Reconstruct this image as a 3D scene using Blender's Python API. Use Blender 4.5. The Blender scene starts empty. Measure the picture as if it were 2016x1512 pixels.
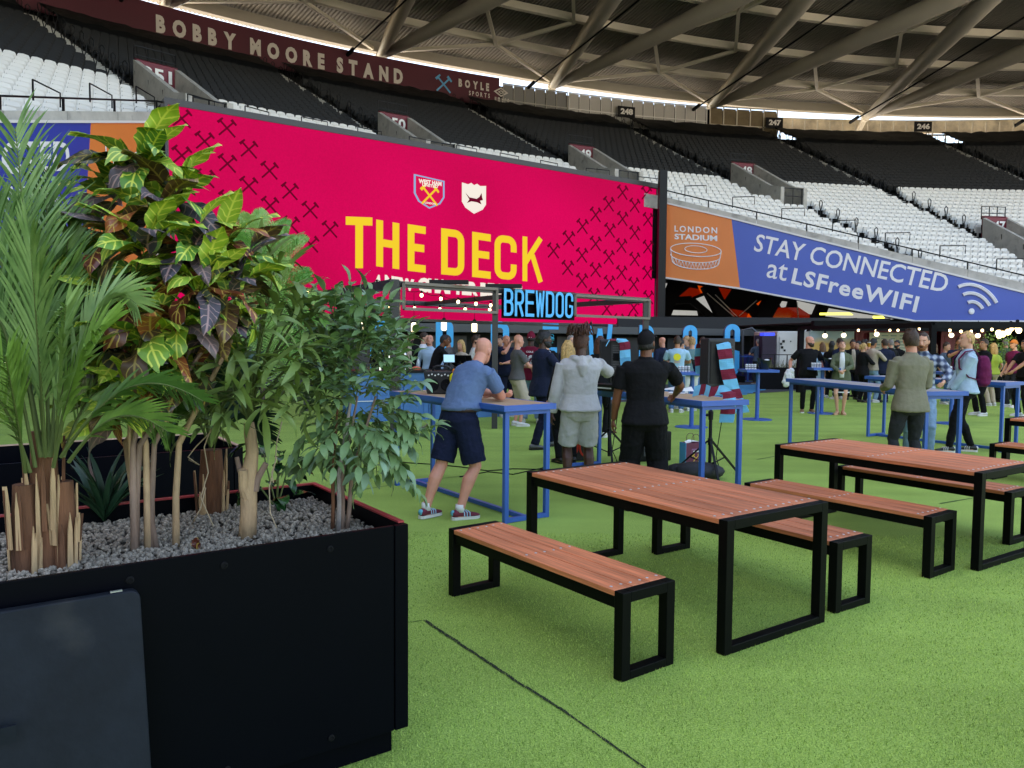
import bpy, bmesh, math, random
import numpy as np
from mathutils import Vector, Matrix, noise
random.seed(7); np.random.seed(7)
PI = math.pi
scene = bpy.context.scene
COL = scene.collection
D2R = math.radians

# ------------------------------------------------------------ camera, sky, sun, exposure
CF, CP, CR, CH = 1513.3, 0.057, 0.0074, 1.698      # focal length in px of a 2016 px wide frame, pitch, roll, eye height
cam = bpy.data.cameras.new('camera'); camo = bpy.data.objects.new('camera', cam); COL.objects.link(camo)
cam.sensor_width = 36.0; cam.lens = CF/2016*36; cam.clip_start = 0.05; cam.clip_end = 2000
camo.matrix_world = Matrix.Translation((0, 0, CH)) @ Matrix.Rotation(PI/2-CP, 4, 'X') @ Matrix.Rotation(CR, 4, 'Z')
scene.camera = camo
SUN_EL, SUN_AZ = D2R(40), D2R(-78)                 # azimuth clockwise from +Y
world = bpy.data.worlds.new('World'); scene.world = world; world.use_nodes = True
wn = world.node_tree; bg = wn.nodes['Background']
sky = wn.nodes.new('ShaderNodeTexSky'); sky.sky_type = 'NISHITA'; sky.sun_disc = False
sky.sun_elevation = SUN_EL; sky.sun_rotation = SUN_AZ; sky.air_density = 1.0; sky.dust_density = 2.2; sky.ozone_density = 1.0
wn.links.new(sky.outputs[0], bg.inputs[0]); bg.inputs[1].default_value = 0.11
sl = bpy.data.lights.new('sun', 'SUN'); sl.energy = 4.0; sl.angle = D2R(0.6); sl.color = (1.0, 0.93, 0.82)
so = bpy.data.objects.new('sun', sl); COL.objects.link(so)
so.rotation_euler = Vector((math.sin(SUN_AZ)*math.cos(SUN_EL), math.cos(SUN_AZ)*math.cos(SUN_EL), math.sin(SUN_EL))).to_track_quat('Z', 'Y').to_euler()
scene.view_settings.view_transform = 'Standard'; scene.view_settings.look = 'None'
scene.view_settings.gamma = 1.0; scene.view_settings.use_curve_mapping = False
scene.view_settings.exposure = 2.75
scene.view_settings.use_white_balance = True; scene.view_settings.white_balance_temperature = 7600; scene.view_settings.white_balance_tint = 12
scene.render.engine = 'CYCLES'
scene.cycles.max_bounces = 6; scene.cycles.diffuse_bounces = 3; scene.cycles.glossy_bounces = 2
scene.cycles.transmission_bounces = 3; scene.cycles.transparent_max_bounces = 6
scene.cycles.caustics_reflective = False; scene.cycles.caustics_refractive = False

# ------------------------------------------------------------ measuring helpers (a line of sight met with a real plane)
def sight(px, py):
    du, dv = px-1008, py-756
    u = du*math.cos(CR)+dv*math.sin(CR); v = -du*math.sin(CR)+dv*math.cos(CR)
    return Vector((u, CF*math.cos(CP)-v*math.sin(CP), -CF*math.sin(CP)-v*math.cos(CP)))
CAM = Vector((0, 0, CH))
def atz(px, py, z=0.0):
    d = sight(px, py); return CAM+d*((z-CH)/d.z)
def aty(px, py, Y):
    d = sight(px, py); return CAM+d*(Y/d.y)
def onplane(px, py, A, B, off=0.0):
    """vertical plane through plan points A, B; off moves it towards the camera"""
    n = Vector((-(B[1]-A[1]), B[0]-A[0], 0)).normalized()
    if n.y > 0: n = -n
    a = Vector((A[0], A[1], 0))+n*off
    d = sight(px, py); return CAM+d*((a-CAM).dot(n)/d.dot(n))

# ------------------------------------------------------------ colours and materials
def lin(c): return c/12.92 if c <= 0.04045 else ((c+0.055)/1.055)**2.4
def hx(s, k=1.0):
    s = s.lstrip('#'); return tuple(lin(int(s[i:i+2], 16)/255)*k for i in (0, 2, 4))
MATS = {}
def mat(name, col, rough=0.6, metal=0.0, var=0.0, vscale=6.0, bump=0.0, bscale=60.0, spec=0.5, emit=None, estr=1.0,
        rnd=0.0, stretch=None, dirt=0.0, trans=0.0, coat=0.0, sub=0.0):
    if name in MATS: return MATS[name]
    m = bpy.data.materials.new(name); m.use_nodes = True; MATS[name] = m
    nt = m.node_tree; N = nt.nodes; L = nt.links; b = N['Principled BSDF']
    if isinstance(col, str): col = hx(col)
    b.inputs['Roughness'].default_value = rough; b.inputs['Metallic'].default_value = metal
    b.inputs['Specular IOR Level'].default_value = spec
    b.inputs['Base Color'].default_value = (*col, 1)
    if coat: b.inputs['Coat Weight'].default_value = coat
    if sub: b.inputs['Subsurface Weight'].default_value = sub; b.inputs['Subsurface Radius'].default_value = (0.02, 0.008, 0.004)
    if trans:
        b.inputs['Transmission Weight'].default_value = trans
    tc = N.new('ShaderNodeTexCoord'); src = tc.outputs['Object']
    if stretch:
        mp = N.new('ShaderNodeMapping'); mp.inputs['Scale'].default_value = stretch; L.new(src, mp.inputs[0]); src = mp.outputs[0]
    last = None
    if var or rnd or dirt:
        hsv = N.new('ShaderNodeHueSaturation'); hsv.inputs['Color'].default_value = (*col, 1)
        val = None
        if var:
            n = N.new('ShaderNodeTexNoise'); n.inputs['Scale'].default_value = vscale; n.inputs['Detail'].default_value = 6
            n.inputs['Roughness'].default_value = 0.65; L.new(src, n.inputs['Vector'])
            r = N.new('ShaderNodeMapRange'); r.inputs['From Min'].default_value = 0.3; r.inputs['From Max'].default_value = 0.7
            r.inputs['To Min'].default_value = 1-var; r.inputs['To Max'].default_value = 1+var; L.new(n.outputs['Fac'], r.inputs[0])
            val = r.outputs[0]
        if rnd:
            oi = N.new('ShaderNodeObjectInfo'); r2 = N.new('ShaderNodeMapRange')
            r2.inputs['To Min'].default_value = 1-rnd; r2.inputs['To Max'].default_value = 1+rnd; L.new(oi.outputs['Random'], r2.inputs[0])
            if val:
                mu = N.new('ShaderNodeMath'); mu.operation = 'MULTIPLY'; L.new(val, mu.inputs[0]); L.new(r2.outputs[0], mu.inputs[1]); val = mu.outputs[0]
            else: val = r2.outputs[0]
        if val: L.new(val, hsv.inputs['Value'])
        last = hsv.outputs[0]
        if dirt:
            n3 = N.new('ShaderNodeTexNoise'); n3.inputs['Scale'].default_value = 2.3; n3.inputs['Detail'].default_value = 8; L.new(src, n3.inputs['Vector'])
            cr = N.new('ShaderNodeValToRGB'); cr.color_ramp.elements[0].position = 0.55; cr.color_ramp.elements[1].position = 0.75
            L.new(n3.outputs['Fac'], cr.inputs[0]); mx = N.new('ShaderNodeMix'); mx.data_type = 'RGBA'
            ml = N.new('ShaderNodeMath'); ml.operation = 'MULTIPLY'; ml.inputs[1].default_value = dirt
            L.new(cr.outputs[0], ml.inputs[0]); L.new(ml.outputs[0], mx.inputs[0]); L.new(last, mx.inputs[6])
            mx.inputs[7].default_value = (0.12, 0.11, 0.1, 1); last = mx.outputs[2]
        L.new(last, b.inputs['Base Color'])
    if bump:
        n2 = N.new('ShaderNodeTexNoise'); n2.inputs['Scale'].default_value = bscale; n2.inputs['Detail'].default_value = 4; L.new(src, n2.inputs['Vector'])
        bp = N.new('ShaderNodeBump'); bp.inputs['Strength'].default_value = bump; bp.inputs['Distance'].default_value = 0.01
        L.new(n2.outputs['Fac'], bp.inputs['Height']); L.new(bp.outputs[0], b.inputs['Normal'])
    if emit is not None:
        e = hx(emit) if isinstance(emit, str) else emit
        b.inputs['Emission Color'].default_value = (*e, 1); b.inputs['Emission Strength'].default_value = estr
    return m

# ------------------------------------------------------------ mesh builder
class MB:
    def __init__(s): s.v = []; s.f = []; s.m = []; s.mi = 0; s.uv = None
    def add(s, vs, fs):
        o = len(s.v); s.v += [tuple(v) for v in vs]
        for f in fs: s.f.append(tuple(i+o for i in f)); s.m.append(s.mi)
        return s
    def box(s, c, d, M=None):
        x, y, z = d[0]/2, d[1]/2, d[2]/2; c = Vector(c)
        vs = [Vector((a*x, b*y, g*z)) for a in (-1, 1) for b in (-1, 1) for g in (-1, 1)]
        vs = [(M @ v if M else v)+c for v in vs]
        return s.add(vs, [(0, 1, 3, 2), (4, 6, 7, 5), (0, 4, 5, 1), (2, 3, 7, 6), (0, 2, 6, 4), (1, 5, 7, 3)])
    def bb(s, x0, x1, y0, y1, z0, z1): return s.box(((x0+x1)/2, (y0+y1)/2, (z0+z1)/2), (x1-x0, y1-y0, z1-z0))
    def bar(s, a, b, w, h, up=(0, 0, 1)):
        a, b = Vector(a), Vector(b); d = (b-a); L = d.length; d.normalize(); u = Vector(up)
        r = d.cross(u)
        if r.length < 1e-4: r = d.cross(Vector((1, 0, 0)))
        r.normalize(); u = r.cross(d)
        M = Matrix((r, d, u)).transposed()
        return s.box((a+b)/2, (w, L, h), M)
    def tube(s, pts, rad, n=8, cap=True, flat=1.0, side=None):
        pts = [Vector(p) for p in pts]; k = len(pts)
        if not hasattr(rad, '__len__'): rad = [rad]*k
        tan = []
        for i in range(k):
            t = pts[min(i+1, k-1)]-pts[max(i-1, 0)]; tan.append(t.normalized() if t.length > 1e-9 else Vector((0, 0, 1)))
        ref = Vector(side) if side else (Vector((1, 0, 0)) if abs(tan[0].x) < 0.8 else Vector((0, 1, 0)))
        vs = []; r = ref
        for i in range(k):
            r = (r-tan[i]*r.dot(tan[i]))
            r = r.normalized() if r.length > 1e-6 else Vector((0, 1, 0))
            q = tan[i].cross(r)
            rr = rad[i]; ra, rb = (rr, rr*flat) if not hasattr(rr, '__len__') else rr
            for j in range(n):
                a = 2*PI*j/n; vs.append(pts[i]+r*math.cos(a)*ra+q*math.sin(a)*rb)
        fs = [(i*n+j, i*n+(j+1) % n, (i+1)*n+(j+1) % n, (i+1)*n+j) for i in range(k-1) for j in range(n)]
        if cap: fs += [tuple(range(n-1, -1, -1)), tuple((k-1)*n+j for j in range(n))]
        return s.add(vs, fs)
    def ball(s, c, r, n=10, m=7, M=None):
        c = Vector(c); rx, ry, rz = r if hasattr(r, '__len__') else (r, r, r)
        vs = [Vector((0, 0, -rz))]
        for i in range(1, m):
            p = PI*i/m-PI/2
            for j in range(n):
                a = 2*PI*j/n; vs.append(Vector((math.cos(p)*math.cos(a)*rx, math.cos(p)*math.sin(a)*ry, math.sin(p)*rz)))
        vs.append(Vector((0, 0, rz))); vs = [(M @ v if M else v)+c for v in vs]
        fs = [(0, 1+(j+1) % n, 1+j) for j in range(n)]
        fs += [(1+i*n+j, 1+i*n+(j+1) % n, 1+(i+1)*n+(j+1) % n, 1+(i+1)*n+j) for i in range(m-2) for j in range(n)]
        b = 1+(m-2)*n; fs += [(b+j, b+(j+1) % n, len(vs)-1) for j in range(n)]
        return s.add(vs, fs)
    def lathe(s, c, prof, n=16, M=None):
        c = Vector(c); vs = []
        for r, z in prof:
            for j in range(n):
                a = 2*PI*j/n; v = Vector((r*math.cos(a), r*math.sin(a), z)); vs.append((M @ v if M else v)+c)
        k = len(prof)
        fs = [(i*n+j, i*n+(j+1) % n, (i+1)*n+(j+1) % n, (i+1)*n+j) for i in range(k-1) for j in range(n)]
        fs += [tuple(range(n-1, -1, -1)), tuple((k-1)*n+j for j in range(n))]
        return s.add(vs, fs)
    def poly(s, pts, thick):
        """extruded polygon: pts are 3-D points in one plane, thick a vector"""
        t = Vector(thick); a = [Vector(p) for p in pts]; n = len(a)
        nrm = (a[1]-a[0]).cross(a[2]-a[0])
        vs = a+[p+t for p in a]
        f0 = tuple(range(n-1, -1, -1)); f1 = tuple(range(n, 2*n))
        fs = [f0, f1]+[(i, (i+1) % n, n+(i+1) % n, n+i) for i in range(n)]
        return s.add(vs, fs)
    def mesh(s, name, mats, smooth=False):
        me = bpy.data.meshes.new(name); me.from_pydata(s.v, [], s.f); me.update()
        for m in (mats if isinstance(mats, (list, tuple)) else [mats]): me.materials.append(m)
        if any(s.m): me.polygons.foreach_set('material_index', s.m)
        if smooth: me.polygons.foreach_set('use_smooth', [True]*len(s.f))
        bm = bmesh.new(); bm.from_mesh(me); bmesh.ops.recalc_face_normals(bm, faces=bm.faces); bm.to_mesh(me); bm.free()
        return me
    def build(s, name, mats, parent=None, smooth=False, loc=None, bevel=0.0, **kw):
        o = bpy.data.objects.new(name, s.mesh(name, mats, smooth)); COL.objects.link(o)
        if parent: o.parent = parent
        if loc is not None: o.location = loc
        if bevel: md = o.modifiers.new('bevel', 'BEVEL'); md.width = bevel; md.segments = 2; md.limit_method = 'ANGLE'
        tag(o, **kw); return o
def tag(o, label=None, cat=None, group=None, kind=None):
    if label: o['label'] = label
    if cat: o['category'] = cat
    if group: o['group'] = group
    if kind: o['kind'] = kind
    return o
def thing(name, label, cat, loc=(0, 0, 0), rz=0.0, group=None):
    o = bpy.data.objects.new(name, None); COL.objects.link(o); o.empty_display_size = 0.1
    o.location = loc; o.rotation_euler = (0, 0, rz); return tag(o, label, cat, group)
def inst(me, name, parent=None, M=None, **kw):
    o = bpy.data.objects.new(name, me); COL.objects.link(o)
    if parent: o.parent = parent
    if M is not None: o.matrix_local = M
    return tag(o, **kw)
def dup(root, loc=None, rz=None, label=None, group=None):
    r = root.copy(); COL.objects.link(r)
    if loc is not None: r.location = loc
    if rz is not None: r.rotation_euler = (0, 0, rz)
    if label: r['label'] = label
    if group: r['group'] = group
    for ch in list(root.children):
        c = ch.copy(); COL.objects.link(c); c.parent = r
        for g in list(ch.children):
            d = g.copy(); COL.objects.link(d); d.parent = c
    return r

# ------------------------------------------------------------ lettering
_FC = {}
def glyphs(txt, bold=0.0, spacing=1.0):
    key = (txt, bold, spacing)
    if key not in _FC:
        cu = bpy.data.curves.new('t', 'FONT'); cu.body = txt; cu.size = 1.0; cu.offset = bold; cu.space_character = spacing
        cu.resolution_u = 3; cu.fill_mode = 'FRONT'
        o = bpy.data.objects.new('t', cu); COL.objects.link(o)
        me = bpy.data.meshes.new_from_object(o.evaluated_get(bpy.context.evaluated_depsgraph_get()))
        bpy.data.objects.remove(o)
        v = [tuple(x.co) for x in me.vertices]; f = [tuple(p.vertices) for p in me.polygons]
        bpy.data.meshes.remove(me); _FC[key] = (v, f)
    return _FC[key]
def letters(mb, txt, p0, p1, p2, bold=0.0, lift=0.02, spacing=1.0):
    """flat lettering whose box maps to p0 (bottom left), p1 (bottom right), p2 (top left); raised by lift towards the viewer"""
    v, f = glyphs(txt, bold, spacing)
    xs = [a[0] for a in v]; ys = [a[1] for a in v]; x0, x1, y0, y1 = min(xs), max(xs), min(ys), max(ys)
    p0, p1, p2 = Vector(p0), Vector(p1), Vector(p2); ex = (p1-p0)/(x1-x0); ey = (p2-p0)/(y1-y0); n = ex.cross(ey).normalized()
    if n.dot(CAM-p0) < 0 and lift > 0: n = -n
    vs = [p0+ex*(a[0]-x0)+ey*(a[1]-y0)+n*abs(lift) for a in v]
    return mb.add(vs, f)

# condensed block capitals drawn as thick strokes
def _arc(cx, cy, rx, ry, a0, a1, n=6): return [(cx+rx*math.cos(a0+(a1-a0)*k/n), cy+ry*math.sin(a0+(a1-a0)*k/n)) for k in range(n+1)]
def block_letter(mb, ch, p0, p1, p2, depth, t=0.17):
    """ch fills the box p0 (bottom left) p1 (bottom right) p2 (top left); depth is the extrusion vector"""
    p0, p1, p2 = Vector(p0), Vector(p1), Vector(p2); ex = p1-p0; ey = p2-p0; asp = ex.length/ey.length; w = asp; h = 1.0; T = t; c = T/2; r = min(0.16, (w-T)/2*0.98)
    L, R, B, U = c, w-c, c, h-c; H = PI/2; q = r
    def bowl_(y0, y1, x=None):
        X = (x or R); return [(L, y0), (X-q, y0)]+_arc(X-q, y0+q, q, q, -H, 0)+_arc(X-q, y1-q, q, q, 0, H)+[(L, y1)]
    S_ = {'I': [[(w/2, 0), (w/2, h)]], 'L': [[(L, 0), (L, h)], [(0, B), (w, B)]],
          'T': [[(w/2, 0), (w/2, h)], [(0, U), (w, U)]], 'H': [[(L, 0), (L, h)], [(R, 0), (R, h)], [(L, h*0.52), (R, h*0.52)]],
          'E': [[(L, 0), (L, h)], [(0, U), (w, U)], [(L, h*0.52), (w*0.92, h*0.52)], [(0, B), (w, B)]],
          'O': [_arc(L+q, B+q, q, q, -PI, -H)+_arc(R-q, B+q, q, q, -H, 0)+_arc(R-q, U-q, q, q, 0, H)+_arc(L+q, U-q, q, q, H, PI)+[(L, B+q)]],
          'D': [[(L, 0), (L, h)], bowl_(B, U)], 'B': [[(L, 0), (L, h)], bowl_(B, h*0.52), bowl_(h*0.52, U, R*0.97)], 'R': [[(L, 0), (L, h)], bowl_(h*0.48, U), [(w*0.5, h*0.48), (R, 0.0)]],
          'P': [[(L, 0), (L, h)], bowl_(h*0.48, U)],
          'C': [[(R, h*0.64)]+_arc(R-q, U-q, q, q, 0, H)+_arc(L+q, U-q, q, q, H, PI)+_arc(L+q, B+q, q, q, PI, PI+H)+_arc(R-q, B+q, q, q, -H, 0)+[(R, h*0.36)]],
          'G': [[(R, h*0.66)]+_arc(R-q, U-q, q, q, 0, H)+_arc(L+q, U-q, q, q, H, PI)+_arc(L+q, B+q, q, q, PI, PI+H)+_arc(R-q, B+q, q, q, -H, 0)+[(R, h*0.46), (w*0.5, h*0.46)]],
          'K': [[(L, 0), (L, h)], [(L, h*0.4), (R, h)], [(w*0.48, h*0.6), (R, 0)]],
          'W': [[(T*0.35, h), (w*0.27, 0)], [(w*0.27, 0), (w*0.5, h*0.92)], [(w*0.5, h*0.92), (w*0.73, 0)], [(w*0.73, 0), (w-T*0.35, h)]],
          'N': [[(L, 0), (L, h)], [(R, 0), (R, h)], [(L, h), (R, 0)]], 'A': [[(T*0.4, 0), (w/2, h)], [(w/2, h), (w-T*0.4, 0)], [(w*0.25, h*0.28), (w*0.75, h*0.28)]],
          'S': [[(R, h*0.7)]+_arc(R-q, U-q, q, q, 0, H)+_arc(L+q, U-q, q, q, H, PI)+[(L, h*0.62), (R, h*0.4)]+_arc(R-q, B+q, q, q, 0, -H)+_arc(L+q, B+q, q, q, -H, -PI)+[(L, h*0.3)]]}[ch]
    tt = T*0.8 if ch in 'WKNA' else T
    for k, path in enumerate(S_):
        n = len(path); A = []; Bv = []
        for i in range(n):
            a = Vector(path[max(i-1, 0)]+(0,)); b = Vector(path[min(i+1, n-1)]+(0,)); d = (b-a)
            if d.length < 1e-6: d = Vector((0, 1, 0))
            d.normalize(); s = Vector((-d.y, d.x, 0))*tt/2; p = Vector(path[i]+(0,)); A.append(p+s); Bv.append(p-s)
        f = lambda v: p0+ex*(v.x/asp)+ey*v.y
        dd = depth*(0.002*k); vs = [f(v)-dd for v in A]+[f(v)-dd for v in Bv]; m2 = 2*n; vs += [v+depth for v in vs]
        fs = [(i, i+1, n+i+1, n+i) for i in range(n-1)]; mb.mi = 0; mb.add(vs, fs)
        o = len(mb.v)-2*m2
        mb.mi = 1
        for i in range(n-1): mb.f += [(o+i, o+i+1, o+i+1+m2, o+i+m2), (o+n+i, o+n+i+1, o+n+i+1+m2, o+n+i+m2)]; mb.m += [1, 1]
        mb.f += [(o, o+n, o+n+m2, o+m2), (o+n-1, o+2*n-1, o+2*n-1+m2, o+n-1+m2)]; mb.m += [1, 1]
        mb.f += [(o+i+m2, o+i+1+m2, o+n+i+1+m2, o+n+i+m2) for i in range(n-1)]; mb.m += [1]*(n-1); mb.mi = 0
# ------------------------------------------------------------ the stadium bowl: rows are arcs about BC
BC = (40.3, -23.0); RAKE = 0.48; TREAD = 0.85; RISE = TREAD*RAKE; R0 = 81.1; Z0 = 12.2
NTOP = 24
def bowl(th, R, z=None):
    t = D2R(th); return Vector((BC[0]+R*math.sin(t), BC[1]+R*math.cos(t), rakez(R) if z is None else z))
def rakez(R): return 13.0+RAKE*(R-81.1)
def rowR(i): return R0+TREAD*i
def rowZ(i): return Z0+RISE*i
# parapet in plan (angle, radius), straight between
PAR = [(-64, 66.0), (-57, 68.0), (-50.7, 70.4), (-45.7, 75.1), (-42, 75.6), (-30, 75.6), (-25.2, 74.7), (-13.0, 63.8), (-8, 60.5), (4, 57.0), (16, 56.0)]
def parR(th):
    for (a, ra), (b, rb) in zip(PAR, PAR[1:]):
        if a <= th <= b:
            pa, pb = bowl(a, ra), bowl(b, rb); d = Vector((math.sin(D2R(th)), math.cos(D2R(th))))
            # ray from centre against segment
            ex, ey = pb.x-pa.x, pb.y-pa.y; ax, ay = pa.x-BC[0], pa.y-BC[1]
            den = d.x*ey-d.y*ex; return (ax*ey-ay*ex)/den
    return 66.0
AISLES = [-53.5, -44.5, -35.4, -26.4, -17.4, -8.7, 0.9, 9.8]
VOM = {-53.5: (77.8, 83.3, '252'), -44.5: (77.8, 83.3, '251'), -35.4: (78.6, 83.8, '250'), -26.4: (78.3, 83.3, '249'), -17.4: (78.0, 83.3, '248'), -8.7: (68.0, 72.8, '247'), 0.9: (68.0, 72.8, '246')}
AW = 0.42                                           # half an aisle in degrees
def vom_at(th, R, m=0.0):
    for a, (r0, r1, n) in VOM.items():
        if a+AW-0.12 < th < a+AW+1.33 and r0-1.0-m < R < r1+m: return True
    return False

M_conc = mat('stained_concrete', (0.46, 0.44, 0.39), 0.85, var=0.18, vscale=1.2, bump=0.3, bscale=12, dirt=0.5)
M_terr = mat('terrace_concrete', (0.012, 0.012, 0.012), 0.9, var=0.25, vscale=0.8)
M_step = mat('step_nosing', (0.55, 0.54, 0.5), 0.7)
M_blk = mat('black_powder_coat', (0.006, 0.006, 0.007), 0.45, spec=0.25)
M_blkm = mat('matt_black', (0.005, 0.005, 0.006), 0.8, spec=0.15)
M_seatw = mat('white_seat_plastic', (0.72, 0.71, 0.67), 0.4, rnd=0.04, var=0.03, vscale=0.4)
M_seatb = mat('black_seat_plastic', (0.007, 0.0075, 0.008), 0.5, spec=0.2, rnd=0.25, var=0.2, vscale=0.3)
M_tarp = mat('black_tarpaulin', (0.005, 0.006, 0.007), 0.6, spec=0.2, bump=0.9, bscale=1.6)
M_maroon = mat('maroon_panel', hx('#6e1226'), 0.5, var=0.05, vscale=0.5)
M_maroond = mat('dark_maroon_panel', hx('#511426'), 0.5, var=0.08, vscale=0.3)
M_white = mat('white_paint', (0.78, 0.77, 0.74), 0.5)
M_letw = mat('offwhite_lettering', (0.66, 0.62, 0.56), 0.5)

TH0, TH1, DT = -60.0, 14.0, 0.5
def arcs(th0, th1, dt=DT):
    n = max(1, int(round((th1-th0)/dt))); return [th0+(th1-th0)*i/n for i in range(n+1)]
# terrace steps
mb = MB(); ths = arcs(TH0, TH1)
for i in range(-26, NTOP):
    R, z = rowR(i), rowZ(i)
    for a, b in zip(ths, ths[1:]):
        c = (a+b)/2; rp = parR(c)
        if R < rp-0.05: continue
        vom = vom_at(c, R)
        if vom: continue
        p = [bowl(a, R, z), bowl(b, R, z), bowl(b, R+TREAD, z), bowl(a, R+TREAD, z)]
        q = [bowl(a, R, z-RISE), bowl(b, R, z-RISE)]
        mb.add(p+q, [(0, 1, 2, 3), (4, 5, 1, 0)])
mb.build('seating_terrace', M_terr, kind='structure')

# seats
def seat_mesh():
    s = MB(); w = 0.225
    prof = [(-w, 0.02), (w, 0.02), (w, 0.34), (w*0.82, 0.405), (0, 0.43), (-w*0.82, 0.405), (-w, 0.34)]
    s.poly([(x, 0.0, 0.40+z) for x, z in prof], (0, -0.035, 0))       # back, faces +y (down the rake)
    M = Matrix.Rotation(D2R(-14), 3, 'X')
    s.box((0, 0.10, 0.47), (0.41, 0.07, 0.36), M)                       # folded pan
    s.box((0, 0.05, 0.2), (0.06, 0.1, 0.4))
    s.box((0, 0.03, 0.44), (0.46, 0.05, 0.05))
    return s
sm = seat_mesh(); SV = np.array(sm.v); SF = sm.f
seat_w = sm.mesh('stadium_seat', M_seatw); seat_b = sm.mesh('stadium_seat_dark', M_seatb)
def project(p):
    d = Vector(p)-CAM; y = d.y*math.cos(CP)-d.z*math.sin(CP); z = d.z*math.cos(CP)+d.y*math.sin(CP)
    if y < 0.1: return (-9999, -9999, y)
    u, v = CF*d.x/y, -CF*z/y
    return (1008+u*math.cos(CR)-v*math.sin(CR), 756+u*math.sin(CR)+v*math.cos(CR), y)
spots = {'w': [], 'b': []}
for i in range(-26, NTOP-5):
    R = rowR(i)+0.42
    da = math.degrees(0.5/R); n = int((TH1-TH0)/da)
    for j in range(n):
        th = TH0+da*j
        rp = parR(th)
        if R < rp+0.75: continue
        if any(abs(th-a) < AW+0.12 for a in AISLES if not (a in VOM and R < VOM[a][0]+0.3)): continue
        if any(abs(th-a-1.6) < AW+0.1 and R < VOM[a][0]+0.3 for a in VOM): continue
        if vom_at(th, R, 0.35): continue
        spots['w' if i < 2 else 'b'].append((th, R, rowZ(i)))
def seat_mat(th, R, z):
    t = D2R(th); c, s = math.cos(t), math.sin(t)
    # local +y points to the centre (-radial), local x along the row
    return Matrix(((-c, -s, 0, BC[0]+R*s), (s, -c, 0, BC[1]+R*c), (0, 0, 1, z), (0, 0, 0, 1)))
SEATLAB = {'w': ('white tip-up stadium seat in the lower rows of the stand', 'white stadium seats', seat_w, M_seatw),
           'b': ('black tip-up stadium seat in the upper rows of the stand', 'black stadium seats', seat_b, M_seatb)}
def hid(u, v):
    if 305 < u < 1292 and v > 207+(u-330)*0.1695: return True      # behind the screen
    if u <= 305 and v > 226: return True
    if u > 165 and v > 560: return True
    return False
for key, L in spots.items():
    lab, grp, me, mt = SEATLAB[key]; sc = []
    for k, s in enumerate(L):
        u, v, d = project(bowl(s[0], s[1], s[2]+0.6))
        if 0 < u < 2016 and 0 < v < 1512 and not hid(u, v): sc.append((d, k))
    sc.sort(); top = set(k for d, k in sc[:300])
    for k in top:
        o = inst(me, 'stadium_chair', None, seat_mat(*L[k]), label=lab, cat='seat', group=grp)
    rest = [s for k, s in enumerate(L) if k not in top]
    Ms = np.array([seat_mat(*s) for s in rest]); A = Ms[:, :3, :3]; T = Ms[:, :3, 3]
    V = (np.einsum('nij,vj->nvi', A, SV)+T[:, None, :]).reshape(-1, 3)
    nv = len(SV); F = [tuple(a+nv*q for a in f) for q in range(len(rest)) for f in SF]
    mm = bpy.data.meshes.new('seats'); mm.from_pydata(V.tolist(), [], F); mm.materials.append(mt)
    o = bpy.data.objects.new('stadium_seating_beyond', mm); COL.objects.link(o)
    tag(o, ('rows of white stadium seats further round the bowl' if key == 'w' else 'rows of black stadium seats higher up the bowl'), 'seats', kind='stuff')

POSN = ['beyond the left edge', 'at the far left, above the 251 sign', 'below the word MOORE, leading to the 250 sign', 'below the crossed hammers, leading to the 249 sign', 'below the 248 number board', 'right of the glazed box', 'climbing to the strip of sky at the right', 'beyond the right edge']
TARPL = ['left of the 251 aisle', 'below the letters BOBBY', 'below the word STAND', 'below the grey mesh panels', 'below the white perforated panels', 'below the strip of sky', 'right of the 246 number board', 'x']
# black tarpaulins over the top rows, one per block between aisles
edges = [-60]+AISLES+[14]
for a, b in zip(AISLES, AISLES[1:]):
    mb = MB(); n = 28; rr = [rowR(NTOP-5)-0.3+(rowR(NTOP)+0.4-rowR(NTOP-5)+0.3)*k/12 for k in range(13)]
    vs = []
    for k, R in enumerate(rr):
        for j in range(n+1):
            th = a+AW+0.1+(b-a-2*AW-0.2)*j/n
            if k == 0: zz = rakez(R)-0.75
            else: zz = rakez(R)+0.02+0.18*noise.noise(Vector((th*2.1, R*0.7, 3)))+0.05*((k % 2)*2-1)
            vs.append(bowl(th, R, zz))
    fs = [(k*(n+1)+j, k*(n+1)+j+1, (k+1)*(n+1)+j+1, (k+1)*(n+1)+j) for k in range(12) for j in range(n)]
    mb.add(vs, fs)
    o = mb.build('seat_cover', M_tarp, smooth=True, label='black tarpaulin over the top rows %s' % TARPL[AISLES.index(a)], cat='tarpaulin', group='tarpaulins over the top rows')
    sd = o.modifiers.new('s', 'SOLIDIFY'); sd.thickness = 0.02

# parapet wall (concrete upstand) with handrail
mb = MB(); pts = []
for (a, ra), (b, rb) in zip(PAR, PAR[1:]):
    p, q = bowl(a, ra), bowl(b, rb); n = max(1, int((q-p).length/2.4))
    for k in range(n): pts.append(p.lerp(q, k/n))
pts.append(bowl(*PAR[-1]))
par = thing('parapet_wall', 'stained pale concrete parapet along the front of the seating', 'wall')
for p, q in zip(pts, pts[1:]):
    d = (q-p).normalized(); e = d*0.012
    n = Vector((-d.y, d.x, 0)).normalized()*0.12
    if n.y > 0: n = -n
    m1 = MB(); a, b = p+e, q-e
    vs = [a+n+Vector((0, 0, 0.05)), b+n+Vector((0, 0, 0.05)), b-n+Vector((0, 0, 0.05)), a-n+Vector((0, 0, 0.05))]
    m1.add(vs+[v-Vector((0, 0, 0.75)) for v in vs], [(0, 1, 2, 3), (7, 6, 5, 4), (0, 4, 5, 1), (1, 5, 6, 2), (2, 6, 7, 3), (3, 7, 4, 0)])
    m1.build('concrete_panel', M_conc, par)
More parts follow.
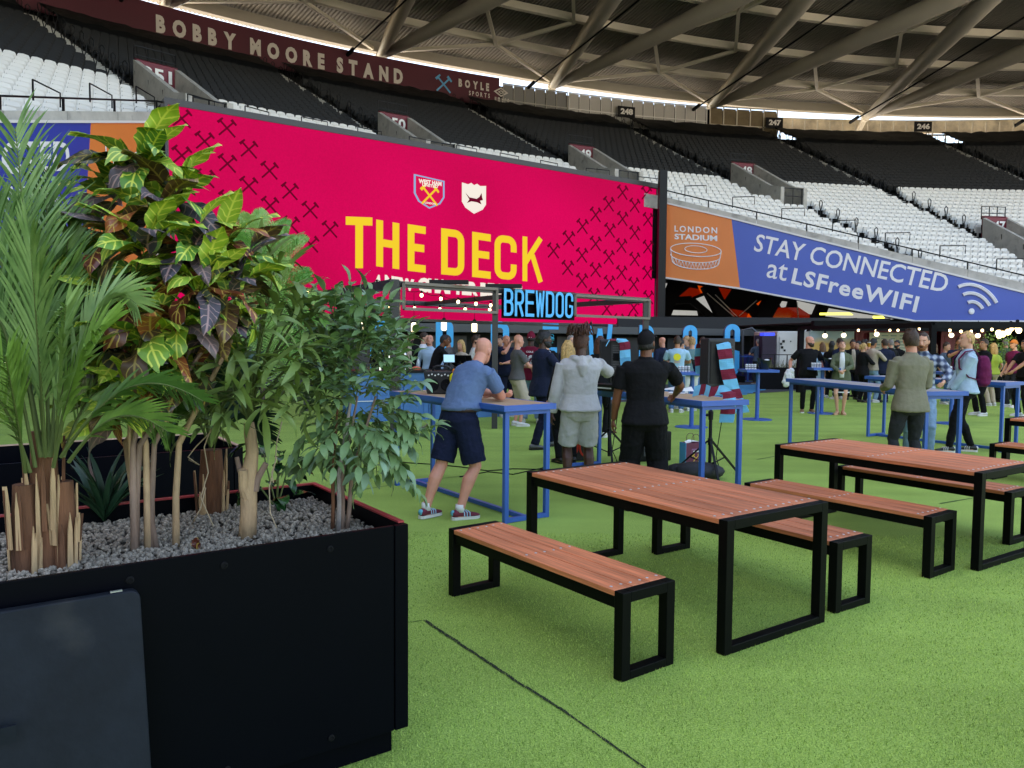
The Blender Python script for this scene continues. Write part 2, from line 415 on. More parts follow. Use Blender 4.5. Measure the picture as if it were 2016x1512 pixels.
rail = thing('parapet_handrail', 'thin black handrail running along the top of the concrete parapet', 'railing')
rb = MB(); hb = MB()
for p, q in zip(pts, pts[1:]):
    rb.tube([p+Vector((0, 0, 0.45)), q+Vector((0, 0, 0.45))], 0.035, 6)
    hb.bar(p, p+Vector((0, 0, 0.45)), 0.06, 0.06)
    # short level bars stepping down behind the rail
    m = p.lerp(q, 0.5); hb.bar(m+Vector((0, 0, 0.35)), m+Vector((0, 0, 0.95)), 0.04, 0.04)
    d = (q-p)*0.9; d.z = 0; hb.tube([m+Vector((0, 0, 0.95)), m+d*0.5+Vector((0, 0, 0.93)), m+d*0.5+Vector((0, 0, 0.5))], 0.025, 5)
rb.build('top_rail', M_blk, rail); hb.build('rail_posts', M_blk, rail, kind='stuff')

# front wall below the parapet (black cladding behind the banners)
mb = MB()
for (a, ra), (b, rb_) in zip(PAR, PAR[1:]):
    p, q = bowl(a, ra-0.0), bowl(b, rb_)
    zl = 5.3 if a < -25 else 2.6
    lo = [Vector((p.x, p.y, min(zl, p.z-1))), Vector((q.x, q.y, min(zl, q.z-1)))]
    top = [q-Vector((0, 0, 0.7)), p-Vector((0, 0, 0.7))]
    n = Vector((BC[0]-p.x, BC[1]-p.y, 0)).normalized()*-0.25
    mb.poly([v+n*0.3 for v in lo+top], n)
mb.build('stand_front_wall', M_blkm, kind='structure')

# aisles: steps with pale nosings and hooped handrails
for a in AISLES:
    st = thing('aisle_steps', 'stepped seating aisle with pale nosings, '+POSN[AISLES.index(a)], 'steps', group='stepped aisles of the stand')
    mb = MB(); nz = MB(); hoops = []
    for i in range(-24, NTOP):
        R, z = rowR(i), rowZ(i); th = a
        if a in VOM:
            if R < VOM[a][0]+0.3: th = a+1.6
        if R < parR(th)+0.3: continue
        if vom_at(th, R): continue
        for h in range(2):
            r = R+h*TREAD/2; zz = z+h*RISE/2+0.02
            p = [bowl(th-AW, r, zz), bowl(th+AW, r, zz), bowl(th+AW, r+TREAD/2, zz), bowl(th-AW, r+TREAD/2, zz)]
            mb.poly(p, (0, 0, -RISE/2-0.02))
            nz.poly([bowl(th-AW*0.95, r-0.02, zz+0.004), bowl(th+AW*0.95, r-0.02, zz+0.004), bowl(th+AW*0.95, r+0.06, zz+0.004), bowl(th-AW*0.95, r+0.06, zz+0.004)], (0, 0, -0.05))
        if i % 2 == 0:
            hoops.append((th+AW*0.85, R+0.3, z))
        if i > -1 and i % 2 == 1: hoops.append((th-AW*0.85, R+0.3, z))
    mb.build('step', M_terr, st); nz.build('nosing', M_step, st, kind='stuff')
    for th, R, z in hoops:
        h = MB(); b = bowl(th, R, z); u = (bowl(th, R+1)-bowl(th, R)).normalized(); u.z = 0
        t = Vector((u.y, -u.x, 0))*0.13
        path = [b, b+Vector((0, 0, 0.45)), b+t*0.8+Vector((0, 0, 0.8)), b+t+Vector((0, 0, 1.05)), b+Vector((0, 0, 1.18)), b-t+Vector((0, 0, 1.05)), b-t*0.8+Vector((0, 0, 0.8)), b+Vector((0, 0, 0.45))]
        h.tube(path, 0.03, 5); h.build('handrail', M_blk, st)

# vomitories
for a, (r0, r1, num) in VOM.items():
    v = thing('stand_entrance', 'concrete entrance in the stand %s' % {'252': 'beyond the left edge', '251': 'above the blue banner at the far left', '250': 'above the middle of the pink screen', '249': 'above the right half of the pink screen', '248': 'above the orange end of the banner', '247': 'near the right edge, with yellowish walls', '246': 'beyond the right edge'}[num], 'entrance')
    t0, t1 = a+AW-0.05, a+AW+1.25
    for th, nm in ((t0, 0), (t1, 1)):
        m = MB(); w = 0.10
        def pp(dth, R, z): return bowl(th+dth, R, z)
        top = [(r0-0.6, rakez(r0)+0.35), (r0+0.6, rakez(r0)+0.65), (r1, rakez(r1)+0.6)]
        bot = [(r1, rakez(r0)-2.2), (r0-0.6, rakez(r0)-2.2)]
        m.poly([pp(-w, R, z) for R, z in top+bot], pp(w, r0, 0)-pp(-w, r0, 0)); m.build('side_wall', M_conc, v)
    m = MB(); zt = rakez(r1)+0.65
    m.poly([bowl(t0, r1, zt-1.35), bowl(t1, r1, zt-1.35), bowl(t1, r1, zt), bowl(t0, r1, zt)], (bowl(t0, r1+0.25)-bowl(t0, r1))*1.0)
    m.build('sign_board', M_maroon, v)
    m = MB(); wd = bowl(t1, r1)-bowl(t0, r1); inw = (bowl(a+1.3, r1-0.06)-bowl(a+1.3, r1)); inw.z = 0
    o0 = bowl(t0, r1, zt-0.85)+inw+wd*0.12; letters(m, num, o0, o0+wd*0.72, o0+Vector((0, 0, 0.62)), bold=0.03, lift=0.02)
    m.build('sign_number', M_white, v)
    m = MB(); m.poly([bowl(t0+0.1, r1-0.05, rakez(r0)-2.2), bowl(t1-0.1, r1-0.05, rakez(r0)-2.2), bowl(t1-0.1, r1-0.05, zt-1.36), bowl(t0+0.1, r1-0.05, zt-1.36)], (bowl(t0, r1+0.2)-bowl(t0, r1))*1.0)
    m.build('dark_opening', M_blkm, v)
    m = MB(); m.poly([bowl(t0, r0-0.6, rakez(r0)-1.3), bowl(t1, r0-0.6, rakez(r0)-1.3), bowl(t1, r1, rakez(r0)-1.3), bowl(t0, r1, rakez(r0)-1.3)], (0, 0, -0.2)); m.build('landing', M_terr, v)
    m = MB(); h = 1.0
    for th in (t0+0.15, (t0+t1)/2, t1-0.15):
        m.bar(bowl(th, r0-0.5, rakez(r0)-1.3), bowl(th, r0-0.5, rakez(r0)+0.3), 0.05, 0.05)
    for dz in (-0.2, 0.3): m.bar(bowl(t0+0.1, r0-0.5, rakez(r0)+dz), bowl(t1-0.1, r0-0.5, rakez(r0)+dz), 0.05, 0.05)
    m.build('guard_rail', M_blk, v)
    m = MB()
    for th in (t0, t1, t0+0.43, t0+0.86): m.bar(bowl(th, r1+0.3, zt-0.1), bowl(th, r1+0.3, zt+0.75), 0.045, 0.045)
    for dz in (0.3, 0.72): m.bar(bowl(t0, r1+0.3, zt+dz), bowl(t1, r1+0.3, zt+dz), 0.045, 0.045)
    m.build('top_guard_rail', M_blk, v)

# ------------------------------------------------------------ roof
def rimz(th): return 26.0-0.04*(th+24) if th > -24 else 26.0
RIM = 104.5; RIN = 62.0
M_deck = mat('roof_deck_metal', (0.23, 0.215, 0.185), 0.6, var=0.12, vscale=0.25)
M_steelw = mat('warm_grey_steel', (0.42, 0.39, 0.32), 0.5, var=0.06, vscale=0.4)
M_beam = mat('pale_roof_beam', (0.72, 0.67, 0.55), 0.5, var=0.05, vscale=0.4)
def roofz(th, R): return rimz(th)+(RIM-R)*0.02
RT0, RT1 = -125, 45
mb = MB(); step = 0.36; n = int((RT1-RT0)/step)
rads = [RIM+3.0, 95, 84, 73, RIN]
for j in range(n):
    a = RT0+j*step; fine = -58 < a < 24
    cuts = [(0, 0), (0.28, 0), (0.42, 0.22), (0.86, 0.22), (1.0, 0)] if fine else [(0, 0), (1.0, 0)]
    if fine:
        cuts = [(c/2, d) for c, d in cuts[:-1]]+[(0.5+c/2, d) for c, d in cuts]
    for (c0, d0), (c1, d1) in zip(cuts, cuts[1:]):
        for R, S in zip(rads, rads[1:]):
            k = 0.5
            mb.add([bowl(a+step*c0, R, roofz(a, R)+1.3-d0*k+0.11), bowl(a+step*c1, R, roofz(a, R)+1.3-d1*k+0.11), bowl(a+step*c1, S, roofz(a, S)+1.3-d1*k+0.11), bowl(a+step*c0, S, roofz(a, S)+1.3-d0*k+0.11)], [(0, 1, 2, 3)])
mb.build('stadium_roof', M_deck, kind='structure')
# opaque outer skin of the roof just above the ribs
mb = MB()
for j in range(int((RT1-RT0)/2)):
    a = RT0+2*j
    for R, S in zip(rads, rads[1:]):
        mb.add([bowl(a, R, roofz(a, R)+1.6), bowl(a+2, R, roofz(a, R)+1.6), bowl(a+2, S, roofz(a, S)+1.6), bowl(a, S, roofz(a, S)+1.6)], [(0, 1, 2, 3)])
mb.build('roof_skin', M_deck, kind='structure')
# ring beams (purlins), one thing per ring
for R, w in ((RIM+0.2, 0.85), (98.5, 0.55), (92.0, 0.55), (85.5, 0.55), (79.0, 0.55), (72.5, 0.55)):
    m = MB()
    for a, b in zip(arcs(-60, 26, 1.15), arcs(-60, 26, 1.15)[1:]):
        m.bar(bowl(a, R, roofz(a, R)+0.75), bowl(b, R, roofz(b, R)+0.75), w*0.75, w)
    m.build('roof_ring_beam', M_beam if R < 104 else M_steelw, label=('outermost pale ring beam along the low edge of the roof' if R > 104 else 'pale ring beam under the roof deck at %s ring in from the edge' % {98.5: 'the first', 92.0: 'the second', 85.5: 'the third', 79.0: 'the fourth', 72.5: 'the fifth'}[R]), cat='beam')
# V-shaped tubular trusses springing from nodes on the rim, with lighter bracing between
NODES = [-57.9, -48.5, -39.2, -29.8, -20.6, -11.3, -2.1, 7.2, 16.5]
for k, a in enumerate(NODES):
    t = thing('roof_truss', 'pair of fat grey roof tubes fanning from the rim, '+['out of view left', 'cut by the top left corner', 'above the word MOORE', 'above STAND', 'above the white perforated panels', 'above the glazed box', 'above the sky strip', 'at the right edge', 'out of view right'][k], 'truss', group='fanning roof trusses')
    p = bowl(a, RIM-0.2, roofz(a, RIM)-0.1)
    for da, RR, nm in ((5.0, 62, 'tube'), (-5.0, 62, 'tube')):
        q = bowl(a+da*1.55, RR, roofz(a, RR)-0.9)
        m = MB(); m.tube([p, p.lerp(q, 0.12), p.lerp(q, 0.5), q], [0.3, 0.5, 0.72, 0.72], 14); m.build(nm, M_steelw, t, smooth=True)
    m = MB(); m.ball(p, (0.45, 0.45, 0.45)); m.bar(p, bowl(a, RIM+3.5, 22.5), 0.4, 0.4); m.build('node_column', M_beam, t, smooth=False)
    b = a+4.65
    rings = [98.5, 92.0, 85.5, 79.0, 72.5]
    c0 = bowl(b, 98.5, roofz(b, 98.5)+0.4)
    for (th1, R1), (th2, R2) in (((a+0.3, RIM-0.4), (b, 98.5)), ((a+9.0, RIM-0.4), (b, 98.5)), ((b, 98.5), (a+2.3, 92.0)), ((b, 98.5), (a+7.0, 92.0)),
                                 ((b, 85.5), (a+2.3, 92.0)), ((b, 85.5), (a+7.0, 92.0)), ((b, 85.5), (a+3.4, 79.0)), ((b, 85.5), (a+5.9, 79.0)), ((b, 72.5), (a+3.4, 79.0)), ((b, 72.5), (a+5.9, 79.0))):
        m = MB(); m.bar(bowl(th1, R1, roofz(th1, R1)+0.4), bowl(th2, R2, roofz(th2, R2)+0.4), 0.26, 0.26); m.build('brace', M_beam, t)
# long black cables from the rim out over the bowl
for k, a in enumerate((-41.0, -31.6, -22.2, -12.6, -3.2, 6.0)):
    m = MB(); p = bowl(a, RIM-1.0, roofz(a, RIM)-0.9); q = bowl(a+0.0, 30, roofz(a, 60)+2.5); q = p.lerp(q, 1.0)
    m.tube([p.lerp(q, s/8)-Vector((0, 0, 1.2*math.sin(PI*s/8))) for s in range(9)], 0.07, 6); m.tube([p, p+(q-p).normalized()*1.6], 0.17, 6)
    m.build('roof_cable', M_blkm, label='long black roof cable clamped to the rim '+['above BOBBY', 'above MOORE', 'above the sponsor names', 'at the white panels', 'at the 247 board', 'against the open sky strip'][k], cat='cable', group='black roof cables')

# ------------------------------------------------------------ band below the roof: maroon fascia, perforated panels, glazing, outer wall
def arcpanel(m, th0, th1, R, z0, z1, thick=0.15, dt=1.0):
    A = arcs(th0, th1, dt)
    for a, b in zip(A, A[1:]):
        m.poly([bowl(a, R, z0), bowl(b, R, z0), bowl(b, R, z1), bowl(a, R, z1)], bowl((a+b)/2, R+thick, 0)-bowl((a+b)/2, R, 0))
FR = 103.2
fz0, fz1 = 22.9, 25.5
def fz(th): return (fz0, fz1)
fa = thing('stand_name_fascia', 'long maroon fascia lettered BOBBY MOORE STAND under the roof rim', 'sign')
m = MB(); arcpanel(m, -60, -23.8, FR, fz0, fz1); m.build('fascia_board', M_maroond, fa)
def arcletters(txt, th0, th1, zb, zt, mt, parent, nm, R=FR-0.05, bold=0.06):
    """letters set one by one along the arc between two angles"""
    n = len(txt); W = []
    for ch in txt:
        if ch == ' ': W.append(0.45); continue
        v, f = glyphs(ch, bold); W.append(max(x[0] for x in v)-min(x[0] for x in v)+0.28)
    tot = sum(W); th = th0
    for ch, w in zip(txt, W):
        wa = (th1-th0)*w/tot
        if ch != ' ':
            a, b = th+wa*0.1, th+wa*(1-0.28/w)
            mm = MB(); letters(mm, ch, bowl(a, R, zb), bowl(b, R, zb), bowl(a, R, zt), bold=bold, lift=0.03); mm.build(nm, mt, parent)
        th += wa
def arcth(px, py, R):
    d = sight(px, py); lo = 20.0; hi = 140.0
    for _ in range(50):
        m_ = (lo+hi)/2; x, y = d.x*m_/d.y-BC[0], m_-BC[1]
        if x*x+y*y < R*R: lo = m_
        else: hi = m_
    return math.degrees(math.atan2(x, y))
arcletters('BOBBY MOORE STAND', arcth(303, 40, FR), arcth(800, 150, FR), 23.5, 24.75, M_letw, fa, 'letter')
arcletters('BOYLE', arcth(901, 170, FR), arcth(966, 178, FR), 24.15, 24.85, M_letw, fa, 'letter')
arcletters('SPORTS', arcth(922, 185, FR), arcth(966, 190, FR), 23.55, 23.95, M_letw, fa, 'letter', bold=0.03)
arcletters('umbro', arcth(973, 192, FR), arcth(1004, 196, FR), 23.35, 23.75, M_letw, fa, 'letter', bold=0.04)
m = MB()   # double diamond emblem
for s, k in ((1.0, 0.32), (0.42, 0.5)):
    c = bowl(arcth(986, 181, FR), FR-0.06, 24.25); ex = (bowl(-24.1, FR, 0)-bowl(-24.5, FR, 0))*s; ez = Vector((0, 0, 0.42*s))
    o = [c-ex, c+ez, c+ex, c-ez]; i = [c-ex*(1-k), c+ez*(1-k), c+ex*(1-k), c-ez*(1-k)]
    for q in range(4): m.poly([o[q], o[(q+1) % 4], i[(q+1) % 4], i[q]], (bowl(-24.5, FR, 0)-bowl(-24.5, FR-0.03, 0)))
m.build('diamond_emblem', M_letw, fa)
M_sky = mat('light_blue_print', hx('#5fb0dc'), 0.5)
def hammers(m, c, ex, ez, s, n):
    """two crossed hammers centred at c; ex, ez unit vectors in the plane, n thickness vector"""
    for sg in (1, -1):
        a = c-ex*0.5*s*sg-ez*0.5*s; b = c+ex*0.42*s*sg+ez*0.42*s; d = (b-a).normalized(); q = ex*(-d.dot(ez))*1+ez*d.dot(ex)
        w = q*0.055*s; m.poly([a-w, b-w, b+w, a+w], n)
        h0 = b-q*0.24*s; h1 = b+q*0.2*s; e = d*0.09*s
        m.poly([h0-e*0.6, h1-e, h1+e, h0+e*0.6], n)
m = MB(); c = bowl(arcth(873, 163, FR), FR-0.06, 24.15); hammers(m, c, (bowl(-27.4, FR, 0)-bowl(-28.4, FR, 0)).normalized(), Vector((0, 0, 1)), 1.3, bowl(-27.9, FR, 0)-bowl(-27.9, FR-0.03, 0))
m.build('crossed_hammers', M_sky, fa)
# light strip of translucent cladding seen above the fascia
M_perf = mat('perforated_white_panel', (0.5, 0.49, 0.46), 0.6, var=0.1, vscale=30)
M_perfg = mat('grey_mesh_panel', (0.22, 0.22, 0.21), 0.6, var=0.12, vscale=30)
M_frame = mat('cream_frame', (0.66, 0.6, 0.48), 0.5)
for (a0, a1, mt, lab) in ((-23.6, -20.0, M_perfg, 'row of grey mesh panels between the maroon fascia and the white panels'), (-19.9, -11.8, M_perf, 'row of white perforated panels along the back of the stand under the roof')):
    t = thing('rear_screen_wall', lab, 'panelling'); A = arcs(a0, a1, 0.62)
    for a, b in zip(A, A[1:]):
        for z0, z1 in ((22.5, 23.55), (23.65, 25.0)):
            m = MB(); arcpanel(m, a+0.05, b-0.05, FR, z0, z1, 0.08); m.build('panel', mt, t)
    m = MB()
    for a in A: m.bar(bowl(a, FR-0.04, 22.2), bowl(a, FR-0.04, 25.1), 0.09, 0.09)
    for z in (22.45, 23.6, 25.05):
        for a, b in zip(A, A[1:]): m.bar(bowl(a, FR-0.05, z), bowl(b, FR-0.05, z), 0.09, 0.09)
    m.build('frame', M_white if mt is M_perf else M_conc, t)
t = thing('glazed_box', 'glazed enclosure with cream framing at the back of the stand', 'glazing'); A = arcs(-11.6, -7.6, 0.8)
M_glass = mat('tinted_glass', (0.20, 0.16, 0.10), 0.05, spec=0.8, var=0.3, vscale=0.8)
for a, b in zip(A, A[1:]):
    for z0, z1 in ((22.0, 23.3), (23.4, 25.0)):
        m = MB(); arcpanel(m, a+0.05, b-0.05, FR, z0, z1, 0.04); m.build('pane', M_glass, t)
m = MB()
for a in A: m.bar(bowl(a, FR-0.04, 21.8), bowl(a, FR-0.04, 25.2), 0.11, 0.11)
for z in (23.35, 25.15):
    for a, b in zip(A, A[1:]): m.bar(bowl(a, FR-0.05, z), bowl(b, FR-0.05, z), 0.11, 0.11)
m.build('frame', M_frame, t)
t = thing('rear_rail', 'cream post and rail barrier along the top of the stand against the sky', 'railing'); A = arcs(-7.4, 14, 0.75)
m = MB()
for a, b in zip(A, A[1:]): m.bar(bowl(a, FR, 23.0), bowl(b, FR, 23.0), 0.12, 0.16)
m.build('rail', M_frame, t)
for a in A: m = MB(); m.bar(bowl(a, FR, 21.6), bowl(a, FR, 24.3), 0.1, 0.1); m.build('post', M_frame, t)
m = MB(); arcpanel(m, -7.4, 14, FR+3.0, 24.0, 25.35, 0.3); m.build('outer_ledge', mat('weathered_ledge', (0.7, 0.62, 0.48), 0.8, var=0.4, vscale=0.6), t)
for num, a in (('248', -16.7), ('247', -7.9), ('246', 0.75)):
    t = thing('block_number_sign', 'small black number board %s' % {'248': 'on the white perforated panels', '247': 'beside the glazed box, partly hidden', '246': 'against the strip of sky'}[num], 'sign')
    m = MB(); arcpanel(m, a-0.5, a+0.5, FR-0.6, 23.2, 24.2, 0.08, 1.0); m.build('board', M_blk, t)
    m = MB(); letters(m, num, bowl(a-0.36, FR-0.65, 23.42), bowl(a+0.36, FR-0.65, 23.42), bowl(a-0.36, FR-0.65, 23.98), bold=0.05, lift=0.02); m.build('number', M_white, t)
# outer back wall of the stand, closes the view above the top row at the left
mb = MB(); arcpanel(mb, -120, -7.4, FR+0.6, 0, 25.0, 0.3, 2.0); arcpanel(mb, -7.4, 45, FR+0.6, 0, 21.7, 0.3, 2.0)
mb.build('stand_back_wall', M_blkm, kind='structure')
# ------------------------------------------------------------ ground
M_turf = bpy.data.materials.new('artificial_turf'); M_turf.use_nodes = True
def _turf():
    nt = M_turf.node_tree; N = nt.nodes; L = nt.links; b = N['Principled BSDF']; b.inputs['Roughness'].default_value = 0.85; b.inputs['Specular IOR Level'].default_value = 0.15
    tc = N.new('ShaderNodeTexCoord')
    fine = N.new('ShaderNodeTexNoise'); fine.inputs['Scale'].default_value = 110; fine.inputs['Detail'].default_value = 8; fine.inputs['Roughness'].default_value = 0.8; L.new(tc.outputs['Object'], fine.inputs[0])
    mid = N.new('ShaderNodeTexNoise'); mid.inputs['Scale'].default_value = 1.1; mid.inputs['Detail'].default_value = 5; L.new(tc.outputs['Object'], mid.inputs[0])
    mp = N.new('ShaderNodeMapping'); mp.inputs['Scale'].default_value = (0.35, 3.0, 1); mp.inputs['Rotation'].default_value = (0, 0, 0.6); L.new(tc.outputs['Object'], mp.inputs[0])
    band = N.new('ShaderNodeTexNoise'); band.inputs['Scale'].default_value = 0.8; band.inputs['Detail'].default_value = 3; L.new(mp.outputs[0], band.inputs[0])
    r1 = N.new('ShaderNodeValToRGB'); e = r1.color_ramp.elements
    e[0].position = 0.33; e[0].color = (0.05, 0.12, 0.018, 1); e[1].position = 0.68; e[1].color = (0.60, 0.74, 0.19, 1)
    m1 = r1.color_ramp.elements.new(0.5); m1.color = (0.28, 0.42, 0.082, 1)
    L.new(fine.outputs['Fac'], r1.inputs[0])
    ad = N.new('ShaderNodeMath'); ad.operation = 'ADD'; L.new(mid.outputs['Fac'], ad.inputs[0]); L.new(band.outputs['Fac'], ad.inputs[1])
    mr = N.new('ShaderNodeMapRange'); mr.inputs['From Min'].default_value = 0.75; mr.inputs['From Max'].default_value = 1.25; mr.inputs['To Min'].default_value = 0.86; mr.inputs['To Max'].default_value = 1.12
    L.new(ad.outputs[0], mr.inputs[0]); hs = N.new('ShaderNodeHueSaturation'); L.new(r1.outputs[0], hs.inputs['Color']); L.new(mr.outputs[0], hs.inputs['Value']); L.new(hs.outputs[0], b.inputs['Base Color'])
    bp = N.new('ShaderNodeBump'); bp.inputs['Strength'].default_value = 0.6; bp.inputs['Distance'].default_value = 0.006; L.new(fine.outputs['Fac'], bp.inputs['Height']); L.new(bp.outputs[0], b.inputs['Normal'])
_turf()
mb = MB(); mb.add([(-34, -9, 0), (24, -9, 0), (24, 36.2, 0), (-34, 30, 0)], [(0, 1, 2, 3)])
mb.build('artificial_turf', M_turf, kind='structure')
M_bounce = mat('pale_bounce_ground', (0.34, 0.32, 0.29), 0.85, var=0.12, vscale=0.4)  # pale ground beyond the turf, added mostly out of view to bounce light up
mb = MB(); mb.add([(-400, -400, -0.02), (500, -400, -0.02), (500, 500, -0.02), (-400, 500, -0.02)], [(0, 1, 2, 3)])
mb.build('ground', M_bounce, kind='structure')
# turf seams: narrow recessed dark joints with frayed edges
M_seam = mat('dark_seam', (0.012, 0.02, 0.006), 0.95)
def seam(pts, w, name, lab, mt=M_seam):
    mb = MB(); P = []
    for (a, b) in zip(pts, pts[1:]):
        n = max(2, int((b-a).length/0.035))
        for k in range(n): P.append(a.lerp(b, k/n))
    P.append(pts[-1]); vs = []; N = len(P)
    for i, p in enumerate(P):
        d = (P[min(i+1, N-1)]-P[max(i-1, 0)]).normalized(); s = Vector((-d.y, d.x, 0))
        k = i/N; ww = w*(1.15-0.75*k); off = 0.006*math.sin(i*0.12)
        vs += [p+s*(off+ww*(0.5+random.random()*0.6)), p+s*(off-ww*(0.5+random.random()*0.6))]
    mb.add([(v.x, v.y, 0.004) for v in vs], [(2*i, 2*i+1, 2*i+3, 2*i+2) for i in range(N-1)])
    mb.build(name, mt, kind='structure')
seam([atz(836, 1222), atz(905, 1270), atz(1010, 1338), atz(1105, 1395), atz(1180, 1448), atz(1300, 1535)], 0.014, 'turf_seam', '')
M_seaml = mat('faint_seam', (0.045, 0.10, 0.014), 0.95)
seam([atz(790, 1228), atz(836, 1222)], 0.006, 'turf_seam', '', M_seaml)
seam([atz(690, 968), atz(776, 955), atz(1000, 925)], 0.012, 'turf_seam', '', M_seaml)
seam([atz(1490, 905), atz(1560, 893), atz(1700, 868)], 0.014, 'turf_seam', '', M_seaml)
seam([atz(1850, 992), atz(1905, 983), atz(2030, 965)], 0.014, 'turf_seam', '', M_seaml)
# far strip of dark floor with the light-blue zigzag print
M_dark = mat('charcoal_matting', (0.05, 0.05, 0.055), 0.9, var=0.15, vscale=3)
M_zig = mat('light_blue_floor_print', hx('#2f9fd2', 0.9), 0.7)
mb = MB(); P = [atz(1090, 802), atz(1290, 787), atz(1560, 770), atz(1790, 757), atz(1800, 748), atz(1400, 752), atz(1090, 770)]
mb.poly([(p.x, p.y, 0.004) for p in P], (0, 0, 0.004)); mb.build('dark_matting', M_dark, kind='structure')
mb = MB()
for k in range(9):
    y0 = 757+k*3.0
    a0, a1 = atz(1090+k*10, y0+18-k*1.5), atz(1555-k*12, y0-2)
    b0, b1 = atz(1090+k*10, y0+19.8-k*1.5), atz(1555-k*12, y0-0.4)
    mb.poly([(q.x, q.y, 0.012) for q in (a0, a1, b1, b0)], (0, 0, 0.003))
mb.build('blue_zigzag_print', M_zig, kind='structure')

# real pile near the camera: short upright tufts
def tufts(n, seed):
    r = np.random.RandomState(seed); y = 2.3+4.4*r.rand(n)**1.5; x = (r.rand(n)*1.5-0.62)*y*0.98; a = r.uniform(0, PI, n); h = r.uniform(0.006, 0.014, n); w = 0.0008+0.0004*y*r.rand(n); lx = r.normal(0, 0.004, n); ly = r.normal(0, 0.004, n); z = np.zeros(n)
    V = np.stack([np.stack([x-w*np.cos(a), y-w*np.sin(a), z], 1), np.stack([x+w*np.cos(a), y+w*np.sin(a), z], 1), np.stack([x+lx, y+ly, h], 1)], 1)
    f0 = np.array([c0x, c0y]); d = V[:, 0, :2]-f0; u = d[:, 0]*fdx+d[:, 1]*fdy; wv = -d[:, 0]*fdy+d[:, 1]*fdx; keep = ~((u < -0.04) & (wv > 0.04)); V = V[keep]; m = len(V)
    me = bpy.data.meshes.new('turf_pile'); me.from_pydata(V.reshape(-1, 3).tolist(), [], np.arange(3*m).reshape(-1, 3).tolist()); return me
_c0 = atz(803, 1030, 0.955); _c1 = atz(0, 1146, 0.955); _d = (_c0-_c1); _d.z = 0; _d.normalize(); c0x, c0y, fdx, fdy = _c0.x, _c0.y, _d.x, _d.y
for nm, col, n, sd in (('light', (0.52, 0.68, 0.16), 90000, 1), ('mid', (0.31, 0.47, 0.088), 85000, 2), ('dark', (0.13, 0.24, 0.04), 50000, 3)):
    me = tufts(n, sd); me.materials.append(mat('turf_pile_'+nm, col, 0.8, spec=0.15)); o = bpy.data.objects.new('turf_pile', me); COL.objects.link(o); tag(o, nm+' green fibres of the artificial turf pile', 'turf', kind='stuff')

# ------------------------------------------------------------ the giant LED screen
SYL = 29.5; SYR = SYL*1.513
sA = aty(330, 207, SYL); sB = aty(1292, 370, SYR); sA2 = (sA.x, sA.y); sB2 = (sB.x, sB.y)
ZT = (sA.z+sB.z)/2; ZB = aty(1280, 640, SYR).z
E_PINK = 1.0
M_pink = bpy.data.materials.new('led_display'); M_pink.use_nodes = True
def _led():
    nt = M_pink.node_tree; N = nt.nodes; L = nt.links; b = N['Principled BSDF']; b.inputs['Base Color'].default_value = (0.02, 0.005, 0.01, 1); b.inputs['Roughness'].default_value = 0.9; b.inputs['Specular IOR Level'].default_value = 0.0
    tc = N.new('ShaderNodeTexCoord'); n = N.new('ShaderNodeTexNoise'); n.inputs['Scale'].default_value = 0.12; n.inputs['Detail'].default_value = 1; L.new(tc.outputs['Object'], n.inputs[0])
    r = N.new('ShaderNodeValToRGB'); e = r.color_ramp.elements; e[0].position = 0.35; e[0].color = (*hx('#c4004e'), 1); e[1].position = 0.65; e[1].color = (*hx('#e00060'), 1); L.new(n.outputs['Fac'], r.inputs[0])
    n2 = N.new('ShaderNodeTexNoise'); n2.inputs['Scale'].default_value = 14; n2.inputs['Detail'].default_value = 2; L.new(tc.outputs['Object'], n2.inputs[0])
    mr = N.new('ShaderNodeMapRange'); mr.inputs['To Min'].default_value = 0.8; mr.inputs['To Max'].default_value = 1.2; L.new(n2.outputs['Fac'], mr.inputs[0])
    mu = N.new('ShaderNodeMath'); mu.operation = 'MULTIPLY'; L.new(mr.outputs[0], mu.inputs[0]); mu.inputs[1].default_value = LED
    L.new(r.outputs[0], b.inputs['Emission Color']); L.new(mu.outputs[0], b.inputs['Emission Strength'])
LED = 0.135
_led()
def led(name, c, k=1.0): return mat('led_'+name, (0.004, 0.004, 0.004), 0.9, spec=0.0, emit=c, estr=LED*k)
M_ledy = led('yellow', '#ffe03c', 0.95); M_ledd = led('dark_red', '#6a0028'); M_ledw = led('white', '#ffffff', 0.95); M_ledb = led('light_blue', '#8fb8f0'); M_ledp = led('crest_pink', '#e0105c')
scr = thing('led_screen', 'giant pink LED screen reading THE DECK in yellow', 'screen')
def S(px, py, off=0.0): return onplane(px, py, sA2, sB2, off)
sn = Vector((-(sB.y-sA.y), sB.x-sA.x, 0)).normalized()
if sn.y > 0: sn = -sn
a, b = Vector((sA.x, sA.y, 0)), Vector((sB.x, sB.y, 0)); ex = (b-a).normalized(); ez = Vector((0, 0, 1))
def q(u, z): return a+ex*u+ez*z
W_ = (b-a).length
m = MB(); m.poly([q(0, ZB), q(W_, ZB), q(W_, ZT), q(0, ZT)], -sn*0.1); m.build('display', M_pink, scr)
m = MB()
for u0, u1, z0, z1 in ((-0.12, 0, ZB-0.1, ZT+0.25), (W_, W_+0.12, ZB-0.1, ZT+0.25), (0, W_, ZT, ZT+0.25), (0, W_, ZB-0.1, ZB)):
    m.poly([q(u0, z0)+sn*0.06, q(u1, z0)+sn*0.06, q(u1, z1)+sn*0.06, q(u0, z1)+sn*0.06], -sn*0.7)
m.build('frame', mat('dark_screen_frame', (0.05, 0.045, 0.045), 0.5), scr)
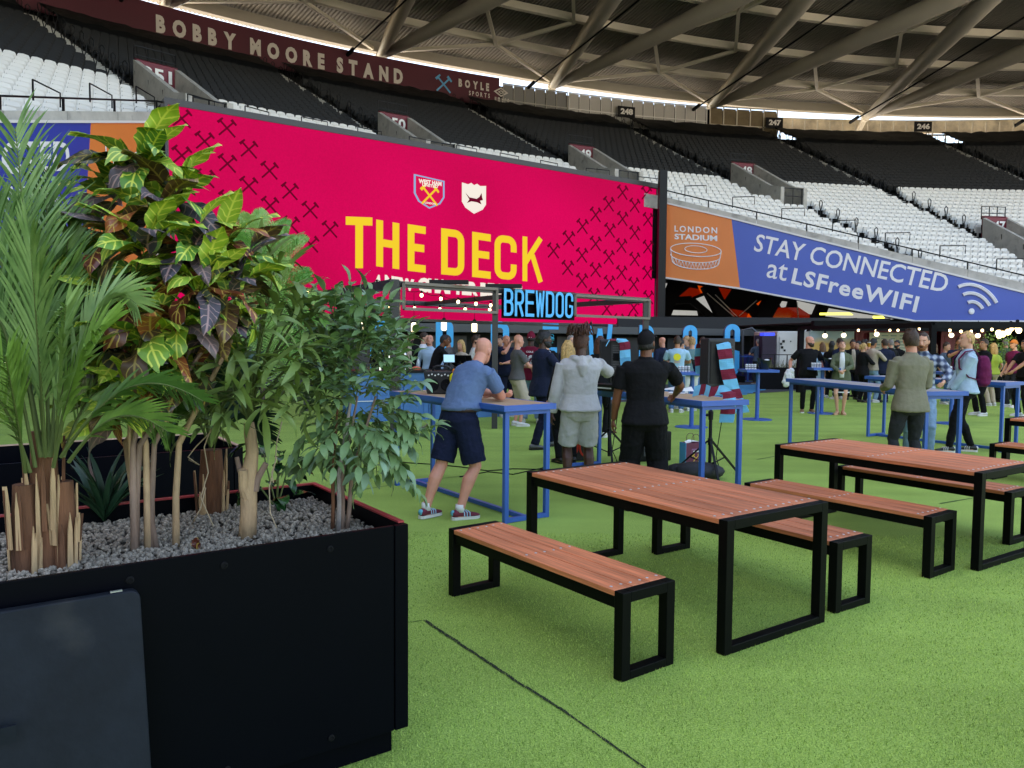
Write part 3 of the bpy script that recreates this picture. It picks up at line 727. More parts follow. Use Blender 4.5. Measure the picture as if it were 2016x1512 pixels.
m = MB(); m.poly([q(-0.1, ZB-0.1)-sn*0.65, q(W_+0.1, ZB-0.1)-sn*0.65, q(W_+0.1, ZT+0.2)-sn*0.65, q(-0.1, ZT+0.2)-sn*0.65], -sn*0.6); m.build('cabinet', M_blkm, scr)
for ch, x0, x1, yb0, yb1, yt in (('T', 681, 733, 528, 528, 426), ('H', 741, 786, 524, 530, 432), ('E', 803, 838, 533, 537, 441), ('D', 869, 914, 540, 544, 449), ('E', 930, 966, 545, 549, 456), ('C', 974, 1017, 548, 552, 461), ('K', 1028, 1070, 553, 556, 465)):
    m = MB(); block_letter(m, ch, S(x0, yb0, 0.03), S(x1, yb1, 0.03), S(x0, yt, 0.03), -sn*0.02, 0.16); m.build('headline_letter', [M_ledy, M_ledy], scr)
m = MB()
letters(m, 'A', S(735, 562), S(750, 564), S(738, 540), bold=0.07, lift=0.03); letters(m, 'NEW', S(757, 565), S(815, 574), S(757, 541), bold=0.07, lift=0.03)
letters(m, 'CHAPTER', S(822, 575), S(940, 583), S(822, 546), bold=0.07, lift=0.03); letters(m, 'BEGINS', S(945, 584), S(1028, 588), S(945, 556), bold=0.07, lift=0.03)
m.build('subtitle', M_ledw, scr)
# pattern of crossed hammers over both ends of the display
m = MB(); pts_ = [(358, 233), (447, 252), (403, 278), (490, 294), (358, 306), (448, 322), (531, 336), (405, 352), (490, 366), (571, 377), (449, 393), (532, 405), (611, 414), (573, 443), (650, 452), (612, 481), (1226, 379), (1273, 381), (1199, 402), (1250, 405), (1173, 423), (1226, 431), (1276, 433), (1147, 446), (1201, 454), (1250, 459), (1120, 470), (1173, 480), (1224, 484), (1276, 487), (1090, 494), (1146, 503), (1199, 507), (1250, 511), (1118, 528), (1173, 532), (1224, 537), (1275, 538), (1200, 557), (1248, 560), (1146, 553), (1222, 585), (1277, 586), (1248, 606), (1170, 582), (1195, 608), (1245, 632), (1219, 632)]
for (x, y) in pts_:
    c = S(x, y, 0.03); sc = 0.62 if x < 800 else 0.7
    hammers(m, c, ex, ez, sc, -sn*0.02)
m.build('hammer_pattern', M_ledd, scr, kind='stuff')
def shield(m, c, w, h, off, notch=False):
    P = [(-0.5, 0.5), (0.5, 0.42 if not notch else 0.45), (0.5, -0.1), (0.36, -0.32), (0, -0.5), (-0.36, -0.32), (-0.5, -0.08)]
    if notch: P = [(-0.5, 0.47), (-0.25, 0.44), (-0.12, 0.5), (0, 0.44), (0.12, 0.5), (0.25, 0.44), (0.5, 0.47), (0.5, -0.15), (0.36, -0.33), (0, -0.5), (-0.36, -0.33), (-0.5, -0.15)]
    m.poly([c+ex*u*w+ez*v*h+sn*off for u, v in P], -sn*0.012)
c = S(845, 379); H = (S(845, 347)-S(845, 411)).z; Wd = (S(875, 379)-S(815, 379)).length
m = MB(); shield(m, c, Wd, H, 0.02); m.build('crest_border', M_ledb, scr)
m = MB(); shield(m, c, Wd*0.88, H*0.9, 0.035); m.build('crest_field', M_ledp, scr)
m = MB(); hammers(m, c+sn*0.05-ez*0.1*H, ex, ez, H*0.55, -sn*0.01); m.build('crest_hammers', M_ledy, scr)
m = MB(); letters(m, 'WEST HAM', S(823, 361), S(868, 367), S(823, 352), bold=0.05, lift=0.06); letters(m, 'UNITED', S(830, 367), S(861, 371), S(830, 361), bold=0.04, lift=0.06); letters(m, 'LONDON', S(835, 401), S(856, 404), S(835, 397), bold=0.04, lift=0.06)
m.build('crest_lettering', M_ledw, scr)
c2 = S(933, 391); H2 = (S(933, 361)-S(933, 421)).z; W2 = (S(957, 391)-S(910, 391)).length
m = MB(); shield(m, c2, W2, H2, 0.02, True); m.build('brewery_badge', M_ledw, scr)
m = MB()
dog = [(-0.36, 0.18), (-0.2, 0.02), (0.1, 0.0), (0.22, 0.1), (0.3, 0.26), (0.33, 0.08), (0.36, -0.02), (0.24, -0.06), (0.3, -0.2), (0.12, -0.14), (-0.12, -0.13), (-0.3, -0.22), (-0.2, -0.06)]
m.poly([c2+ex*u*W2+ez*v*H2*0.8+sn*0.04 for u, v in dog], -sn*0.01); m.build('leaping_dog', M_ledd, scr)

# ------------------------------------------------------------ slanting banners either side of the screen
M_navy = mat('royal_blue_print', hx('#405cb4'), 0.45, var=0.04, vscale=0.3); M_navyl = mat('deep_blue_print', hx('#233f9e'), 0.45, var=0.04, vscale=0.3)
M_orng = mat('orange_print', hx('#e0803c'), 0.45, var=0.04, vscale=0.4); M_print = mat('white_print', (0.8, 0.8, 0.8), 0.5)
M_trim = mat('white_trim', (0.72, 0.71, 0.68), 0.5)
pa, pb = bowl(-25.2, 74.7), bowl(-13.0, 63.8); A2, B2 = (pa.x, pa.y), (pb.x, pb.y)
def BR(px, py, off=0.25): return onplane(px, py, A2, B2, off)
bn = Vector((-(pb.y-pa.y), pb.x-pa.x, 0)).normalized()
if bn.y > 0: bn = -bn
ban = thing('stadium_banner', 'slanting blue and orange banner reading STAY CONNECTED at LSFreeWIFI', 'banner')
m = MB(); m.poly([BR(1303, 398), BR(1440, 430), BR(1457, 568), BR(1298, 545)], -bn*0.1); m.build('orange_panel', M_orng, ban)
m = MB(); m.poly([BR(1440, 430), BR(2160, 612), BR(2160, 633), BR(1802, 632), BR(1457, 568)], -bn*0.1); m.build('blue_panel', M_navy, ban)
m = MB()
for p, r in (((1303, 398), (1440, 430)), ((1440, 430), (2160, 612)), ((1298, 545), (1457, 568)), ((1457, 568), (1802, 632)), ((1802, 632), (2160, 633)), ((1298, 545), (1303, 398))):
    m.bar(BR(*p), BR(*r), 0.12, 0.09)
m.build('edge_trim', M_trim, ban)
m = MB()
letters(m, 'STAY CONNECTED', BR(1483, 494), BR(1861, 577), BR(1491, 460), bold=0.012, lift=0.015)
m.build('first_line', M_print, ban)
m = MB(); letters(m, 'at', BR(1508, 546), BR(1547, 554), BR(1514, 514), bold=0.005, lift=0.015); letters(m, 'LSFreeWIFI', BR(1557, 558), BR(1803, 616), BR(1564, 527), bold=0.028, lift=0.015, spacing=1.12); m.build('second_line', M_print, ban)
m = MB(); letters(m, 'LONDON', BR(1328, 456), BR(1412, 460), BR(1328, 444), bold=0.02, lift=0.015, spacing=1.3); letters(m, 'STADIUM', BR(1328, 471), BR(1412, 475), BR(1328, 460), bold=0.03, lift=0.015); m.build('stadium_name', M_print, ban)
m = MB()
def ell(cx, cy, rx, ry, n=28, a0=0, a1=2*PI, sl=0.06): return [BR(cx+rx*math.cos(a0+(a1-a0)*k/n), cy+ry*math.sin(a0+(a1-a0)*k/n)+sl*rx*math.cos(a0+(a1-a0)*k/n), 0.27) for k in range(n+1)]
m.tube(ell(1370, 492, 50, 13), 0.03, 4); m.tube(ell(1370, 491, 22, 7), 0.025, 4); m.tube(ell(1369, 515, 46, 15, 20, 0, PI), 0.03, 4); m.tube(ell(1369, 503, 49, 14, 20, 0, PI), 0.025, 4)
for k in range(14):
    x = 1324+k*6.6; y = lambda xx, r, cy, ry: cy+ry*math.sqrt(max(0, 1-((xx-1369)/r)**2))+0.06*(xx-1370)
    m.tube([BR(x, y(x, 49, 503, 14), 0.27), BR(x+3.3, y(x+3.3, 46, 515, 15), 0.27), BR(x+6.6, y(x+6.6, 49, 503, 14), 0.27)], 0.02, 4)
m.tube([BR(1320, 489, 0.27), BR(1323, 512, 0.27)], 0.025, 4); m.tube([BR(1420, 495, 0.27), BR(1415, 519, 0.27)], 0.025, 4)
m.build('stadium_drawing', M_print, ban)
m = MB()
for r, w in ((58, 0.1), (40, 0.1), (22, 0.1)):
    n = 14; m.tube([BR(1914+0.9*r*math.sin(t)+3, 615-r*math.cos(t)*0.93+0.18*r*math.sin(t), 0.27) for t in [-0.62+1.65*k/n for k in range(n+1)]], w, 5)
m.ball(BR(1913, 613, 0.27), (0.16, 0.05, 0.16)); m.build('wifi_symbol', M_print, ban)
# left banner
pa, pb = bowl(-50.7, 70.4), bowl(-45.7, 75.1); A3, B3 = (pa.x, pa.y), (pb.x, pb.y)
def BL(px, py, off=0.25): return onplane(px, py, A3, B3, off)
ln = Vector((-(pb.y-pa.y), pb.x-pa.x, 0)).normalized()
if ln.y > 0: ln = -ln
bl = thing('stadium_banner', 'blue and orange banner behind the palms at the left, its text ending CTED', 'banner')
m = MB(); m.poly([BL(-160, 239), BL(179, 240), BL(160, 560), BL(-160, 600)], -ln*0.1); m.build('blue_panel', M_navyl, bl)
m = MB(); m.poly([BL(179, 240), BL(307, 241), BL(307, 560), BL(160, 560)], -ln*0.1); m.build('orange_panel', M_orng, bl)
m = MB(); m.bar(BL(-160, 238), BL(308, 240), 0.1, 0.08); m.bar(BL(308, 240), BL(308, 560), 0.1, 0.08); m.build('edge_trim', M_trim, bl)
m = MB(); letters(m, 'CTED', BL(2, 344), BL(136, 336), BL(2, 278), bold=0.02, lift=0.015); letters(m, 'E', BL(-55, 347), BL(-18, 345), BL(-55, 280), bold=0.02, lift=0.015); letters(m, 'LSFreeWIFI', BL(-150, 420), BL(112, 402), BL(-150, 372), bold=0.04, lift=0.015); m.build('lettering', M_print, bl)
m = MB(); letters(m, 'LONDON', BL(207, 305), BL(290, 324), BL(206, 283), bold=0.01, lift=0.015); letters(m, 'STADIUM', BL(207, 330), BL(292, 348), BL(207, 309), bold=0.01, lift=0.015); m.build('stadium_name', M_print, bl)

# ------------------------------------------------------------ under the stand: dark undercroft with steel legs, red glass, lamps
M_red = mat('red_glazing', hx('#3e0a06'), 0.15, var=0.5, vscale=0.5, emit='#ff3a10', estr=0.02)
M_org = mat('lit_orange_glazing', hx('#7a2408'), 0.2, var=0.6, vscale=0.6, emit='#ff5a10', estr=0.07)
M_pale = mat('pale_daylit_glazing', (0.3, 0.31, 0.32), 0.3, var=0.3, vscale=0.5, emit='#dfe8ee', estr=0.07)
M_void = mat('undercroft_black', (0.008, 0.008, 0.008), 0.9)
M_lamp = mat('fluorescent_tube', (0.8, 0.8, 0.8), 0.5, emit='#ffffff', estr=2.2)
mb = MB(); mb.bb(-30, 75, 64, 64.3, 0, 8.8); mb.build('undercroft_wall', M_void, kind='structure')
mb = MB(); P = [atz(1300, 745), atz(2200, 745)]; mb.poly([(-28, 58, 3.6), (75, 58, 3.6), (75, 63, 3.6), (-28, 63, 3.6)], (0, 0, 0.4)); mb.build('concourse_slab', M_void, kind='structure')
uc = thing('undercroft_glazing', 'angled red, orange and daylit panes glimpsed under the stand', 'glazing')
for Y, px, mt in ((56, [(1303, 556), (1335, 562), (1312, 608), (1300, 610)], M_pale), (56.5, [(1358, 566), (1395, 572), (1350, 590), (1330, 590)], M_red), (56, [(1360, 592), (1398, 578), (1404, 620), (1378, 596)], M_pale),
                  (55, [(1318, 610), (1372, 612), (1374, 621), (1316, 620)], M_pale), (56.2, [(1374, 562), (1384, 564), (1392, 578), (1380, 576)], M_org), (57, [(1420, 605), (1465, 612), (1492, 636), (1424, 634)], M_red),
                  (56, [(1467, 636), (1474, 617), (1487, 634)], M_org), (56.5, [(1490, 598), (1512, 583), (1528, 606), (1500, 606)], M_org), (56, [(1525, 605), (1595, 606), (1594, 628), (1522, 632)], M_red),
                  (57, [(1532, 592), (1550, 594), (1547, 604), (1540, 606)], M_pale), (55, [(1570, 592), (1614, 602), (1612, 620), (1594, 618), (1571, 603)], M_pale), (55, [(1627, 606), (1760, 628), (1730, 634), (1622, 622)], M_pale),
                  (57.5, [(1395, 563), (1440, 570), (1420, 600), (1404, 590)], M_red)):
    m = MB(); m.poly([aty(x, y, Y) for x, y in px], (0, 0.15, 0)); m.build('pane', mt, uc)
for (x0, y0), (x1, y1), w, Y in (((1335, 545), (1305, 622), 0.9, 53), ((1393, 560), (1440, 655), 0.9, 53), ((1523, 585), (1480, 660), 1.0, 53), ((1620, 600), (1608, 628), 0.7, 54), ((1360, 590), (1405, 628), 0.45, 53.5), ((1318, 592), (1360, 590), 0.5, 53.5)):
    m = MB(); m.bar(aty(x0, y0, Y), aty(x1, y1, Y), w, w); m.build('raking_strut', M_blkm, label='thick black raking strut under the stand at the %s' % {1335: 'left, beside the screen', 1393: 'centre-left, behind the letter O', 1523: 'middle of the banner', 1620: 'right end of the open bay', 1360: 'short sloping piece below the red pane', 1318: 'level piece below the red pane'}[x0], cat='strut')
for (x0, y0), (x1, y1) in (((1392, 577), (1446, 624)), ((1408, 580), (1452, 624)), ((1490, 591), (1455, 622)), ((1569, 595), (1572, 630))):
    m = MB(); m.tube([aty(x0, y0, 52), aty(x1, y1, 52)], 0.035, 5); m.build('hanger_rod', M_conc, label='thin pale hanger rod from (%s) down to the lamps' % {1392: 'the left strut', 1408: 'the strut, second of the pair', 1490: 'the right', 1569: 'the banner edge'}[x0], cat='rod')
for x0, y0, x1, y1, lab in ((1375, 632, 1405, 630, 'leftmost lit fluorescent tube under the stand'), (1419, 629, 1453, 627, 'second lit fluorescent tube, under the hanger rods'), (1536, 632, 1571, 630, 'third lit fluorescent tube right of the black strut'), (1641, 632, 1686, 630, 'rightmost lit fluorescent tube near the exit sign')):
    t = thing('tube_lamp', lab, 'lamp'); m = MB(); a_, b_ = aty(x0, y0, 50), aty(x1, y1, 50); m.bar(a_, b_, 0.1, 0.07); m.build('tube', M_lamp, t)
    m = MB(); m.bar(a_+Vector((0, 0, 0.1)), b_+Vector((0, 0, 0.1)), 0.16, 0.08); m.build('housing', M_blk, t)
m = MB(); m.poly([aty(1690, 632, 49), aty(1705, 632, 49), aty(1705, 637, 49), aty(1690, 637, 49)], (0, 0.1, 0)); m.build('exit_sign', mat('green_sign', hx('#1f8f78'), 0.5, emit='#30c0a0', estr=0.25), label='small green exit sign in the dark under the banner', cat='sign')
# yellow lit soffit strips
for x0, x1, y0, y1, lab in ((1615, 1680, 616, 620, 'long yellow lit strip above the fluorescent tube'), (1720, 1744, 622, 629, 'yellow lit wedge by the exit sign'), (1732, 1752, 633, 636, 'short yellow strip below the yellow wedge')):
    m = MB(); m.poly([aty(x0, y1, 51), aty(x1, y1, 51), aty(x1-6, y0, 51), aty(x0, y0, 51)], (0, 0.1, 0)); m.build('soffit_light', mat('yellow_light', hx('#c8c040'), 0.5, emit='#f0f060', estr=0.55), label=lab, cat='light')

# ------------------------------------------------------------ black bar hall behind the big letters
pL = atz(735, 764); gL = Vector((-4.6, 27.5, 0)); gR = Vector((10.6, 36.6, 0))
hd = (gR-gL).normalized(); hn = Vector((-hd.y, hd.x, 0))
hall = thing('bar_hall', 'long low black bar building with a grey canopy edge below the screen', 'building')
m = MB(); p0 = gL-hd*8; p1 = gR+hd*1.0
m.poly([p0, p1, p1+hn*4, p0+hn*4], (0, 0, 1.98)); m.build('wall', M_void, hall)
m = MB(); m.poly([p0-hn*0.9+Vector((0, 0, 1.98)), p1-hn*0.9+Vector((0, 0, 1.98)), p1+hn*4+Vector((0, 0, 1.98)), p0+hn*4+Vector((0, 0, 1.98))], (0, 0, 0.30)); m.build('canopy', mat('grey_canopy', (0.07, 0.068, 0.065), 0.6), hall)
for k in range(9):
    m = MB(); c = p0.lerp(p1, (k+0.5)/9); m.poly([c-hd*0.9-hn*0.05+Vector((0, 0, 0.15)), c+hd*0.9-hn*0.05+Vector((0, 0, 0.15)), c+hd*0.9-hn*0.05+Vector((0, 0, 1.85)), c-hd*0.9-hn*0.05+Vector((0, 0, 1.85))], -hn*0.04); m.build('wall_panel', mat('dark_panel', (0.035, 0.03, 0.028), 0.5), hall)
m = MB(); c1 = aty(1396, 700, 44); m.poly([Vector((gR.x+1.2, 41, 0)), Vector((gR.x+9.5, 41.0, 0)), Vector((gR.x+9.5, 41.0, 3.0)), Vector((gR.x-5, 41, 3.0)), Vector((gR.x-5, 41, 0))], (0, 0.3, 0)); m.build('dark_partition', mat('charcoal_partition', (0.018, 0.018, 0.02), 0.7), label='charcoal partition behind the big letter O', cat='wall')
# tall black column at the right edge of the screen
m = MB(); c = aty(1297, 600, 43.5); m.bb(c.x-0.1, c.x+0.32, 43.3, 43.9, 0, 11.2); m.build('screen_column', M_blk, label='tall black steel column at the right edge of the pink screen', cat='column')
# big blue letters
M_lblu = mat('sky_blue_letter', hx('#2fb2ee'), 0.45); M_lside = mat('letter_edge', hx('#156a94'), 0.5)
LT = [('B', 871, 858, 893, 629), ('R', 984, 966, 1002, 633), ('E', 1083, 1068, 1099, 637), ('W', 1180, 1156, 1205, 638.5), ('D', 1271, 1258, 1286, 640), ('O', 1358, 1344, 1372, 640), ('G', 1441, 1426, 1456, 638)]
nL = len(LT)
for k, (ch, xc, x0, x1, yt) in enumerate(LT):
    Y = 25.9+(32.3-25.9)*(xc-871)/(1441-871)
    a_ = aty(x0, 700, Y); b_ = aty(x1, 700, Y); zt = aty(xc, yt, Y).z; zb = 0.28
    t = thing('giant_letter', 'giant sky blue letter %s standing in front of the black bar hall' % ch, 'letter', group='giant letters spelling the brewery name')
    v, f = glyphs(ch, 0.075); m = MB(); a_.z = b_.z = zb; tp = a_.copy(); tp.z = zt
    block_letter(m, ch, a_, b_, tp, Vector((0, 0.22, 0)), 0.105)
    m.build('letter_face', [M_lblu, M_lside], t)
    m = MB(); m.bb(a_.x-0.15, b_.x+0.15, Y-0.35, Y+0.45, 0, 0.27); m.build('plinth', M_blkm, t)
m = MB(); a_ = aty(729, 690, 24.0); b_ = aty(766, 690, 24.0); m.bb(a_.x, b_.x, 24, 24.15, 0.1, 2.35); m.build('letter_hoarding', M_lblu, label='sky blue upright panel left of the big letter B', cat='panel')

# ------------------------------------------------------------ right background: cold store, mural, maroon container, menu board
M_off = mat('offwhite_grp', (0.62, 0.6, 0.56), 0.5, var=0.04, vscale=2)
YB = 31.0
def wx(px, Y): return aty(px, 690, Y).x
def hz(px, py, Y): return aty(px, py, Y).z
t = thing('cold_store', 'white cold-store trailer with a sticker-covered door', 'trailer')
x0, x1 = wx(1529, YB), wx(1593, YB); zt = hz(1560, 652, YB)
m = MB(); m.bb(x0, x1, YB, YB+3, 0.25, zt); m.build('body', M_off, t, bevel=0.05)
m = MB(); m.bb(wx(1534, YB), wx(1558, YB), YB-0.05, YB-0.005, 0.45, hz(1545, 663, YB)); m.build('door', M_off, t)
m = MB()
for x, y, w in ((1543, 672, 2.5), (1538, 677, 2), (1540, 684, 2.5), (1557, 672, 1.2), (1545, 690, 2)): c = aty(x, y, YB-0.08); m.bb(c.x-0.02*w, c.x+0.02*w, YB-0.07, YB-0.055, c.z-0.02*w, c.z+0.02*w)
m.build('sticker', M_blk, t, kind='stuff')
m = MB(); a_, b_ = aty(1584, 650, YB), aty(1598, 650, YB); m.tube([(a_.x, YB-0.05, zt), (a_.x+0.1, YB-0.05, zt+0.12), (b_.x-0.1, YB-0.05, zt+0.12), (b_.x, YB-0.05, zt)], 0.025, 6); m.build('lifting_bar', M_white, t)
M_mural = bpy.data.materials.new('sunset_mural'); M_mural.use_nodes = True
nt = M_mural.node_tree; N = nt.nodes; tc = N.new('ShaderNodeTexCoord'); sp = N.new('ShaderNodeSeparateXYZ'); nt.links.new(tc.outputs['Object'], sp.inputs[0])
nn = N.new('ShaderNodeTexNoise'); nn.inputs['Scale'].default_value = 0.9; nt.links.new(tc.outputs['Object'], nn.inputs[0]); ma = N.new('ShaderNodeMath'); ma.operation = 'MULTIPLY_ADD'; nt.links.new(nn.outputs['Fac'], ma.inputs[0]); ma.inputs[1].default_value = 0.7; nt.links.new(sp.outputs['Z'], ma.inputs[2])
mr = N.new('ShaderNodeMapRange'); mr.inputs['From Min'].default_value = 0.5; mr.inputs['From Max'].default_value = 2.9; nt.links.new(ma.outputs[0], mr.inputs[0])
rp = N.new('ShaderNodeValToRGB'); e = rp.color_ramp.elements; e[0].color = (*hx('#e8a030'), 1); e[1].color = (*hx('#b8cfdc'), 1); e[1].position = 0.72; k_ = e.new(0.6); k_.color = (*hx('#e8c070'), 1); nt.links.new(mr.outputs[0], rp.inputs[0]); nt.links.new(rp.outputs[0], N['Principled BSDF'].inputs['Base Color'])
m = MB(); m.bb(wx(1594.5, YB), wx(1683, YB), YB+0.1, YB+0.25, 0.1, hz(1640, 652, YB)); m.build('mural_hoarding', M_mural, label='hoarding painted with a pale sky over golden fields', cat='hoarding')
M_cont = mat('maroon_container_paint', hx('#7d1030'), 0.45, var=0.06, vscale=1.0)
for (xa, xb, Y, yt, lab) in ((1684, 1838, YB+1.0, 650, 'maroon container bar with the menu board on its front'), (1852, 1935, YB+1.6, 655, 'second maroon container right of the black post')):
    t = thing('shipping_container', lab, 'container'); x0, x1 = wx(xa, Y), wx(xb, Y); zt = hz(xa, yt, Y); m = MB(); n = int((x1-x0)/0.14)
    P = []
    for k in range(n+1):
        x = x0+(x1-x0)*k/n; P.append((x, Y-(0.05 if k % 4 in (1, 2) else 0)))
    vs = [(x, y, z) for x, y in P for z in (0.15, zt-0.12)]; m.add(vs, [(2*k, 2*k+2, 2*k+3, 2*k+1) for k in range(n)])
    m.bb(x0, x1, Y+0.05, Y+2.4, 0.15, zt-0.1); m.build('corrugated_wall', M_cont, t)
    m = MB(); m.bb(x0-0.05, x1+0.05, Y-0.09, Y+2.45, zt-0.12, zt+0.04); m.bb(x0-0.05, x0+0.07, Y-0.09, Y+0.02, 0, zt-0.12); m.bb(x1-0.07, x1+0.05, Y-0.09, Y+0.02, 0, zt-0.12); m.build('frame', M_cont, t)
t = thing('menu_board', 'white menu board with lines of small print on the maroon container', 'sign')
Ym = YB+0.85; x0, x1 = wx(1711, Ym), wx(1792, Ym); z0, z1 = 1.05, hz(1750, 655, Ym)
m = MB(); m.bb(x0, x1, Ym, Ym+0.05, z0, z1); m.build('board', M_white, t)
m = MB(); rnd = random.Random(3)
for r in range(9):
    for c in range(4):
        xx = x0+0.12+(x1-x0-0.2)*c/4; zz = z1-0.12-r*0.125; m.bb(xx, xx+(x1-x0)/4*(0.4+0.45*rnd.random()), Ym-0.012, Ym-0.004, zz-0.022, zz+0.012)
m.build('print', mat('grey_teal_print', hx('#7ea0a8'), 0.6), t, kind='stuff')
# purple fridge units and dark planter wall in front of them
M_purp = mat('purple_blue_unit', hx('#2c2a6e'), 0.5, var=0.1, vscale=2); M_purpd = mat('dark_plum_boards', hx('#2a1830'), 0.6, var=0.15, vscale=2)
for k, (xa, xb, Y, yt, mt, lab) in enumerate(((1458, 1490, 34, 698, M_purp, 'low purple-blue unit left of the lone grey-haired man'), (1500, 1528, 30.5, 660, M_purpd, 'plum boarded booth left of the white cold store'))):
    t = thing('bar_unit', lab, 'unit'); x0, x1 = wx(xa, Y), wx(xb, Y); z1 = hz(xa, yt, Y); m = MB(); m.bb(x0, x1, Y, Y+1, 0, z1); m.build('body', mt, t)
    nb = int(z1/0.22)
    for j in range(nb): m = MB(); m.bb(x0+0.02, x1-0.02, Y-0.025, Y-0.003, 0.02+j*0.22, 0.02+j*0.22+0.2); m.build('board', mt, t)
m = MB(); m.bar(aty(1500, 658, 29), aty(1521, 658, 29), 0.5, 0.12); m.build('blue_light_bar', mat('blue_bar', hx('#2030a0'), 0.4, emit='#2038c0', estr=0.3), label='dark blue light bar above the plum booth', cat='light')
# dark arch (black inflatable-like frame) right of the letter G
m = MB(); P = [aty(1462, 738, 34), aty(1462, 650, 34), aty(1480, 646, 34), aty(1490, 655, 34), aty(1493, 700, 34), aty(1494, 738, 34)]; m.tube(P, 0.06, 8); m.build('dark_arch', mat('dark_steel_tube', (0.08, 0.08, 0.085), 0.35), label='dark metal arch beside the giant letter G', cat='arch')

# long black planter with grasses and mesh rail
t = thing('trough_planter', 'long black trough planter with sparse grasses left of the bald man', 'planter'); Y = 27.5
x0, x1 = wx(1500, Y), wx(1700, Y); m = MB(); m.bb(x0, x1, Y, Y+0.6, 0, 0.78); m.build('box', M_blkm, t)
m = MB(); rnd = random.Random(5)
for k in range(260):
    x = x0+(x1-x0)*rnd.random(); y = Y+0.1+0.4*rnd.random(); h = 0.12+0.25*rnd.random(); dx = rnd.uniform(-0.15, 0.15); m.add([(x-0.012, y, 0.76), (x+0.012, y, 0.76), (x+dx, y, 0.78+h)], [(0, 1, 2)])
m.build('grasses', mat('dry_grass', (0.13, 0.12, 0.05), 0.8, var=0.4, vscale=3), t, kind='stuff')
m = MB(); m.bar((x0, Y, 1.25), (x1, Y, 1.25), 0.03, 0.03)
for k in range(9): x = x0+(x1-x0)*k/8; m.bar((x, Y, 0.75), (x, Y, 1.25), 0.03, 0.03)
m.build('mesh_rail', M_blk, t)
# ------------------------------------------------------------ picnic tables and benches
M_wood = mat('red_hardwood', hx('#d27c54'), 0.5, var=0.42, vscale=5.0, stretch=(0.35, 7, 7), rnd=0.2, bump=0.25, bscale=7)
M_screw = mat('zinc_screw', (0.75, 0.75, 0.75), 0.3, metal=0.8)
M_frm = mat('satin_black_steel', (0.003, 0.0035, 0.0033), 0.45, spec=0.08, bump=0.05, bscale=90)
def slat_unit(kind, label, L, W, H, n, t=0.06, loc=(0, 0), rz=0.0, group=None):
    T = thing(kind, label, 'table' if 'table' in kind else 'bench', (loc[0], loc[1], 0), rz, group)
    for x0 in (0, L-t):
        m = MB()
        m.bb(x0, x0+t, 0, t, 0, H); m.bb(x0, x0+t, W-t, W, 0, H); m.bb(x0, x0+t, t, W-t, H-t*0.9, H); m.bb(x0, x0+t, t, W-t, 0, t*0.75)
        m.build('end_frame', M_frm, T, bevel=0.003)
    for y0 in (0.012, W-0.05):
        m = MB(); m.bb(t, L-t, y0, y0+0.038, H-0.03-0.062, H-0.031); m.build('side_rail', M_frm, T)
    m = MB(); m.bb(L/2-0.03, L/2+0.03, 0.05, W-0.05, H-0.07, H-0.031); m.build('cross_bearer', M_frm, T)
    g = 0.006; pw = (W-0.004-g*(n-1))/n; key = ('plank', L, W, n); sc = MB()
    for k in range(n):
        y0 = 0.002+k*(pw+g)
        m = MB(); m.bb(0, L-2*t-0.006, 0, pw, -0.028, 0)
        o = m.build('plank', M_wood, T, loc=(t+0.003, y0, H+0.001*((k*7) % 3)), bevel=0.0025)
        for x in (t+0.05, L/2, L-t-0.05):
            for dy in (0.22, 0.78): sc.lathe((x+0.004*((k*5) % 3-1), y0+pw*dy, H+0.0015), [(0.0085, 0), (0.0085, 0.0025), (0.005, 0.004)], 8)
    sc.build('screws', M_screw, T, kind='stuff')
    return T
BL_, BW_, TL_, TW_ = 1.626, 0.383, 1.839, 0.918
slat_unit('picnic_bench', 'nearest red slatted bench on black frames, in front of the table', BL_, BW_, 0.45, 3, loc=(-0.414, 5.037), rz=-0.932, group='slatted benches')
slat_unit('picnic_table', 'nearest red slatted table on black frames, between two benches', TL_, TW_, 0.74, 7, loc=(0.111, 5.574), rz=-0.965, group='slatted tables')
slat_unit('picnic_bench', 'red slatted bench half hidden behind the nearest table', BL_, BW_, 0.45, 3, loc=(1.126, 6.071), rz=-0.977, group='slatted benches')
slat_unit('picnic_bench', 'red slatted bench on the near side of the second table', BL_, BW_, 0.45, 3, loc=(2.071, 6.775), rz=-0.945, group='slatted benches')
slat_unit('picnic_table', 'second red slatted table, in front of the man in the olive shirt', TL_, TW_, 0.74, 7, loc=(2.472, 7.177), rz=-0.985, group='slatted tables')
slat_unit('picnic_bench', 'red slatted bench behind the second table', BL_, BW_, 0.45, 3, loc=(3.305, 7.748), rz=-0.985, group='slatted benches')
p = atz(1948, 873, 0.45); slat_unit('picnic_bench', 'red slatted bench cut by the right edge of the photo', BL_, BW_, 0.45, 3, loc=(p.x, p.y), rz=-0.98, group='slatted benches')
p = atz(1978, 823, 0.74); slat_unit('picnic_table', 'third red slatted table cut by the right edge of the photo', TL_, TW_, 0.74, 7, loc=(p.x, p.y), rz=-0.98, group='slatted tables')
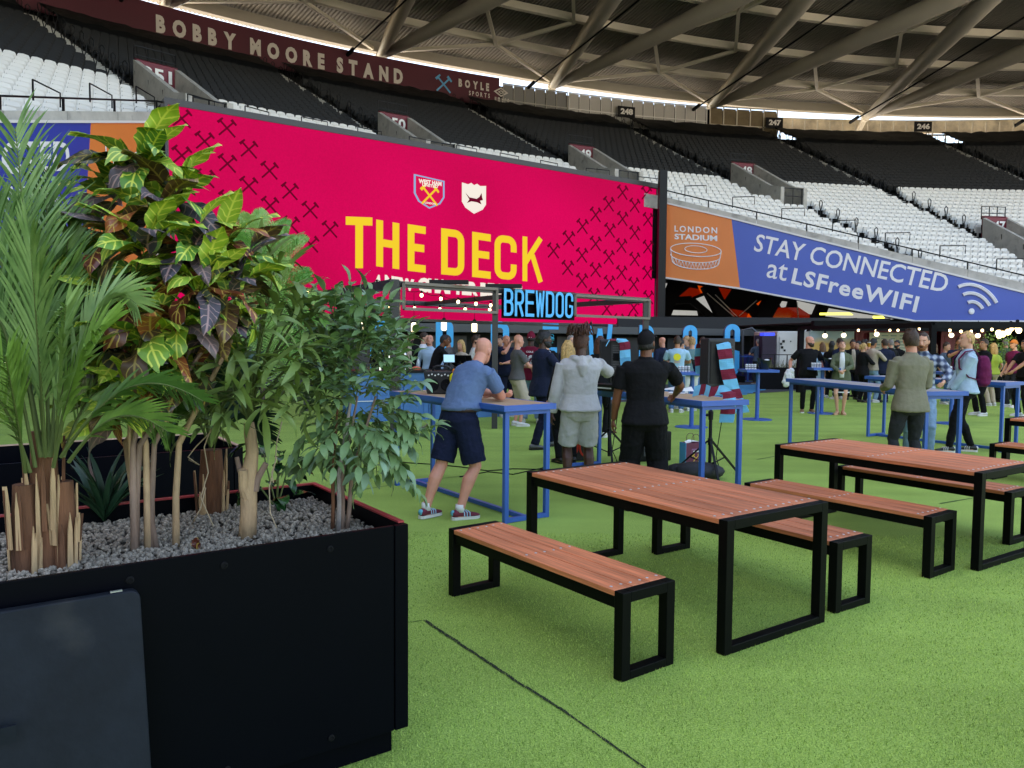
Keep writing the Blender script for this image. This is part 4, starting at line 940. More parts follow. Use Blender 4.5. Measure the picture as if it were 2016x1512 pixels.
# ------------------------------------------------------------ tall blue tables
M_blue = mat('blue_powder_coat', hx('#2c5fae'), 0.4, var=0.05, vscale=2); M_ttop = mat('weathered_oak_top', hx('#b89a78'), 0.55, var=0.3, vscale=4, stretch=(0.5, 6, 6), bump=0.1, bscale=20)
M_pinkoak = mat('pale_grey_top', hx('#a8a09c'), 0.5, var=0.12, vscale=5, stretch=(0.5, 5, 5))
def bar_table(label, L, W, H, loc, rz, top, t=0.045, ins=0.042):
    T = thing('bar_table', label, 'table', (loc[0], loc[1], 0), rz, 'tall blue bar tables')
    m = MB()
    m.bb(0, L, 0, 0.03, H-0.055, H); m.bb(0, L, W-0.03, W, H-0.055, H); m.bb(0, 0.03, 0.03, W-0.03, H-0.055, H); m.bb(L-0.03, L, 0.03, W-0.03, H-0.055, H)
    m.bb(0.03, L-0.03, 0.03, W-0.03, H-0.055, H-0.02); m.build('top_frame', M_blue, T, bevel=0.002)
    nb = 4; bw = (W-0.06)/nb
    for k in range(nb): m = MB(); m.bb(0, L-0.062, 0, bw-0.002, -0.018, 0); m.build('top_board', top, T, loc=(0.031, 0.03+k*bw+0.001, H-0.001))
    m = MB()
    for x in (ins, L-ins-t):
        m.bb(x, x+t, ins+t, W-ins-t, H-0.055-0.04, H-0.056)
    m.bb(ins+t, L-ins-t, ins, ins+t*0.8, H-0.056-0.03, H-0.056); m.bb(ins+t, L-ins-t, W-ins-t*0.8, W-ins, H-0.056-0.03, H-0.056); m.build('apron', M_blue, T)
    for x in (ins, L-ins-t):
        for y in (ins, W-ins-t): m = MB(); m.bb(x, x+t, y, y+t, 0, H-0.056); m.build('leg', M_blue, T, bevel=0.002)
        m = MB(); m.bb(x+0.001, x+t-0.001, ins+t, W-ins-t, 0.004, t); m.build('foot_rail', M_blue, T)
    m = MB(); m.bb(ins+t, L-ins-t, W/2-t/2, W/2+t/2, 0.004, t-0.002); m.build('stretcher', M_blue, T)
    return T
bar_table('tall blue table the man in the blue polo leans on', 2.35, 0.604, 1.10, (-1.42, 8.883), -0.958, M_ttop)
p = atz(1382, 790, 1.10); a = D2R(-65); bar_table('tall blue table with the sound gear and scarves', 2.9, 0.61, 1.10, (p.x-2.9*math.cos(a), p.y-2.9*math.sin(a)), a, M_ttop)
def two(l, r): p, q = atz(*l, 1.10), atz(*r, 1.10); return (p.x, p.y), math.atan2(q.y-p.y, q.x-p.x), (q-p).length
l, a, L = two((1547, 745), (1823, 771)); bar_table('tall blue table between the man in olive and the man in plaid', L, 0.61, 1.10, l, a, M_pinkoak)
l, a, L = two((1702, 740), (1980, 753)); bar_table('tall blue table behind the man with the backpack', L, 0.61, 1.10, l, a, M_pinkoak)
def poseur(label, px, py, s=0.7):
    p = atz(px, py); T = thing('poseur_table', label, 'table', (p.x, p.y, 0), 0.0, 'blue pedestal tables')
    m = MB(); m.bb(-s/2, s/2, -s/2, s/2, 1.045, 1.10); m.build('table_top', M_blue, T, bevel=0.003)
    m = MB(); m.lathe((0, 0, 0), [(0.043, 0.012), (0.043, 1.045)], 16); m.build('column', M_blue, T, smooth=False)
    m = MB(); m.lathe((0, 0, 0), [(0.32, 0.0), (0.32, 0.012), (0.05, 0.016)], 28); m.build('base_disc', M_blue, T); return p
PT = [('blue pedestal table behind the loudspeaker with the scarf', 1361, 841), ('blue pedestal table between the scarf and the bald man in black', 1490, 826), ('blue pedestal table between the bald man and the woman in green', 1617, 814), ('blue pedestal table behind the man with the phone', 1872, 834)]
PP = [poseur(*a) for a in PT]
poseur('small distant blue pedestal table beside the giant letter G', 1472, 751); poseur('blue pedestal table at the far right behind the hooded grey jacket', 2004, 786)
M_ice = mat('gloss_black_tub', (0.008, 0.012, 0.014), 0.15); M_cans = mat('white_can_print', (0.7, 0.7, 0.7), 0.35); M_canb = mat('black_can_print', (0.03, 0.03, 0.03), 0.4)
names = ['beside the scarf', 'left of the bald man in black', 'left of the woman in green', 'below the raised phone']
for p, nm in zip(PP, names):
    tb = thing('ice_tub', 'glossy black ice tub with white inside %s' % nm, 'tub', (p.x+0.13, p.y, 1.101), 0.2)
    m = MB(); n = 20; lo = [(0.10*math.cos(2*PI*k/n), 0.085*math.sin(2*PI*k/n), 0) for k in range(n)]
    hi = [(0.17*math.cos(2*PI*k/n), 0.13*math.sin(2*PI*k/n), 0.20+0.055*math.cos(2*PI*k/n)**2) for k in range(n)]
    hi2 = [(x*0.93, y*0.93, z-0.01) for x, y, z in hi]; lo2 = [(x*0.9, y*0.9, 0.02) for x, y, z in lo]
    m.add(lo+hi+hi2+lo2, [(k, (k+1) % n, n+(k+1) % n, n+k) for k in range(n)]+[(n+k, n+(k+1) % n, 2*n+(k+1) % n, 2*n+k) for k in range(n)]+[(2*n+k, 2*n+(k+1) % n, 3*n+(k+1) % n, 3*n+k) for k in range(n)]+[tuple(range(n)), tuple(3*n+k for k in range(n))])
    m.build('bowl', M_ice, tb, smooth=False)
    m = MB(); m.ball((0.06, 0, 0.19), (0.07, 0.07, 0.035)); m.ball((-0.07, 0.02, 0.19), (0.06, 0.06, 0.03)); m.build('ice', M_white, tb, smooth=True)
    for q in range(4):
        c = thing('drinks_can', '%s small printed can in the row %s' % (('first', 'second', 'third', 'last')[q], nm), 'can', (p.x-0.28+q*0.062, p.y-0.08, 1.101))
        m = MB(); m.lathe((0, 0, 0), [(0.022, 0), (0.028, 0.006), (0.028, 0.108), (0.022, 0.116)], 12); m.build('can_body', M_cans, c, smooth=False)
        m = MB(); m.lathe((0, 0, 0), [(0.0285, 0.03), (0.0285, 0.05)], 12); m.lathe((0, 0, 0), [(0.0285, 0.07), (0.0285, 0.084)], 12); m.build('can_print', M_canb, c)
# ------------------------------------------------------------ pergola, sign, string lights, bar counter
M_perg = mat('anodised_dark_frame', (0.035, 0.033, 0.032), 0.4); M_tan = mat('bronze_frame_face', (0.16, 0.13, 0.10), 0.45)
ZP = 2.7
P1 = atz(778, 552, ZP); P3 = atz(1272, 586, ZP); PL = atz(602, 582, ZP); 
def lineY(px, a_, b_):
    n = Vector((-(b_.y-a_.y), b_.x-a_.x, 0)); d = sight(px, 600); return ((a_-CAM).dot(n)/d.dot(n))*d.y
def onl(px): v = aty(px, 600, lineY(px, P1, P3)); v.z = ZP; return v
P2 = onl(975)
dv = (P3-P1).normalized(); dv.z = 0
per = thing('pergola', 'dark steel pergola frame over the bar carrying a blue sign', 'pergola')
for p, w in ((P1, 0.16), (P2, 0.11), (P3, 0.13), (PL, 0.12), (PL+(P2-P1)*1.0, 0.1)):
    m = MB(); m.bb(p.x-w/2, p.x+w/2, p.y-w/2, p.y+w/2, 0, ZP); m.build('post', M_perg, per, bevel=0.004)
def rect(a, b, z0, z1, w=0.05):
    m = MB()
    m.bar((a.x, a.y, z1), (b.x, b.y, z1), w, w); m.bar((a.x, a.y, z0), (b.x, b.y, z0), w, w); m.bar((a.x, a.y, z0), (a.x, a.y, z1), w, w); m.bar((b.x, b.y, z0), (b.x, b.y, z1), w, w)
    return m
o_ = Vector((0.0, -0.12, 0))
rect(onl(797)+o_, onl(979)+o_, 2.22, 2.66).build('hung_frame', M_tan, per); rect(onl(1132)+o_, onl(1277)+o_, 2.22, 2.64).build('hung_frame', M_tan, per)
for a_, b_, w, h in ((P1, P3, 0.1, 0.1), (P1, PL, 0.14, 0.16), (PL, PL+(P3-P1), 0.1, 0.12), (P1.lerp(P3, 0.5), PL+(P3-P1)*0.5, 0.08, 0.1), (P3, PL+(P3-P1), 0.1, 0.12)):
    m = MB(); m.bar((a_.x, a_.y, ZP-0.06), (b_.x, b_.y, ZP-0.06), w, h); m.build('beam', M_perg, per)
m = MB(); a_, b_ = P1+(PL-P1)*0.35, P1+(PL-P1)*0.35+(P3-P1)*0.9; m.bar((P1.x, P1.y+0.3, 2.05), (b_.x, b_.y, 2.05), 0.05, 0.05); m.bar((PL.x, PL.y, 2.2), (P1.x, P1.y, 2.2), 0.05, 0.06); m.build('lower_rail', M_perg, per)
for k, f in enumerate((0.28, 0.60)):
    m = MB(); c = P1.lerp(P3, f*0.6); m.bb(c.x-0.35, c.x+0.35, c.y-0.1, c.y+0.1, ZP, ZP+0.07); m.build('flood_light', M_blk, per)
sg = thing('bar_sign', 'sky blue block letters reading BREWDOG fixed to the pergola', 'sign')
s0, s1 = aty(991, 600, onl(991).y-0.22), aty(1130, 600, onl(1130).y-0.22)
zb = 2.16; m = MB(); 
for off in (0.05, 0.09):
    pass
W8 = (s1-s0)/7.0
for k, ch in enumerate('BREWDOG'):
    f0 = s0+W8*k+W8*0.06; f1 = s0+W8*(k+0.92); f0.z = f1.z = zb-0.0*k; tp = f0.copy(); tp.z = zb+0.52
    m = MB(); block_letter(m, ch, f0, f1, tp, Vector((0.02, 0.14, -0.005)), 0.115)
    m.build('letter', [M_lblu, M_blkm], sg)
m = MB(); m.poly([s0+Vector((-0.04, 0.16, 2.12-s0.z)), s1+Vector((0.02, 0.16, 2.12-s1.z)), s1+Vector((0.02, 0.16, 2.7-s1.z)), s0+Vector((-0.04, 0.16, 2.7-s0.z))], (0.01, 0.04, 0)); m.build('backing_board', M_blkm, sg)
M_bulb = mat('warm_bulb', (0.9, 0.8, 0.6), 0.3, emit='#ffe2a8', estr=1.6)
bulb = MB(); bulb.ball((0, 0, -0.03), (0.028, 0.028, 0.034), 10, 7); bm_ = bulb.mesh('bulb', M_bulb, True)
sock = MB(); sock.lathe((0, 0, 0), [(0.016, 0), (0.018, 0.04), (0.008, 0.05)], 8); sm_ = sock.mesh('bulb_socket', M_blkm)
def string(label, pts, sag=0.05, big=1.0):
    T = thing('string_lights', label, 'lights', group='festoon lights'); m = MB(); P = []
    for a_, b_ in zip(pts, pts[1:]):
        for k in range(4): P.append(a_.lerp(b_, k/4)-Vector((0, 0, sag*math.sin(PI*k/4))))
    P.append(pts[-1]); m.tube([q_+Vector((0, 0, 0.05)) for q_ in P], 0.006, 5); m.build('cable', M_blkm, T)
    for q_ in pts[1:-1]:
        M = Matrix.Translation(q_) @ Matrix.Scale(big, 4); inst(bm_, 'bulb', T, M); inst(sm_, 'bulb_socket', T, M)
def lineY(px, a_, b_):
    n = Vector((-(b_.y-a_.y), b_.x-a_.x, 0)); d = sight(px, 600); return ((a_-CAM).dot(n)/d.dot(n))*d.y
def S1(pxs, A_, B_, off=-0.12): return [aty(x, y, lineY(x, A_, B_)+off) for x, y in pxs]
string('festoon of lit bulbs along the left beam of the pergola', S1([(575, 575), (606, 573), (668, 571), (682, 571), (712, 570), (742, 556), (770, 553)], PL, P1))
string('upper festoon of lit bulbs drooping inside the hung frame', S1([(776, 556), (784, 571), (830, 578), (868, 585), (902, 591), (937, 595), (966, 598), (976, 585)], P1, P3, 0.15))
string('lower festoon of lit bulbs along the frame foot', S1([(790, 600), (816, 604), (866, 606), (916, 606), (964, 607), (980, 600)], P1, P3, 0.5), 0.03)
string('festoon of lit bulbs on the rear beam at the left', S1([(590, 590), (600, 593), (660, 596), (713, 600), (764, 603), (775, 600)], PL+Vector((0, 2, 0)), P1+Vector((0, 2, 0))))
M_jar = mat('frosted_jar_lamp', (0.8, 0.78, 0.7), 0.3, emit='#fff0cc', estr=0.5)
for k, (x, y, Y, nm) in enumerate(((715, 637, 15.0, 'left of the pergola corner post'), (767, 645, 15.0, 'just left of the pergola corner post'), (815, 643, 15.4, 'first right of the corner post'), (874, 640, 15.5, 'above the leaning barman'), (934, 643, 15.7, 'right of the leaning barman'))):
    c = aty(x, y, Y); T = thing('pendant_lamp', 'lit jar pendant lamp hanging %s' % nm, 'lamp', c, 0, 'jar pendant lamps')
    m = MB(); m.lathe((0, 0, 0), [(0.03, -0.11), (0.055, -0.09), (0.055, 0.05), (0.035, 0.08)], 14); m.build('jar', M_jar, T, smooth=True)
    m = MB(); m.lathe((0, 0, 0), [(0.038, 0.08), (0.038, 0.13), (0.01, 0.15)], 12); m.tube([(0, 0, 0.14), (0, 0, ZP-c.z-0.08)], 0.005, 5); m.build('cap', M_blkm, T)
# counter
b0, b1 = atz(690, 832), atz(985, 820); bd = (b1-b0).normalized(); bn_ = Vector((-bd.y, bd.x, 0)); BLn = (b1-b0).length
ba = math.atan2(bd.y, bd.x); M_bpan = mat('mid_blue_joinery', hx('#3f78b4'), 0.5, var=0.04, vscale=2)
bar = thing('bar_counter', 'blue panelled bar counter with a dark worktop under the pergola', 'counter', (b0.x, b0.y, 0), ba)
m = MB(); m.bb(0, BLn, 0.03, 0.65, 0.0, 1.0); m.build('carcass', M_bpan, bar)
m = MB(); m.bb(-0.05, BLn+0.05, -0.06, 0.7, 1.0, 1.05); m.build('worktop', M_blk, bar, bevel=0.004)
n = 6
for k in range(n):
    x0 = BLn*k/n; x1 = BLn*(k+1)/n; m = MB()
    m.bb(x0+0.01, x1-0.01, 0, 0.028, 0.0, 0.14); m.bb(x0+0.01, x1-0.01, 0, 0.028, 0.88, 0.998); m.bb(x0+0.01, x0+0.11, 0, 0.028, 0.14, 0.88); m.bb(x1-0.11, x1-0.01, 0, 0.028, 0.14, 0.88); m.bb(x0+0.11, x1-0.11, 0.018, 0.029, 0.14, 0.88)
    m.build('door_panel', M_bpan, bar)
m = MB(); m.bb(0, BLn, -0.01, 0, 0.42, 0.435); m.build('pale_strip', M_white, bar)
M_chr = mat('chrome', (0.8, 0.8, 0.8), 0.12, metal=1.0)
def onbar(px, py=728): 
    p = atz(px, py, 1.05); Y = lineY(px, b0, b1)+0.3; return aty(px, 700, Y).xy
x, y = onbar(799); t = thing('beer_font', 'curved chrome beer font standing on the bar counter', 'tap', (x, y, 1.05))
m = MB(); m.tube([(0, 0, 0), (0, 0, 0.25), (-0.03, 0, 0.36), (-0.12, 0, 0.40), (-0.2, 0, 0.36), (-0.22, 0, 0.30)], [0.05, 0.04, 0.045, 0.045, 0.04, 0.03], 12); m.lathe((0, 0, 0), [(0.07, 0), (0.07, 0.02), (0.05, 0.03)], 16); m.build('font_body', M_chr, t, smooth=True)
for k in range(3): m = MB(); m.tube([(-0.02-0.07*k, 0, 0.38), (-0.02-0.07*k, -0.03, 0.52)], [0.008, 0.014], 8); m.build('tap_handle', M_blk, t)
for k, px in enumerate((748, 757, 766)):
    x, y = onbar(px); t = thing('tap_handle_column', 'slim steel beer tap %s left of the corner post' % ('first', 'second', 'third')[k], 'tap', (x, y, 1.05)); m = MB(); m.tube([(0, 0, 0), (0, 0, 0.3), (0, 0, 0.42)], [0.03, 0.014, 0.018], 10); m.build('shaft', M_chr, t)
M_scrn = mat('pale_blue_display', (0.1, 0.2, 0.3), 0.3, emit='#8fc4ea', estr=0.2)
x, y = onbar(884); t = thing('till_screen', 'lit pale blue till screen on the bar counter', 'till', (x, y, 1.05), 0.15)
m = MB(); m.box((0, 0, 0.24), (0.26, 0.03, 0.19), Matrix.Rotation(D2R(-12), 3, 'X')); m.build('casing', M_blk, t); m = MB(); m.box((0, -0.022, 0.24), (0.235, 0.006, 0.165), Matrix.Rotation(D2R(-12), 3, 'X')); m.build('display', M_scrn, t)
m = MB(); m.tube([(0, 0.02, 0.0), (0, 0.02, 0.2)], 0.025, 8); m.build('stand', M_blk, t)
for px, nm in ((906, 'right of the lit till'), (918, 'second right of the lit till')):
    x, y = onbar(px); t = thing('till_screen', 'dark till screen seen from behind, %s' % nm, 'till', (x, y, 1.05), -0.4); m = MB(); m.box((0, 0, 0.22), (0.27, 0.025, 0.19), Matrix.Rotation(D2R(28), 3, 'X')); m.build('casing', M_blk, t); m = MB(); m.tube([(0, 0, 0), (0, 0, 0.18)], 0.02, 8); m.build('stand', M_blk, t)
x, y = onbar(821); m = MB(); m.ball((x, y-0.1, 1.08), (0.1, 0.06, 0.05), 10, 6); m.build('napkins', mat('coral_napkin', hx('#e0705a'), 0.8, bump=0.6, bscale=20), label='crumpled coral napkins at the edge of the bar counter', cat='napkins')
x, y = onbar(822); t = thing('water_bottle', 'clear bottle on the bar beside the man in the beige shirt', 'bottle', (x, y+0.12, 1.05)); m = MB(); m.lathe((0, 0, 0), [(0.035, 0), (0.035, 0.17), (0.014, 0.22), (0.014, 0.25)], 12); m.build('bottle_body', mat('pale_glass', (0.55, 0.62, 0.68), 0.1), t, smooth=True)
# right-hand pergola: black post, beams, festoon
M_p = M_blkm; Y = 17.5
rp = thing('side_pergola', 'black post and beams of the pergola at the right', 'pergola')
q0 = aty(1837, 640, Y); m = MB(); m.bb(q0.x-0.06, q0.x+0.06, Y-0.06, Y+0.06, 0, q0.z); m.build('post', M_p, rp)
q1 = aty(1577, 646, 26); m = MB(); m.bb(q1.x-0.08, q1.x+0.08, 25.9, 26.1, 0, q1.z); m.build('post', M_p, rp)
m = MB(); m.bar(q0, q1, 0.1, 0.12); m.bar(q0, aty(2100, 640, 18.5), 0.1, 0.14); m.bar(aty(1600, 641, 28), aty(2100, 644, 28), 0.3, 0.35); m.build('beam', M_p, rp)
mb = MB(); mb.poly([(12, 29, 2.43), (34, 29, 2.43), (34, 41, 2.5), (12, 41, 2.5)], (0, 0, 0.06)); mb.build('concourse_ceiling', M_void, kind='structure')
string('festoon of bulbs over the maroon containers', [aty(x, y, 26) for x, y in ((1640, 650), (1690, 648), (1725, 649), (1752, 648), (1768, 648), (1795, 650), (1810, 645), (1830, 645))], 0.05, 1.3)
string('festoon of bulbs right of the black post', [aty(x, y, 19) for x, y in ((1842, 645), (1870, 648), (1892, 650), (1912, 650), (1934, 648), (1953, 646), (1965, 652))], 0.04, 1.1)
string('bright cluster of bulbs in front of the green tree', [aty(x, y, 20) for x, y in ((1960, 640), (1966, 650), (1975, 652), (1985, 648), (1990, 641), (2003, 638), (2006, 645), (2020, 640))], 0.02, 2.4)
for k, (x, y) in enumerate(((1624, 661), (1726, 658), (1873, 660), (1925, 661), (1967, 662), (1661, 660))):
    c = aty(x, y, 24); T = thing('pendant_lamp', 'small lit pendant bulb, %s of those before the containers' % ('first from the left', 'third from the left', 'fourth from the left', 'fifth from the left', 'rightmost', 'second from the left')[k], 'lamp', c)
    m = MB(); m.ball((0, 0, 0), 0.075, 12, 8); m.build('globe', M_jar, T, smooth=True); m = MB(); m.lathe((0, 0, 0.07), [(0.05, 0), (0.03, 0.06), (0.008, 0.09), (0.008, 0.4)], 8); m.build('cap', M_blkm, T)
# ------------------------------------------------------------ sound gear, scarves, bags
M_spk = mat('speaker_plastic', (0.018, 0.018, 0.02), 0.5, bump=0.3, bscale=120); M_spkg = mat('grey_speaker_back', (0.06, 0.06, 0.062), 0.5); M_cla = mat('claret_knit', hx('#7a1832'), 0.9, bump=0.8, bscale=160); M_sky2 = mat('sky_blue_knit', hx('#6cc0e4'), 0.9, bump=0.8, bscale=160)
def loudspeaker(label, px, ybase, Y, w, h, d, rz, zbot):
    c = aty(px, 700, Y); T = thing('loudspeaker', label, 'speaker', (c.x, c.y, zbot), rz)
    m = MB(); P = [(-w/2, -d/2), (w/2, -d/2), (w/2, d*0.2), (w*0.3, d/2), (-w*0.3, d/2), (-w/2, d*0.2)]
    m.poly([(x, y, 0) for x, y in P], (0, 0, h)); m.build('cabinet', M_spk, T, bevel=0.02)
    m = MB(); m.bb(-w*0.42, w*0.02, -d/2-0.012, -d/2-0.001, h*0.07, h*0.93); m.build('heatsink', M_blk, T)
    m = MB()
    for k in range(12): z = h*0.12+h*0.76*k/12; m.bb(w*0.08, w*0.4, -d/2-0.01, -d/2-0.001, z, z+h*0.025)
    m.build('vent_fins', M_spkg, T, kind='stuff')
    m = MB(); m.bb(w*0.1, w*0.36, -d/2-0.016, -d/2-0.011, h*0.42, h*0.62); m.build('handle_recess', M_blkm, T); return T
def tripod(label, px, Y, ztop):
    c = aty(px, 700, Y); T = thing('speaker_stand', label, 'stand', (c.x, c.y, 0))
    m = MB(); m.tube([(0, 0, 0.1), (0, 0, 0.75)], 0.022, 10); m.tube([(0, 0, 0.7), (0, 0, ztop)], 0.016, 10); m.build('pole', M_blk, T, smooth=False)
    m = MB(); m.lathe((0, 0, 0.72), [(0.03, 0), (0.034, 0.1), (0.02, 0.12)], 10); m.lathe((0, 0, 0.40), [(0.03, 0), (0.032, 0.08), (0.02, 0.1)], 10); m.ball((-0.045, 0, 0.78), 0.02); m.build('collar', M_blk, T)
    for k in range(3):
        a = 0.5+2*PI*k/3; d = Vector((math.cos(a), math.sin(a), 0)); m = MB(); m.bar(d*0.03+Vector((0, 0, 0.45)), d*0.48+Vector((0, 0, 0.02)), 0.028, 0.02); m.build('leg', M_blk, T)
        m = MB(); m.bar(Vector((0, 0, 0.15)), d*0.27+Vector((0, 0, 0.235)), 0.018, 0.012); m.build('brace', M_blk, T)
tripod('black tripod stand under the loudspeaker with the scarf', 1402, 9.6, 1.16); tripod('black tripod stand between the grey hoodie and the man in black', 1202, 10.6, 1.22)
loudspeaker('black loudspeaker with a claret and blue scarf over it', 1409, 762, 9.6, 0.37, 0.60, 0.30, 0.25, 1.14)
loudspeaker('black loudspeaker between the grey hoodie and the man in black', 1202, 735, 10.6, 0.31, 0.50, 0.27, -0.1, 1.22)
def ribbon(label, pts, wv, cols, name='scarf', fringe=(False, True)):
    """knitted band: pts centre line, wv width vector; cols alternate over equal lengths"""
    T = thing(name, label, 'scarf'); P = []
    for a_, b_ in zip(pts, pts[1:]):
        n = max(1, int((b_-a_).length/0.02))
        for k in range(n): P.append(a_.lerp(b_, k/n))
    P.append(pts[-1]); N = len(P); nb = cols; bl = N/nb
    for k in range(nb):
        i0, i1 = int(k*bl), min(N-1, int((k+1)*bl)); m = MB(); vs = []
        for i in range(i0, i1+1):
            w = wv[min(len(wv)-1, int(i/N*len(wv)))]; rp_ = 0.006*math.sin(i*0.9); vs += [P[i]-w/2+Vector((0, rp_, 0)), P[i]+Vector((0, -rp_*0.5-0.012, 0.0)), P[i]+w/2+Vector((0, rp_, 0))]
        m.add(vs, [(3*i, 3*i+1, 3*i+4, 3*i+3) for i in range(i1-i0)]+[(3*i+1, 3*i+2, 3*i+5, 3*i+4) for i in range(i1-i0)])
        if i1 > i0: o = m.build('stripe', M_cla if k % 2 else M_sky2, T); sd = o.modifiers.new('s', 'SOLIDIFY'); sd.thickness = 0.008
    if fringe[1]:
        m = MB(); w = wv[-1]; d = (P[-1]-P[-3]).normalized()
        for k in range(12): c = P[-1]-w/2+w*((k+0.5)/12); m.tube([c, c+d*0.05+w*0.01, c+d*0.09], [0.008, 0.008, 0.005], 4)
        m.build('fringe', M_sky2, T, kind='stuff')
    return T
Yb = 9.38
V = lambda x, y, Y=Yb: aty(x, y, Y)
ribbon('claret and sky blue scarf draped over the loudspeaker, hanging right', [V(1383, 735, 9.85), V(1380, 700, 9.85), V(1384, 676, 9.75), V(1415, 672, 9.55), V(1424, 678, 9.42), V(1428, 700), V(1432, 730), V(1440, 760), V(1449, 785), V(1456, 800)], [Vector((0.17, 0.0, 0.02))], 13)
ribbon('claret and sky blue scarf bunched on the blue table corner, one end hanging', [V(1366, 771, 8.3), V(1385, 766, 8.2), V(1400, 772, 8.05), V(1420, 768, 8.0), V(1436, 776, 7.95), V(1435, 793, 7.93), V(1432, 815, 7.93)], [Vector((0.03, 0.02, 0.11)), Vector((0.03, 0.02, 0.11)), Vector((0.05, 0.02, 0.1)), Vector((0.13, 0, 0.02)), Vector((0.15, 0, 0.0))], 8)
ribbon('claret and sky blue scarf over the left loudspeaker', [V(1193, 680, 10.3), V(1200, 668, 10.35), V(1222, 669, 10.4), V(1230, 676, 10.38), V(1231, 705, 10.38)], [Vector((0.02, 0.1, 0.02)), Vector((0.14, 0, 0.02))], 5)
p = atz(1352, 922); T = thing('gift_bag', 'claret and sky blue paper gift bag with a crest, standing on the turf', 'bag', (p.x, p.y, 0), 0.35)
M_bagc = mat('claret_card', hx('#6a2242'), 0.5); M_bagb = mat('sky_blue_card', hx('#3f94c4'), 0.5)
m = MB(); m.bb(-0.02, 0.28, -0.01, 0, 0, 0.34); m.build('front', M_bagc, T); m = MB(); m.bb(-0.02, 0.28, 0.13, 0.14, 0, 0.34); m.build('back', M_bagc, T)
m = MB(); m.bb(-0.03, -0.02, -0.01, 0.14, 0, 0.34); m.bb(0.28, 0.29, -0.01, 0.14, 0, 0.34); m.build('gusset', M_bagb, T)
m = MB(); P = [(-0.05, 0.11), (0.05, 0.11), (0.05, 0.0), (0, -0.08), (-0.05, 0.0)]; m.poly([(0.13+x*1.3, -0.013, 0.15+z) for x, z in P], (0, 0.002, 0)); m.build('crest', mat('pale_crest', hx('#9a6a94'), 0.5), T)
m = MB(); m.poly([(0.13+x*1.1, -0.016, 0.15+z*0.88) for x, z in P], (0, 0.002, 0)); m.build('crest_field', M_bagc, T)
m = MB(); hammers(m, Vector((0.13, -0.019, 0.13)), Vector((1, 0, 0)), Vector((0, 0, 1)), 0.1, Vector((0, 0.002, 0))); m.build('crest_hammers', mat('yellow_print', hx('#e8b84a'), 0.5), T)
m = MB(); m.bb(0.085, 0.175, -0.0185, -0.017, 0.215, 0.235); m.build('crest_lettering', M_print, T)
for y in (0.0, 0.13): m = MB(); m.tube([(0.07, y, 0.33), (0.075, y, 0.42), (0.10, y, 0.45), (0.13, y, 0.455), (0.16, y, 0.45), (0.185, y, 0.42), (0.19, y, 0.33)], 0.004, 5); m.build('handle', M_maroond, T)
m = MB(); m.add([(0.0, 0.02, 0.33), (0.1, 0.0, 0.36), (0.2, 0.05, 0.345), (0.27, 0.03, 0.36), (0.25, 0.12, 0.34), (0.1, 0.12, 0.37), (0.02, 0.1, 0.35)], [(0, 1, 2, 3, 4, 5, 6)]); m.build('tissue', M_white, T)
p = atz(1300, 915); T = thing('flight_case', 'black flight case on the turf behind the man in black', 'case', (p.x, p.y+0.3, 0), 0.3); m = MB(); m.bb(-0.28, 0.24, 0, 0.4, 0, 0.42); m.build('case_body', M_blk, T, bevel=0.02); m = MB(); m.bb(-0.2, 0.14, -0.012, -0.002, 0.08, 0.34); m.build('grille', M_spkg, T)
p = atz(1375, 945); m = MB(); m.ball((p.x, p.y+0.05, 0.1), (0.34, 0.16, 0.12), 16, 8); m.ball((p.x-0.2, p.y+0.1, 0.09), (0.2, 0.15, 0.1), 14, 8); m.build('holdall', mat('black_nylon', (0.012, 0.012, 0.014), 0.6, bump=0.9, bscale=14), smooth=True, label='slumped black holdall on the turf below the table corner', cat='bag')
p = atz(1143, 915); T = thing('speaker_box', 'small black box with red-rimmed cones behind the bare legs', 'speaker', (p.x, p.y+0.35, 0)); m = MB(); m.bb(-0.2, 0.2, 0, 0.25, 0, 0.36); m.build('box_body', M_spk, T, bevel=0.01)
M_redr = mat('orange_red_ring', hx('#e0361e'), 0.4)
for x in (-0.1, 0.1):
    m = MB(); n = 20; m.tube([(x+0.085*math.cos(2*PI*k/n), -0.012, 0.2+0.13*math.sin(2*PI*k/n)) for k in range(n+1)], 0.016, 6); m.build('cone_ring', M_redr, T)
# on the near tall table: portable speaker, yellow bottle, black folder
p = atz(868, 776, 1.10); T = thing('portable_speaker', 'black portable speaker with a carry handle on the blue table', 'speaker', (p.x, p.y+0.1, 1.101), -0.12)
m = MB(); w0, w1, h = 0.15, 0.185, 0.25
vs = [(-w0, -0.09, 0), (w0, -0.09, 0), (w0, 0.09, 0), (-w0, 0.09, 0), (-w1, -0.11, h), (w1, -0.11, h), (w1, 0.09, h), (-w1, 0.09, h)]
m.add(vs, [(0, 1, 2, 3), (4, 5, 6, 7), (0, 1, 5, 4), (1, 2, 6, 5), (2, 3, 7, 6), (3, 0, 4, 7)]); m.build('cabinet', M_spk, T, bevel=0.012)
m = MB(); m.tube([(-0.1, 0, h), (-0.09, 0, h+0.04), (-0.05, 0, h+0.055), (0.05, 0, h+0.055), (0.09, 0, h+0.04), (0.1, 0, h)], 0.012, 8); m.build('handle', M_spk, T, smooth=True)
for x in (-0.075, 0.075): m = MB(); M = Matrix.Rotation(PI/2+D2R(-5), 3, 'X'); m.lathe((x, -0.103, 0.1), [(0.066, -0.004), (0.066, 0.006), (0.05, 0.008), (0.02, -0.002)], 20, M); m.build('driver', M_blkm, T)
m = MB()
for k in range(7): m.lathe((-0.12+0.036*k, -0.112, 0.205+0.012*(k % 2)), [(0.009, 0), (0.009, 0.012)], 8, Matrix.Rotation(PI/2, 3, 'X'))
